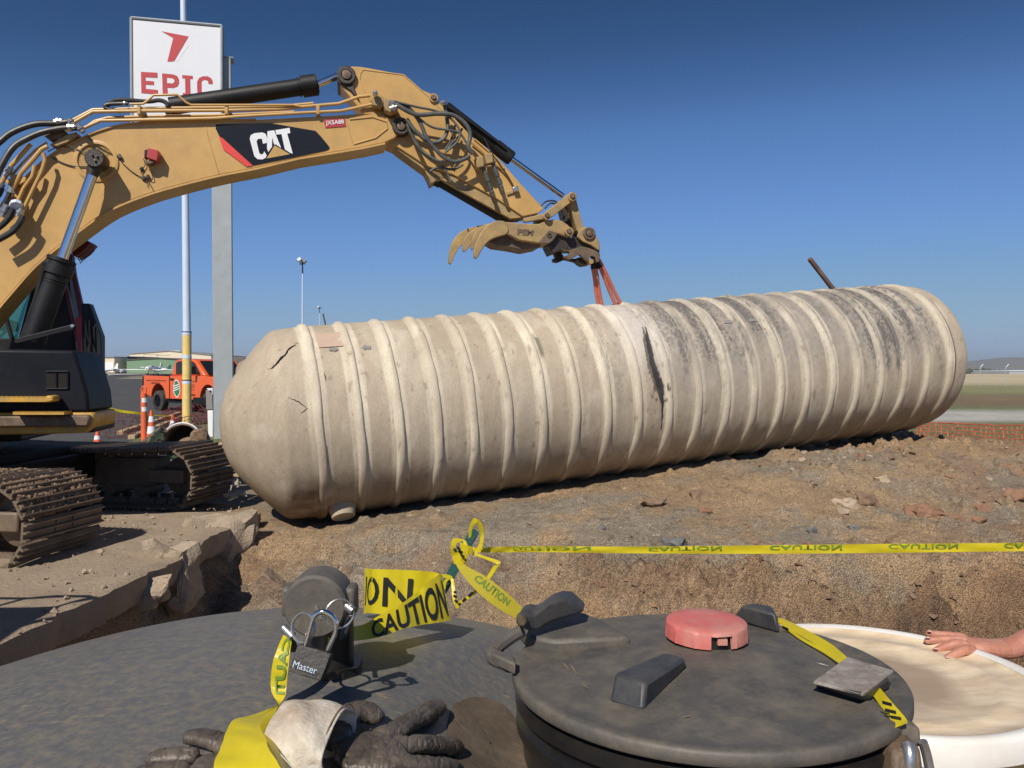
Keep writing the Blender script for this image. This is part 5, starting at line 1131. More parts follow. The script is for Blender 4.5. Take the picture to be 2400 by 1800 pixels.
def cone(U, Vt, y, h_, label, dirty=0):
    g = W(U, 1000, y); g.z = GZ; c_ = thing('traffic_cone', label, 'traffic cone', tuple(g), 'traffic cones by the fence'); zt = W(U, Vt, y).z; k = (zt-GZ)
    mb = MB(); mb.box(g+Vector((0, 0, .02)), .36, .36, .04); mb.build('base', M['orange'], c_, bevel=.01)
    def rr(t): return .13*(1-t)+.028*t
    mb = MB(); mb.lathe(g, (0, 0, 1), [(.04, rr(0))]+[(.04+(k-.04)*t, rr(t)) for t in np.linspace(0, 1, 9)]+[(k, 0)], 24); mb.build('cone_body', M['orange'], c_)
    for t0, t1 in ((.36, .56), (.68, .84)) if not dirty else ((.30, .72),):
        mb = MB(); mb.lathe(g, (0, 0, 1), [(.04+(k-.04)*t0, rr(t0)+.004), (.04+(k-.04)*t1, rr(t1)+.004)], 24); mb.build('white_band', M['white'], c_)
cone(355, 962, 17.0, .8, 'dusty cone with two white bands beside the orange delineator post'); cone(405, 972, 20.0, .6, 'clean cone with one wide white band left of the yellow sleeve', 1); cone(228, 1012, 15.2, .5, 'cone mostly hidden behind the excavator track')
# ---- timbers round the grass
for i, (a_, b_, lab) in enumerate((((282, 1016), (432, 966), 'weathered timber edging farther from the camera'), ((308, 1027), (436, 975), 'weathered timber edging nearer to the camera'))):
    p, q = onz(*a_, GZ+.06), onz(*b_, GZ+.06); mb = MB(); d = q-p; mb.box((p+q)/2, d.length, .16, .14, d, Vector((-d.y, d.x, 0))); tag(mb.build('timber', M['wood'], None, bevel=.01), lab, 'timber')
p = onz(478, 1050, GZ+.1); mb = MB(); mb.box(p+Vector((.75, -.05, 0)), 2.2, .22, .24, (1, .05, 0), (-.05, 1, 0)); tag(mb.build('timber', M['wood'], None, bevel=.015), 'short thick timber beam lying at the foot of the grey post', 'timber')
# ---- manway collar lying behind the track
cpos = W(426, 1038, 12.9); col_ = thing('manway_collar', 'mud filled ring collar with pale rim standing behind the track', 'collar', tuple(cpos))
axc = Vector((.10, -1, .10)).normalized(); Rr = .335
mb = MB(); mb.lathe(cpos-axc*.55, axc, [(0, Rr-.015), (.55, Rr-.01), (.56, Rr-.03), (.55, Rr-.035), (.10, Rr-.05), (.08, 0)], 48); mb.build('collar_wall', M['brown_steel'], col_)
mb = MB(); mb.tube([cpos+((axc.cross(Vector((0, 0, 1)))).normalized()*math.cos(a_)+Vector((0, .1, 1))*math.sin(a_))*Rr for a_ in np.linspace(0, 2*math.pi, 49)[:-1]], .013, 8, closed=True); mb.build('rim', M['white'], col_)
bm = rock_bm((0, 0, 0), .30, 3, (1, .6, .55), .3, 3); me = bpy.data.meshes.new('mud'); bm.to_mesh(me); bm.free(); me.materials.append(M['clod']); finish(me, 60); o = bpy.data.objects.new('mud', me); col.objects.link(o); o.parent = col_; o.location = Vector((.04, .28, -.08))
bm = rock_bm((0, 0, 0), .85, 8, (1.1, .5, .42), .3, 3); me = bpy.data.meshes.new('dirt_heap'); bm.to_mesh(me); bm.free(); me.materials.append(M['clod']); finish(me, 60); o = bpy.data.objects.new('dirt_heap', me); col.objects.link(o); o.location = (cpos.x+.1, cpos.y+.2, GZ); tag(o, 'low dirt heap under the ring collar', 'dirt heap')
p = W(383, 1006, 12.7); mb = MB(); ax_ = Vector((-.75, .2, -.5)).normalized(); mb.lathe(p, ax_, [(.01, .02), (0, .055), (0, .07), (.06, .07), (.5, .062), (.5, 0)], 20)
tag(mb.build('pipe_stub', M['pipe'], None), 'short muddy pipe stub leaning on the ring collar', 'pipe')
for i, (U, V, r) in enumerate(((372, 1022, .13), (362, 1030, .10), (468, 1018, .14))): rock('dirt_clod', tuple(W(U, V, 12.75)), r, M['clod'], ['muddy clod under the pipe stub', 'small muddy clod left of the pipe stub', 'muddy clod right of the ring collar'][i], 'dirt clod', seed=200+i)
# ---- barricade between post and net
b_ = Pl(-7.9, 19.3, 0); br = thing('barricade', 'narrow white and dark grey barrier standing left of the grey post', 'barrier', tuple(b_(490, 1030)))
mb = MB(); mb.prism([b_(486, 962), (b_(499, 962)), b_(499, 1032), b_(488, 1032)], (0, .12, 0)); mb.build('leg', M['white'], br, bevel=.01)
mb = MB(); mb.prism([b_(482, 914), b_(497, 914), b_(499, 960), b_(483, 960)], (0, .3, 0)); mb.build('panel', M['arrow'], br, bevel=.01)
mb = MB(); mb.prism([b_(484, 910), b_(498, 910), b_(498, 925)], (0, .31, 0)); mb.build('top_strip', M['white'], br)
# ---- nets
def net(name, label, top, bot, nx, ny, r, mat, parent_cat='safety net', knots=0, uneven=.0, postmat=None):
    rs_ = np.random.RandomState(len(top)*7+nx); T_ = spline(top, 8); B_ = spline(bot, 8)
    def at(L, t): f = t*(len(L)-1); i = min(int(f), len(L)-2); return L[i].lerp(L[i+1], f-i)
    N_ = thing(name, label, parent_cat, tuple(at(B_, .5))); mb = MB()
    G = [[at(T_, i/nx).lerp(at(B_, i/nx), j/ny)+Vector((rs_.normal()*uneven, rs_.normal()*uneven*2, rs_.normal()*uneven*.6)) for i in range(nx+1)] for j in range(ny+1)]
    for j in range(ny+1): mb.tube(G[j], r*(1.6 if j == 0 else 1), 4)
    for i in range(nx+1): mb.tube([G[j][i] for j in range(ny+1)], r*1.15, 4)
    o = mb.build('mesh', mat, N_, flat=True); o['kind'] = 'stuff'
    if knots:
        mb = MB()
        for row in G:
            for p in row: mb.box(p, knots, knots, knots)
        o = mb.build('knot', mat, N_, flat=True); o['kind'] = 'stuff'
net('safety_net', 'sagging dark red plastic net strung along the apron behind the track', [W(228, 955, 19), W(300, 966, 19), W(360, 972, 19.5), W(430, 978, 20), W(500, 965, 20.5)], [W(228, 1045, 19), W(300, 1046, 19), W(360, 1046, 19.5), W(430, 1040, 20), W(500, 1034, 20.5)], 34, 8, .006, M['netdark'], knots=.018, uneven=.015)
net('safety_net', 'second crumpled dark net heaped under the orange truck', [W(385, 962, 24), W(430, 948, 25), W(470, 950, 25), W(500, 962, 25)], [W(385, 985, 23), W(430, 990, 23.5), W(470, 998, 24), W(500, 1002, 24)], 22, 6, .007, M['netdark'], knots=.02, uneven=.06)
net('safety_net', 'bright orange plastic net fence along the right end of the mound', [W(2150, 989, 18.5), W(2240, 992, 17.5), W(2320, 996, 16.5), W(2400, 998, 15.5), W(2470, 1000, 14.8)], [W(2150, 1038, 18.5), W(2240, 1048, 17.5), W(2320, 1062, 16.5), W(2400, 1072, 15.5), W(2470, 1080, 14.8)], 30, 7, .0075, M['netorange'], knots=.016, uneven=.012)
# ---- chain link fence far right
CF = thing('chain_link_fence', 'grey chain link fence with angled barbed arms across the dry field', 'fence', (20, 85, GZ)); yf = 82.0; zt = W(2300, 861, yf).z; zb = W(2300, 905, yf).z
for i in range(-14, 9):
    x_ = (2297-1200)/FP*yf+i*2.75; mb = MB(); mb.tube([(x_, yf, zb-.8), (x_, yf, zt)], .04, 8); mb.build('fence_post', M['galv'], CF)
    mb = MB(); mb.box((x_+.16, yf, zt+.18), .46, .05, .07, (.66, 0, .75), (0, 1, 0)); mb.build('barbed_arm', M['polewhite'], CF)
mb = MB(); mb.tube([(x_-22*2.75, yf, zt), (x_, yf, zt)], .035, 6); mb.build('top_rail', M['arrow'], CF)
mb = MB(); x0_ = x_-22*2.75; n_ = 240; hgt = zt-zb+.6
for i in range(n_):
    xa = x0_+i*.252
    for s_2 in (-1, 1): mb.add([(xa, yf, zt), (xa+.012, yf, zt), (xa+.012+s_2*hgt, yf, zt-hgt), (xa+s_2*hgt, yf, zt-hgt)], [(0, 1, 2, 3)])
o = mb.build('wire_mesh', M['galv'], CF, flat=True); o['kind'] = 'stuff'
# ---- rag and grating by the dome
for i, (U, V, r, sq) in enumerate(((522, 1148, .10, (1.6, .5, .6)), (548, 1136, .09, (1, .5, 1)), (505, 1160, .07, (1.5, .5, .7)), (560, 1160, .08, (1.6, .5, .5)), (540, 1165, .06, (2, .6, .5)), (528, 1158, .06, (.7, .6, 1.1)))):
    p = on_ground(U, V) if V < 1100 else onz(U, V, GZ+.06)
    rock('torn_rag', (p.x, p.y, GZ+.08), r, M['trash'], ['long pale rag scrap by the far track', 'upright pale rag scrap topmost by the dome', 'leftmost pale rag scrap touching the track', 'rightmost flat pale rag scrap near the dome', 'low pale rag scrap in the middle of the litter', 'small standing pale rag scrap in the litter'][i], 'rag', seed=300+i, squash=sq, rough=.8, facet=5)
mb = MB(); p = onz(520, 1075, GZ+.15)
for i in range(9): mb.box(p+Vector((-.4+i*.1, 0, 0)), .03, .9, .2); mb.box(p+Vector((0, -.4+i*.1, .0)), .9, .03, .16)
tag(mb.build('steel_grating', M['netblack'], None), 'black steel grating lying between track and tank', 'grating')
for k, (U, V) in enumerate(((512, 1098), (525, 1112))): p = onz(U, V, GZ+.14); mb = MB(); mb.box(p, 1.0, .16, .06, (1, .1*k, 0)); tag(mb.build('board', M['wood'], None, bevel=.005), ['upper weathered board by the grating', 'lower weathered board by the grating'][k], 'board')
# ---- yellow tape by the apron
def tape_ribbon(name, secs, mat, parent=None, n=8, label=None, cat=None, wob=0.0):
    Ls = spline([s[0] for s in secs], n); Rs_ = spline([s[1] for s in secs], n); m = 5; mb = MB(); vs = []; fs = []
    for i, (a_, b_) in enumerate(zip(Ls, Rs_)):
        for j in range(m):
            t_ = j/(m-1); p = a_.lerp(b_, t_); p = p+Vector((0, -1, .3))*(wob*math.sin(math.pi*t_)*math.sin(i*.9+1)+(b_-a_).length*.09*(float(fbm(i*.42, t_*2.2, len(secs)*1.7, 3, seed=31))-.5)*2); vs.append(p)
    for i in range(len(Ls)-1):
        for j in range(m-1): fs.append((i*m+j, i*m+j+1, (i+1)*m+j+1, (i+1)*m+j))
    mb.add(vs, fs); o = mb.build(name, mat, parent, sharp=80)
    if label: tag(o, label, cat)
    def fn(u, v):
        f = min(max(u, 0), 1)*(len(Ls)-1); i = min(int(f), len(Ls)-2); a_ = Ls[i].lerp(Ls[i+1], f-i); b_ = Rs_[i].lerp(Rs_[i+1], f-i); p = b_.lerp(a_, v)
        p = p+Vector((0, -1, .3))*((b_-a_).length*.09*(float(fbm(f*.42, (1-v)*2.2, len(secs)*1.7, 3, seed=31))-.5)*2); return p+p.normalized()*(-.0022*max(1, p.y*.8))
    return o, fn
tape_ribbon('barrier_tape', [(W(200, 938, 17.5), W(200, 943, 17.5)), (W(244, 950, 17.6), W(244, 953, 17.6)), (W(280, 960, 17.8), W(280, 966, 17.8)), (W(325, 966, 18), W(325, 971, 18)), (W(360, 972, 18.5), W(360, 975, 18.5)), (W(402, 974, 20), W(402, 976, 20))], M['tape'], label='faraway yellow tape sagging from the guard to the clean cone', cat='barrier tape')
# ================================================================== FOREGROUND
# black polyethylene tank whose domed top fills the bottom left
LC = Vector((.302, 1.212, -.475)); LR = .300; LNRM = Vector((-.0079, .0398, 1)).normalized()
def tanktop(x, y):
    x = np.asarray(x, float); y = np.asarray(y, float)
    z = -.472-.10*((x+.45)/.6)**2-.078*(np.maximum(y-1.15, 0)/.6)**2-.05*(np.maximum(1.0-y, 0)/.6)**2
    d = np.hypot(x-LC.x, y-LC.y)
    z = z-.075*(1-sstep(.30, .52, d))
    r = np.sqrt(((x+.35)/1.45)**2+((y-1.2)/1.25)**2)
    z = z-1.6*np.maximum(r-.62, 0)**2
    return z+.004*(fbm(x*3, y*3, 0, 3, seed=401)-.5)
def tank_body():
    rr_ = np.concatenate([np.linspace(.001, .95, 90), np.linspace(.96, 1, 5)]); an = np.linspace(0, 2*math.pi, 160, endpoint=False)
    Rg, An = np.meshgrid(rr_, an, indexing='ij'); X = -.35+1.45*Rg*np.cos(An); Y = 1.2+1.25*Rg*np.sin(An); Y = np.maximum(Y, .02+.0*Y); Z = tanktop(X, Y)
    Z[-2] -= .1; Z[-1] = -1.72
    a, b = X.shape; v = np.stack([X.ravel(), Y.ravel(), Z.ravel()], 1); i = np.arange(a*b).reshape(a, b); j = np.roll(i, -1, 1)
    mb = MB(); mb.add(v, [tuple(q) for q in np.stack([i[:-1].ravel(), i[1:].ravel(), j[1:].ravel(), j[:-1].ravel()], 1)]); return mb
BT = thing('plastic_tank', 'scuffed dark grey plastic tank whose domed top fills the lower left', 'tank', (-.35, 1.2, -1.72))
tank_body().build('tank_top', M['polytank'], BT, sharp=180)
def ont(U, V, h=0.0):                         # the point of the domed top seen at U, V
    r = ray(U, V); t_ = .5
    while t_ < 3:
        p = r*t_
        if p.z < float(tanktop(p.x, p.y))+h: return p
        t_ += .002
    return r*1.5
# damp earth lying in the hollow beside the neck
def hollow():
    ring_ = [(1058, 1660), (1090, 1642), (1140, 1640), (1196, 1668), (1222, 1720), (1250, 1830), (1180, 1850), (1100, 1840), (1070, 1790), (1050, 1720)]
    ring_ = smoothpx(ring_+ring_[:1], 4)[:-1]; cx_, cy_ = 1150, 1750; mb = MB(); n_ = len(ring_); m_ = 9; vs = []; fs = []
    for j in range(m_):
        for k_, (u, v) in enumerate(ring_):
            w_ = 1-j/(m_-1)*.98; q_ = 1+.06*(float(vnoise(k_*.9, j*.7, 3, 3))-.5)
            p = ont(cx_+(u-cx_)*w_*q_, cy_+(v-cy_)*w_*q_); vs.append(p+Vector((0, 0, .0012+.0035*(1-w_)**.5+.003*float(fbm(p.x*40, p.y*40, 0, 2, seed=9)))))
    for j in range(m_-1):
        for k_ in range(n_): fs.append((j*n_+k_, (j+1)*n_+k_, (j+1)*n_+(k_+1) % n_, j*n_+(k_+1) % n_))
    mb.add(vs, fs); o = mb.build('dried_mud', M['wetmud'], BT, sharp=180)
M['wetmud'] = pmat('dried_mud_brown', (.115, .082, .055), (.075, .055, .038), 9, .85, .05, .6, 70, dust=(.19, .145, .10), damt=.5, dscale=14, bdist=.004)
hollow()
# manway neck and lid
def onlid(U, V, h=0.0):
    r = ray(U, V); c_ = LC+LNRM*h; return r*(c_.dot(LNRM)/r.dot(LNRM))
mb = MB(); mb.lathe(LC-LNRM*.40, LNRM, [(0, .285), (.30, .285), (.315, .296), (.33, .296), (.338, .286), (.345, .286), (.352, .297), (.366, .297), (.37, .288), (.375, .28)], 96); mb.build('manway_neck', M['polyblack'], BT)
LD = bpy.data.objects.new('manway_lid', None); col.objects.link(LD); LD.parent = BT; LD.location = LC-origin(BT)
mb = MB(); mb.lathe(LC, LNRM, [(-.019, .285), (-.019, .299), (-.016, .3015), (-.004, .3015), (-.0005, .2995), (.001, .296), (.001, .286), (-.0015, .280), (.0, .26), (.003, .20), (.010, .12), (.014, .05), (.014, 0)], 128); mb.build('lid_disc', M['poly'], LD, sharp=50)
def block(ptsb, ptst, hb, ht, name='grip_block'):       # four base corners, four top corners (pixels on the lid plane)
    B_ = [onlid(u, v, hb) for u, v in ptsb]; T_ = [onlid(u, v, ht) for u, v in ptst]
    mb = MB(); mb.add(B_+T_, [(0, 3, 2, 1), (4, 5, 6, 7), (0, 1, 5, 4), (1, 2, 6, 5), (2, 3, 7, 6), (3, 0, 4, 7)]); 
    return mb.build(name, M['polyblock'], LD, bevel=.006, sharp=30)
block([(1426, 1648), (1510, 1670), (1614, 1570), (1540, 1540)], [(1440, 1574), (1512, 1598), (1608, 1545), (1560, 1530)], .0, .034)
block([(1712, 1452), (1828, 1487), (1826, 1452), (1770, 1424)], [(1738, 1420), (1818, 1436), (1808, 1420), (1758, 1414)], .0, .036)
block([(1905, 1612), (2030, 1648), (2092, 1612), (1960, 1580)], [(1918, 1600), (2022, 1630), (2086, 1585), (1986, 1560)], .0, .024)
# hinge bracket on the left with its pin
mb = MB(); hb = [(1212, 1458), (1222, 1440), (1245, 1436), (1300, 1402), (1335, 1402), (1362, 1432), (1400, 1446), (1480, 1492), (1300, 1500), (1240, 1490)]
P = [onlid(u, v, .020) for u, v in hb]; mb.prism(P, (0, 0, -.03)); mb.build('hinge_plate', M['poly'], LD, bevel=.007)
hv = [(1208, 1462), (1212, 1442), (1232, 1434), (1250, 1440), (1286, 1412), (1310, 1403), (1333, 1404), (1350, 1418), (1370, 1436), (1290, 1462), (1260, 1480), (1232, 1480)]
P = [W(u, v, 1.27+.0006*(u-1208)) for u, v in hv]; mb = MB(); mb.prism(P, (.01, .055, 0)); mb.build('hinge_bracket', M['polyblock'], LD, bevel=.008)
p = W(1223, 1461, 1.262); mb = MB(); mb.lathe(p+Vector((0, .03, 0)), (0, -1, .1), [(0, .009), (.028, .009), (.032, .006), (.032, 0)], 16); mb.build('hinge_rivet', M['brass'], LD)
lp = [(1222, 1480), (1190, 1500), (1152, 1528), (1150, 1550), (1205, 1578)]
P = [W(1224, 1478, 1.30), W(1188, 1500, 1.28), W(1156, 1528, 1.25), W(1160, 1545, 1.22), W(1200, 1562, 1.20)]
mb = MB(); vs = []
for p in spline(P, 5): vs.append(p)
mb.tube(vs, .0115, 10)
mb.prism([W(1150, 1531, 1.21), W(1208, 1556, 1.17), W(1208, 1584, 1.17), W(1152, 1556, 1.21)], (.0, .03, .0)); mb.build('latch_loop', M['dusty'] if 'dusty' in M else M['poly'], LD, bevel=.003)
# clamp at the lower right
mb = MB(); mb.prism([W(2030, 1714, .99), W(2080, 1692, 1.0), W(2158, 1708, 1.0), (W(2160, 1752, 1.0)), W(2100, 1750, .99), W(2040, 1730, .985)], (.0, .06, .004)); mb.build('clamp_body', M['poly'], LD, bevel=.009)
mb = MB(); mb.prism([W(2095, 1758, .96), W(2160, 1750, .96), W(2172, 1840, .94), W(2092, 1840, .94)], (0, .04, 0)); mb.build('clamp_arm', M['brown_steel'], LD, bevel=.006)
mb = MB(); mb.tube(spline([W(2128, 1745, .965), W(2132, 1775, .955), W(2130, 1850, .95)], 5), .008, 12); mb.build('clamp_bolt', M['steel'], LD)
mb = MB(); mb.tube(spline([W(2162, 1738, .99), W(2172, 1770, .99), W(2184, 1830, .985)], 5), .006, 10); mb.build('clamp_spring', M['steel'], LD)
# pale specks and scrapes on the lid
for i, (U, V, a_, b_, w_) in enumerate(((1912, 1560, 1942, 1569, 6), (1838, 1628, 1852, 1622, 5), (1318, 1558, 1334, 1580, 3), (1336, 1562, 1352, 1590, 3), (1426, 1548, 1440, 1550, 8), (1780, 1612, 1800, 1606, 3), (1600, 1690, 1622, 1686, 4), (1362, 1610, 1376, 1622, 3))):
    p, q = onlid(U, V), onlid(a_, b_); d_ = q-p; n_ = LNRM.cross(d_).normalized()*pxm(w_, p.y)*.7; k_ = Vector((0, 0, .0052)); mb = MB()
    mb.add([p+k_, p.lerp(q, .4)+n_+k_, q+n_*.5+k_, q+k_, p.lerp(q, .5)-n_*.8+k_], [(0, 1, 2, 3, 4)]); mb.build('speck', M['trash'] if i < 2 else M['dirtstain'], LD, flat=True)
# red vent cap
rc = onlid(1655, 1500, .012); rc = Vector((rc.x, rc.y, LC.z+.010)); RC = thing('vent_cap', 'faded red round plastic cap standing on the black lid', 'cap', tuple(rc))
rr_ = 92*rc.y/FP*1.02; k0 = 36; mb = MB(); H_ = .034; vs = []; fs = []
prof_ = [(H_, 0), (H_, rr_*.6), (H_-.0005, rr_*.93), (H_-.003, rr_*.985), (H_-.007, rr_), (.006, rr_*1.01), (.005, rr_*.97), (.012, rr_*.95), (H_-.006, rr_*.93)]
seg = 96; gapc = -1.46
for i, (h_, r_) in enumerate(prof_):
    for k in range(seg):
        a_ = 2*math.pi*k/seg; rb = r_*(1+(.022 if (k % 8 == 0 and 3 < i < 6) else 0)); vs.append(rc+Vector((math.cos(a_)*max(rb, 1e-5), math.sin(a_)*max(rb, 1e-5), h_)))
def ingap(k):
    a_ = 2*math.pi*(k+.5)/seg; dlt = (a_-(2*math.pi+gapc)+math.pi) % (2*math.pi)-math.pi; return abs(dlt) < .27
for i in range(len(prof_)-1):
    for k in range(seg):
        if i in (4, 5, 6, 7) and ingap(k): continue
        fs.append((i*seg+k, (i+1)*seg+k, (i+1)*seg+(k+1) % seg, i*seg+(k+1) % seg))
mb.add(vs, fs); mb.build('cap_shell', M['redcap'], RC, sharp=40)
mb = MB(); mb.lathe(rc, (0, 0, 1), [(-.004, rr_*.86), (.024, rr_*.86), (.024, 0)], 48); mb.build('cap_collar', M['polyblack'], RC)
mb = MB(); mb.box(rc+Vector((.010, -rr_*.9, .018)), .016, .01, .010); mb.build('cap_tab', M['redcap'], RC)
mb = MB(); 
# plate lying on the lid
mb = MB(); P = [W(1986, 1539, 1.165), W(2095, 1571, 1.11), W(2022, 1626, 1.035), W(1906, 1597, 1.08)]; 
nr_ = (P[1]-P[0]).cross(P[2]-P[0]).normalized(); nr_ = nr_ if nr_.z > 0 else -nr_
mb.prism(P, -nr_*.004); tag(mb.build('metal_plate', M['galvplate'], None, bevel=.001), 'square grey metal plate splattered with mud on the lid edge', 'plate')
# ---- white disc lid on the right
WC = Vector((.797, 1.684, -.671)); WR = .35; WL = thing('drum_lid', 'large stained cream and white plastic disc beside the black lid', 'lid', tuple(WC)); WN = Vector((0, .038, 1)).normalized()
mb = MB(); mb.lathe(WC, WN, [(-.05, WR-.01), (-.045, WR+.004), (-.004, WR+.006), (.004, WR), (.006, WR-.012), (.0, WR-.026)], 128); mb.build('rim', M['whitelid'], WL, sharp=50)
mb = MB(); mb.lathe(WC, WN, [(.0, WR-.024), (-.006, WR-.034), (-.008, WR-.075), (-.004, WR-.085), (-.004, WR-.105), (-.010, WR-.118), (-.014, WR-.17), (-.015, 0)], 128); o = mb.build('dish', M['creamlid'], WL, sharp=60)
t = M['creamlid'].node_tree; b = t.nodes['Principled BSDF']            # mud dried in the middle of the dish, brighter ring round it
geo = nn(t, 'ShaderNodeTexCoord'); ln = nn(t, 'ShaderNodeVectorMath', operation='LENGTH'); mpv = nn(t, 'ShaderNodeMapping'); mpv.inputs['Scale'].default_value = (1, 1, 0); t.links.new(geo.outputs['Object'], mpv.inputs[0])
nz = nn(t, 'ShaderNodeTexNoise', Scale=7.0, Detail=5.0); t.links.new(geo.outputs['Object'], nz.inputs[0]); t.links.new(mpv.outputs[0], ln.inputs[0])
ad = nn(t, 'ShaderNodeMath', operation='MULTIPLY_ADD'); ad.inputs[1].default_value = .17; t.links.new(nz.outputs[0], ad.inputs[0]); t.links.new(ln.outputs['Value'], ad.inputs[2])
mrr = nn(t, 'ShaderNodeMapRange'); mrr.inputs[1].default_value = .29; mrr.inputs[2].default_value = .225; mrr.inputs[4].default_value = .85; t.links.new(ad.outputs[0], mrr.inputs[0])
mx_ = nn(t, 'ShaderNodeMix', data_type='RGBA'); mx_.inputs[7].default_value = (.33, .235, .15, 1); t.links.new(mrr.outputs[0], mx_.inputs[0]); src = b.inputs['Base Color'].links[0].from_socket; t.links.new(src, mx_.inputs[6]); t.links.new(mx_.outputs[2], b.inputs['Base Color'])
mb = MB(); mb.lathe(WC-WN*.9, WN, [(0, WR-.03), (.855, WR-.03), (.86, WR-.04)], 64); mb.build('drum_body', M['poleyellow'], WL)
mb = MB(); sx = [W(2110, 1478, 1.98), W(2165, 1492, 1.93)]; d = sx[1]-sx[0]
# ---- steel cap with ears on its pipe
CC = W(738, 1422, 1.125); CA = Vector((-.02, -.97, -.06)).normalized(); FC = thing('fill_cap', 'black round fill cap with two side ears and split rings', 'fill cap', tuple(CC))
mb = MB(); mb.lathe(CC+CA*.004, CA, [(-.060, 0), (-.060, .044), (-.050, .0475), (-.005, .0475), (.0, .0435), (.0, 0)], 56); mb.build('cap_disc', M['poly'], FC, sharp=20)
for sgn in (-1, 1):
    X_ = CA.cross(Vector((0, 0, 1))).normalized()*sgn; X_ = X_ if True else X_; q = CC+X_*.048-CA*.030
    mb = MB(); mb.box(q, .016, .034, .046, X_, CA, None); mb.build('ear', M['poly'], FC, bevel=.006)
mb = MB(); mb.tube(spline([CC-CA*.045, CC-CA*.075+Vector((0, 0, -.012)), CC-CA*.09+Vector((0, 0, -.05)), CC-CA*.09+Vector((0, 0, -.20))], 6), .036, 28); mb.build('fill_pipe', M['polyblack'], FC)
mb = MB(); q = CC-CA*.09; mb.lathe(Vector((q.x, q.y, -.56)), (0, 0, 1), [(0, .075), (.045, .075), (.05, .06), (.065, .05), (.09, .05), (.09, 0)], 10); mb.build('pipe_flange', M['polyblack'], FC)
mb = MB(); c_ = W(745, 1432, 1.075); mb.tube(spline([W(742, 1422, 1.08), W(748, 1440, 1.07), W(757, 1452, 1.068)], 4), .0035, 8); mb.build('stud', M['stonegrey'], FC)
def ring(c, r, nrm, w, n=40):
    nrm = Vector(nrm).normalized(); u = nrm.cross(Vector((0, 0, 1))).normalized(); v = nrm.cross(u); return [c+(u*math.cos(a_)+v*math.sin(a_))*r for a_ in np.linspace(0, 2*math.pi, n, endpoint=False)]
for c_, nr, nm in ((W(711, 1471, 1.055), (-.45, -1, .30), 'left'), (W(796, 1438, 1.06), (.40, -1, .15), 'right')):
    mb = MB()
    for dd in (-.0012, .0012): mb.tube(ring(c_+Vector(nr).normalized()*dd, .0195, nr, 0), .0013, 8, closed=True)
    mb.build('split_ring', M['steel'], FC)
for a_, b_ in (((664, 1470), (686, 1492)), ((812, 1420), (828, 1432))):
    p, q = W(*a_, 1.07), W(*b_, 1.065); mb = MB(); mb.cyl(p, q, .006, 14); mb.build('ear_eyelet', M['steel'], FC)
# cam arms in shade under the cap
for a_, b_ in (((668, 1478), (688, 1530)), ((822, 1440), (800, 1500))):
    mb = MB(); mb.prism([W(a_[0]-8, a_[1], 1.10), W(a_[0]+10, a_[1], 1.10), W(b_[0]+8, b_[1], 1.09), W(b_[0]-8, b_[1], 1.09)], (0, .012, 0)); mb.build('cam_arm', M['polyblack'], FC, bevel=.002)
# ---- padlock
PD = thing('padlock', 'black padlock with long chrome shackle hanging from the two rings', 'padlock', tuple(W(715, 1550, 1.035)))
F_ = 1.035; c4 = [W(699, 1509, F_+.004), W(777, 1532, F_), W(752, 1596, F_-.012), W(677, 1573, F_-.008)]
nrm = (c4[1]-c4[0]).cross(c4[3]-c4[0]).normalized(); nrm = nrm if nrm.y < 0 else -nrm
nl_ = 9
for i in range(nl_):
    q = [p-nrm*(.0225*i/nl_)+nrm*.002 for p in c4]; k = 1.0 if i % 2 == 0 else .985; cen = sum(q, Vector((0, 0, 0)))/4; q = [cen+(p-cen)*k for p in q]
    mb = MB(); mb.prism(q, -nrm*(.0225/nl_-.0003)); mb.build('laminated_body', M['lockbody'], PD, bevel=.0009)
sh = [(715, 1514), (724, 1480), (732, 1452), (740, 1440), (753, 1434), (766, 1436), (778, 1444), (787, 1462), (786, 1482), (776, 1506), (764, 1532)]
mb = MB(); mb.tube(spline([W(u, v, F_+.006) for u, v in sh], 5), .0036, 16); mb.build('shackle', M['steelbright'] if 'steelbright' in M else M['chrome'], PD)
q = [W(686, 1563, F_-.0125), W(741, 1581, F_-.0165), W(691, 1548, F_-.0115), W(746, 1564, F_-.0155)]
put_text('Master', quadfn(*[p+nrm*.0018 for p in q]), 'lettering', M['polewhite'], PD, -.005)
# ---- fallen block behind the cap
p = W(636, 1362, 1.62); mb = MB(); d = (W(668, 1395, 1.60)-W(616, 1352, 1.60)); mb.box(W(642, 1372, 1.6), d.length*1.2, .035, .032, d, Vector((0, 1, .2))); tag(mb.build('wood_offcut', M['clod'], None, bevel=.003), 'brown square stick end showing left behind the fill cap', 'stick')
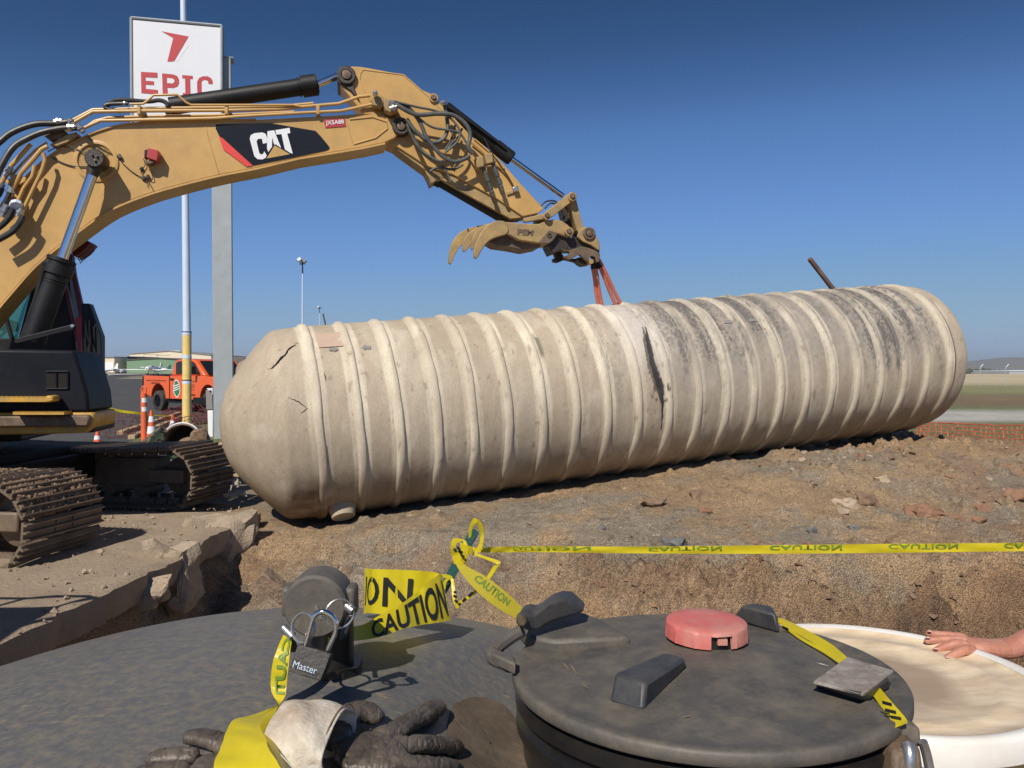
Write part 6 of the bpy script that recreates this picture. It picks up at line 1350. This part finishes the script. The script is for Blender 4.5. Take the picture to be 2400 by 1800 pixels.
# ---- green stake with its knots
SK = thing('stake', 'dark green metal stake leaning behind the caution tape', 'stake', tuple(W(1040, 1400, 2.85)))
s0, s1 = W(1113, 1243, 2.85), W(1028, 1400, 2.80); d = (s1-s0).normalized(); mb = MB(); mb.box(s0+d*.9, 1.8, .012, .036, d, Vector((0, 1, 0))); mb.box(s0+d*.9+Vector((0, .012, 0)), 1.8, .028, .008, d, Vector((0, 1, 0))); mb.build('stake_bar', M['green'], SK, bevel=.002)
def T2(a, b, y, y2=None): return (W(a[0], a[1], y), W(b[0], b[1], y2 or y))
LT, LTf = tape_ribbon('caution_tape', [T2((1108, 1283), (1110, 1296), 2.83), T2((1130, 1284), (1130, 1295), 2.83), T2((1180, 1281), (1180, 1295), 2.9), T2((1260, 1280), (1260, 1294), 2.95), T2((1500, 1281), (1500, 1297), 3.0), T2((1780, 1278), (1780, 1298), 3.05), T2((2050, 1275), (2050, 1296), 3.05), T2((2300, 1273), (2300, 1293), 3.05), T2((2480, 1272), (2480, 1291), 3.05)], M['tape'], label='long folded yellow caution tape stretched across to the right edge', cat='caution tape', wob=.004)
def umap(U): return (U-1108)/(2480-1108)
def place(secs_fn, u0, u1, v0, v1): return lambda x, y: secs_fn(u0+(u1-u0)*x, v0+(v1-v0)*y)
seg_u = [1108, 1130, 1180, 1260, 1500, 1780, 2050, 2300, 2480]
def u_of(U):
    for i in range(len(seg_u)-1):
        if U <= seg_u[i+1]: return (i+(U-seg_u[i])/(seg_u[i+1]-seg_u[i]))/(len(seg_u)-1)
    return 1
for a_, b_ in ((1212, 1396), (1520, 1692), (1804, 1972), (2081, 2241), (2345, 2478)):
    put_text('CAUTION', place(LTf, u_of(a_), u_of(b_), .42, .98), 'lettering', M['tapegreen'], LT, .02, cuts=14, flip=True, space=1.05)
def rb(name, secs, label=None, par=None, **k): return tape_ribbon(name, secs, M['tape'], par, label=label, cat='caution tape' if label else None, **k)
KT, _ = rb('tape_knot', [T2((1098, 1262), (1104, 1258), 2.80), T2((1100, 1235), (1108, 1236), 2.79), T2((1112, 1214), (1117, 1226), 2.78), T2((1130, 1228), (1121, 1236), 2.79), T2((1134, 1250), (1126, 1254), 2.80), T2((1132, 1275), (1122, 1276), 2.80), T2((1126, 1294), (1112, 1292), 2.80)], 'looped knot of yellow tape tied round the top of the green stake')
for secs in ([T2((1078, 1262), (1086, 1266), 2.79), T2((1062, 1262), (1070, 1274), 2.78), T2((1056, 1282), (1068, 1284), 2.78), T2((1058, 1300), (1076, 1296), 2.79), T2((1068, 1312), (1084, 1306), 2.79)],
             [T2((1078, 1270), (1080, 1290), 2.77), T2((1090, 1276), (1092, 1296), 2.76), T2((1108, 1282), (1106, 1300), 2.77)], [T2((1060, 1306), (1064, 1322), 2.77), T2((1076, 1304), (1080, 1322), 2.76), T2((1094, 1300), (1094, 1316), 2.77)],
             [T2((1084, 1262), (1092, 1268), 2.77), T2((1086, 1290), (1098, 1290), 2.76), T2((1076, 1316), (1090, 1322), 2.77), T2((1072, 1330), (1080, 1334), 2.77)],
             [T2((1034, 1346), (1040, 1354), 2.78), T2((1046, 1346), (1050, 1356), 2.78), T2((1060, 1352), (1062, 1362), 2.78), T2((1064, 1372), (1056, 1372), 2.78)],
             [T2((1038, 1376), (1044, 1382), 2.78), T2((1040, 1362), (1046, 1366), 2.78), T2((1052, 1350), (1056, 1356), 2.78)]): rb('tape_wrap', secs, None, KT)
LP, _ = rb('caution_tape', [T2((1110, 1294), (1106, 1300), 2.79), T2((1138, 1304), (1136, 1310), 2.77), T2((1172, 1316), (1164, 1322), 2.75), T2((1166, 1330), (1156, 1328), 2.75), T2((1142, 1364), (1134, 1360), 2.74), T2((1112, 1394), (1104, 1390), 2.72), T2((1084, 1414), (1078, 1408), 2.72), T2((1070, 1426), (1068, 1414), 2.72), T2((1060, 1400), (1068, 1396), 2.74), T2((1058, 1372), (1065, 1370), 2.76), T2((1056, 1358), (1062, 1356), 2.77)], 'thin twisted loop of yellow tape hanging below the stake knot')
for a_, b_, c2_ in (((1063, 1395), (1070, 1401), 0), ((1064, 1386), (1069, 1390), 0), ((1066, 1406), (1072, 1412), 0), ((1074, 1418), (1080, 1414), 0), ((1084, 1410), (1092, 1402), 0), ((1098, 1398), (1108, 1388), 0), ((1072, 1282), (1078, 1290), 0), ((1064, 1286), (1070, 1294), 0), ((1080, 1300), (1088, 1306), 0)):
    mb = MB(); p, q = W(*a_, 2.715 if b_[1] > 1330 else 2.75), W(*b_, 2.715 if b_[1] > 1330 else 2.75); mb.box((p+q)/2, (q-p).length, .001, .009, q-p, Vector((0, 1, 0))); mb.build('print_mark', M['tapeblack'], LP)
GT, GTf = rb('caution_tape', [T2((1066, 1318), (1076, 1312), 2.76), T2((1080, 1342), (1096, 1328), 2.6), T2((1110, 1378), (1136, 1350), 2.35), T2((1148, 1412), (1172, 1376), 2.1), T2((1184, 1436), (1204, 1404), 1.85), T2((1216, 1452), (1232, 1432), 1.6)], 'wide yellow tape slanting from the stake down to the lid hinge')
put_text('CAUTION', place(GTf, .34, .78, .15, .62), 'lettering', M['tapegreen'], GT, .03, cuts=7, flip=True)
# tape standing up on the tank with its fold
Y1 = 1.55
AT, ATf = rb('caution_tape', [T2((856, 1332), (852, 1440), 1.60), T2((864, 1333), (858, 1437), 1.57), T2((885, 1334), (880, 1438), 1.53), T2((950, 1336), (944, 1446), 1.50), T2((1010, 1340), (1006, 1452), 1.50), T2((1034, 1346), (1050, 1455), 1.50)], 'yellow caution tape standing on edge showing the letters ION')
put_text('ION', place(ATf, .12, .66, .17, .83), 'lettering', M['tapeblack'], AT, .015, cuts=12)
BTp, BTf = rb('caution_tape', [T2((1034, 1344), (1056, 1453), 1.488, 1.470), T2((1012, 1358), (1030, 1459), 1.46, 1.44), T2((975, 1390), (992, 1464), 1.43, 1.40), T2((935, 1418), (945, 1474), 1.38, 1.34), T2((893, 1440), (900, 1490), 1.34, 1.29), T2((850, 1464), (858, 1499), 1.30, 1.26), T2((800, 1470), (800, 1505), 1.25, 1.20), T2((770, 1476), (768, 1508), 1.20, 1.16)], 'yellow caution tape folded back toward the fill cap reading CAUTION')
put_text('CAUTION', lambda x, y: BTf(.66-.64*x-.0*y, .0+.88*y*(1-.10*x)+.08*x), 'lettering', M['tapeblack'], BTp, .025, cuts=24)
CT, CTf = rb('caution_tape', [T2((664, 1488), (686, 1492), 1.09), T2((650, 1520), (680, 1526), 1.07), T2((638, 1560), (676, 1564), 1.06), T2((634, 1604), (672, 1604), 1.06), T2((640, 1630), (668, 1632), 1.05), T2((650, 1646), (656, 1650), 1.04), T2((642, 1656), (646, 1668), 1.02), T2((590, 1676), (620, 1686), .98, .95), T2((543, 1690), (612, 1710), .955, .90), T2((520, 1742), (634, 1752), .90, .84), T2((498, 1820), (680, 1830), .84, .79)], 'yellow tape hanging from the cap and spreading wide at the bottom edge')
put_text('CAUTI', lambda x, y: CTf(.02+.36*x, .12+.62*y), 'lettering', M['tapegreen'], CT, .04, cuts=8)
FD, _ = rb('tape_fold', [T2((646, 1656), (652, 1654), 1.035), T2((613, 1684), (648, 1664), .955, 1.0), T2((610, 1706), (638, 1700), .905, .93), T2((632, 1748), (648, 1744), .845, .87), T2((678, 1830), (684, 1828), .795, .82)], None, CT)
# tape running over the lid under the plate
HT, _ = rb('caution_tape', [T2((1812, 1450), (1832, 1448), 1.46), T2((1870, 1486), (1890, 1476), 1.36), T2((1925, 1520), (1946, 1508), 1.27), T2((1965, 1552), (1985, 1540), 1.20), T2((2030, 1612), (2050, 1600), 1.10), T2((2062, 1652), (2082, 1636), 1.045), T2((2090, 1690), (2122, 1682), 1.0), T2((2098, 1706), (2128, 1694), .985)], 'twisted yellow tape running across the black lid beneath the plate')
for U0, V0_, dU, dV, w in ((2068, 1646, 22, 6, 8), (2074, 1664, 26, 6, 8), (2088, 1680, 24, 4, 7), (1834, 1470, 14, 6, 7), (1852, 1482, 18, 8, 8)):
    p, q = W(U0, V0_, 1.005 if U0 > 2000 else 1.39), W(U0+dU, V0_+dV, .995 if U0 > 2000 else 1.375); mb = MB(); mb.box((p+q)/2, (q-p).length, .001, pxm(w, p.y), q-p, Vector((0, 1, 0))); mb.build('print_mark', M['tapeblack'], HT)
tape_ribbon('caution_tape', [T2((1660, 1440), (1662, 1446), 1.6), T2((1690, 1440), (1690, 1446), 1.58), T2((1722, 1446), (1722, 1452), 1.55)], M['tape'], label='short bit of yellow tape showing behind the far grip block', cat='caution tape')
tape_ribbon('caution_tape', [T2((1822, 1456), (1828, 1452), 1.44), T2((1868, 1494), (1874, 1490), 1.34), T2((1930, 1530), (1938, 1526), 1.25), T2((1968, 1556), (1976, 1552), 1.19)], M['tape'], label='thin second strand of tape beside the twisted one on the lid', cat='caution tape')

# ---- skinned limbs (gloves and hand)
def skin(name, chains, mat, parent=None, sub=2, disp=0.0, dscale=60, root=0, vox=None):
    bm_v = []; bm_e = []; rad = []
    for ch in chains:
        base = None
        for i, (p, r) in enumerate(ch):
            if isinstance(p, int): idx = p
            else: bm_v.append(tuple(p)); rad.append(r); idx = len(bm_v)-1
            if base is not None: bm_e.append((base, idx))
            base = idx
    org = origin(parent); me = bpy.data.meshes.new(name); me.from_pydata([tuple(Vector(v)-org) for v in bm_v], bm_e, []); me.update()
    o = bpy.data.objects.new(name, me); col.objects.link(o)
    if parent: o.parent = parent
    sk = o.modifiers.new('k', 'SKIN'); sk.use_smooth_shade = True
    lay = me.skin_vertices[0].data
    for i, r in enumerate(rad):
        rr = r if isinstance(r, tuple) else (r, r); lay[i].radius = rr
        lay[i].use_root = (i == root)
    sb = o.modifiers.new('u', 'SUBSURF'); sb.levels = sub; sb.render_levels = sub
    dg = bpy.context.evaluated_depsgraph_get(); m2 = bpy.data.meshes.new_from_object(o.evaluated_get(dg))
    bpy.data.objects.remove(o)
    return m2
def fleshy(name, groups, mat, parent=None, vox=.002, wr=0.0, wsc=70, smooth=4, seed=1, label=None, flat=0):
    """several skinned chains fused into one continuous surface, with creases"""
    bm = bmesh.new()
    for g in groups:
        m2 = skin('tmp', [g], mat, parent); bm.from_mesh(m2); bpy.data.meshes.remove(m2)
    me = bpy.data.meshes.new(name); bm.to_mesh(me); bm.free()
    o = bpy.data.objects.new(name, me); col.objects.link(o)
    rm = o.modifiers.new('r', 'REMESH'); rm.mode = 'VOXEL'; rm.voxel_size = vox
    sm = o.modifiers.new('s', 'SMOOTH'); sm.iterations = smooth; sm.factor = .5
    dg = bpy.context.evaluated_depsgraph_get(); m3 = bpy.data.meshes.new_from_object(o.evaluated_get(dg)); bpy.data.objects.remove(o)
    if wr:
        n_ = len(m3.vertices); P = np.empty(n_*3, np.float32); m3.vertices.foreach_get('co', P); P = P.reshape(-1, 3)
        Nn = np.empty(n_*3, np.float32); m3.vertices.foreach_get('normal', Nn); Nn = Nn.reshape(-1, 3)
        rdg = 1-np.abs(2*fbm(P[:, 0]*wsc, P[:, 1]*wsc*.55, P[:, 2]*wsc*.55, 4, seed=seed)-1)*1.8
        P = P+Nn*(wr*(rdg-.6))[:, None]; m3.vertices.foreach_set('co', P.ravel())
    if flat:
        n_ = len(m3.vertices); P = np.empty(n_*3, np.float32); m3.vertices.foreach_get('co', P); P = P.reshape(-1, 3); og = np.array(origin(parent)); Q = P+og
        sf = tanktop(Q[:, 0], Q[:, 1]); h_ = Q[:, 2]-sf; h_ = np.where(h_ > 0, h_*flat, h_); cr = np.abs(fbm(Q[:, 0]*95, Q[:, 1]*26, Q[:, 2]*20, 3, seed=seed+50)-.5)
        Q[:, 2] = sf+h_-.0022*np.maximum(.06-cr, 0)/.06+.0012*(fbm(Q[:, 0]*60, Q[:, 1]*60, 0, 3, seed=seed+60)-.5)*2
        m3.vertices.foreach_set('co', (Q-og).astype(np.float32).ravel())
    m3.materials.clear(); m3.materials.append(mat); m3.shade_smooth(); m3.name = name
    o = bpy.data.objects.new(name, m3); col.objects.link(o)
    if parent: o.parent = parent
    return o
def tp(U, V, h=.012): return ont(U, V, h)+Vector((0, 0, 0))
GL = thing('work_glove', 'dark leather work glove with off white cuff and fingers pointing right', 'glove', tuple(ont(900, 1720)))
palm = [(tp(775, 1760, .018), (.036, .016)), (tp(840, 1750, .022), (.048, .019)), (tp(900, 1745, .024), (.050, .019)), (tp(950, 1745, .022), (.040, .016))]
fA = [(tp(880, 1722, .022), .019), (tp(930, 1698, .024), .0165), (tp(985, 1666, .026), .0165), (tp(1018, 1650, .022), .0175), (tp(1034, 1642, .018), .012)]
fB = [(tp(915, 1738, .022), .019), (tp(980, 1728, .026), .0165), (tp(1040, 1734, .022), .0165), (tp(1078, 1740, .017), .013)]
fC = [(tp(915, 1775, .020), .018), (tp(985, 1778, .024), .015), (tp(1050, 1784, .020), .015), (tp(1074, 1788, .016), .0115)]
fD = [(tp(900, 1800, .018), .014), (tp(980, 1815, .02), .012), (tp(1040, 1830, .018), .012)]
thb = [(tp(790, 1740, .02), .022), (tp(790, 1690, .026), .021), (tp(815, 1655, .034), .021), (tp(852, 1645, .034), .022), (tp(880, 1664, .026), .018), (tp(890, 1680, .016), .011)]
fleshy('glove_hand', [palm, fA, fB, fC, fD, thb], M['leather'], GL, .0016, .0014, 42, 3, 5, flat=.68)
def cuff(name, secs, mat, parent, th=.0022):
    """open fabric tube, creased: each section (centre, half width vector, half height vector)"""
    C_ = spline([q[0] for q in secs], 8); A_ = spline([q[1] for q in secs], 8); B_ = spline([q[2] for q in secs], 8); mb = MB(); n_ = 72; vs = []; fs = []; m_ = len(C_)
    for i in range(m_):
        for k in range(n_):
            t_ = 2*math.pi*k/n_; w_ = 1+.10*(float(fbm(math.cos(t_)*1.6+i*.05, math.sin(t_)*1.6, i*.13, 3, seed=77))-.5)*2+.035*math.sin(5*t_+i*.35); vs.append(C_[i]+(A_[i]*math.cos(t_)+B_[i]*math.sin(t_))*w_)
    for i in range(m_-1):
        for k in range(n_): fs.append((i*n_+k, i*n_+(k+1) % n_, (i+1)*n_+(k+1) % n_, (i+1)*n_+k))
    mb.add(vs, fs); return mb.build(name, mat, parent, solid=th, sharp=180)
c0_, c1_, c2_, c3_ = ont(800, 1740, .03), ont(752, 1735, .034), ont(700, 1728, .036), ont(655, 1722, .034)
ww = Vector((.12, 1, 0)).normalized()
cf = cuff('cuff', [(c0_+Vector((0, -.004, 0)), ww*.062, Vector((0, 0, .034))), (c1_, ww*.060, Vector((0, 0, .038))), (c2_, ww*.056, Vector((0, 0, .040))), (c3_, ww*.050, Vector((0, 0, .034)))], M['canvas'], GL)
mb = MB(); sc_ = [c1_.lerp(c0_, .85)+(ww*.0635*math.cos(t_)+Vector((0, 0, .0385))*math.sin(t_)) for t_ in np.linspace(.1, 3.0, 26)]
mb.tube(sc_, .0009, 5); mb.build('stitching', M['dirtstain'], GL)
GL2 = thing('work_glove', 'dark leather work glove under the yellow tape with fingers pointing left', 'glove', tuple(ont(420, 1760)))
q = [[(tp(560, 1790, .02), (.036, .015)), (tp(500, 1790, .022), (.040, .016)), (tp(440, 1800, .02), (.036, .015))],
     [(tp(470, 1762, .02), .016), (tp(420, 1756, .022), .0145), (tp(365, 1764, .02), .014), (tp(345, 1770, .014), .011)],
     [(tp(450, 1790, .02), .016), (tp(390, 1792, .022), .0145), (tp(335, 1800, .02), .0145), (tp(312, 1806, .014), .011)],
     [(tp(560, 1750, .02), .018), (tp(510, 1722, .024), .0155), (tp(455, 1712, .022), .0145), (tp(425, 1722, .018), .012)], [(tp(480, 1820, .02), .016), (tp(400, 1830, .02), .0145), (tp(340, 1840, .016), .013)]]
fleshy('glove_hand', q, M['leather'], GL2, .0016, .0014, 42, 3, 9, flat=.68)
# ---- box and rail added out of view, shaped to cast the slab shadow
EB = thing('unseen_shadow_caster', 'unseen dark box with tubular rail added left of the slab to cast its shadow', 'cabinet', (-5.5, 3.1, GZ))
mb = MB(); mb.box((-5.36, 3.1, GZ+.80), 3.3, 1.6, 1.55); mb.build('caster_body', M['blackbox'], EB, bevel=.03)
mb = MB(); mb.box((-5.55, 3.1, GZ+.05), 2.8, 1.4, .10); mb.build('caster_base', M['black'], EB)
for x_ in (-4.2, -3.72, -3.56):
    mb = MB(); mb.tube([(x_, 3.9, GZ), (x_, 3.95, GZ+1.72)], .022, 8); mb.build('rail_post', M['black'], EB)
mb = MB(); mb.tube(spline([(-6.5, 3.9, GZ+1.72), (-4.5, 3.95, GZ+1.72), (-3.72, 3.97, GZ+1.74), (-3.54, 3.95, GZ+1.62), (-3.56, 3.95, GZ+1.3)], 6), .022, 8); mb.build('hand_rail', M['black'], EB)
# ---- the hand resting on the rim
def hp(U, V, y): return W(U, V, y)
HD = thing('person', 'bare right hand and wrist of a person resting on the white disc', 'person', tuple(hp(2300, 1530, 1.85)))
ky = 1.84
hand = [[(hp(2262, 1510, 1.86), (.036, .015)), (hp(2290, 1514, 1.86), (.042, .019)), (hp(2320, 1519, 1.86), (.042, .022)), (hp(2350, 1522, 1.865), (.038, .024)), (hp(2376, 1518, 1.87), (.031, .026)), (hp(2420, 1495, 1.88), (.030, .027)), (hp(2480, 1462, 1.88), (.036, .034)), (hp(2640, 1390, 1.86), (.046, .042))],
        [(hp(2270, 1496, 1.90), .013), (hp(2225, 1489, 1.905), .0102), (hp(2190, 1486, 1.91), .0094), (hp(2169, 1484, 1.91), .0075)],
        [(hp(2272, 1504, 1.88), .014), (hp(2232, 1498, 1.88), .0118), (hp(2195, 1500, 1.885), .0104), (hp(2165, 1502, 1.885), .0080)],
        [(hp(2272, 1514, 1.85), .014), (hp(2240, 1508, 1.85), .0125), (hp(2210, 1518, 1.85), .0108), (hp(2184, 1529, 1.845), .0082)],
        [(hp(2284, 1524, 1.83), .014), (hp(2262, 1522, 1.81), .0125), (hp(2236, 1535, 1.80), .0110), (hp(2211, 1548, 1.79), .0086)]]
fleshy('arm', hand, M['skin'], HD, .0016, .0010, 60, 3, 3)
for u, v, y_ in ((2179, 1479, 1.902), (2175, 1494, 1.880), (2194, 1520, 1.838), (2221, 1540, 1.785)):
    p = hp(u, v, y_-.004); mb = MB(); bm = bmesh.new(); bmesh.ops.create_uvsphere(bm, u_segments=12, v_segments=8, radius=1)
    bm.verts.index_update(); mb.add([p+Vector((vv.co.x*.0055, vv.co.y*.0045, vv.co.z*.0014)) for vv in bm.verts], [tuple(w_.index for w_ in f.verts) for f in bm.faces]); bm.free(); mb.build('fingernail', M['nail'], HD, sharp=180)
# ---- air: faint haze round everything
mb = MB(); mb.box((0, 4300, 198), 17000, 9600, 404); hz = mb.build('haze', None, None, flat=True) if False else None
def haze(dens):
    me = bpy.data.meshes.new('haze'); mb = MB(); mb.box((0, 4350, 58), 17500, 9300, 184); me.from_pydata(mb.v, [], mb.f)
    m = bpy.data.materials.new('haze'); m.use_nodes = True; t = m.node_tree; t.nodes.remove(t.nodes['Principled BSDF']); v = t.nodes.new('ShaderNodeVolumePrincipled')
    v.inputs['Color'].default_value = (.92, .96, 1.0, 1); v.inputs['Density'].default_value = dens; v.inputs['Anisotropy'].default_value = .3
    t.links.new(v.outputs[0], t.nodes['Material Output'].inputs['Volume']); me.materials.append(m); o = bpy.data.objects.new('haze', me); col.objects.link(o); tag(o, 'thin bluish air over the fields', None, kind='stuff')
HAZE = 1e-4
if HAZE: haze(HAZE)
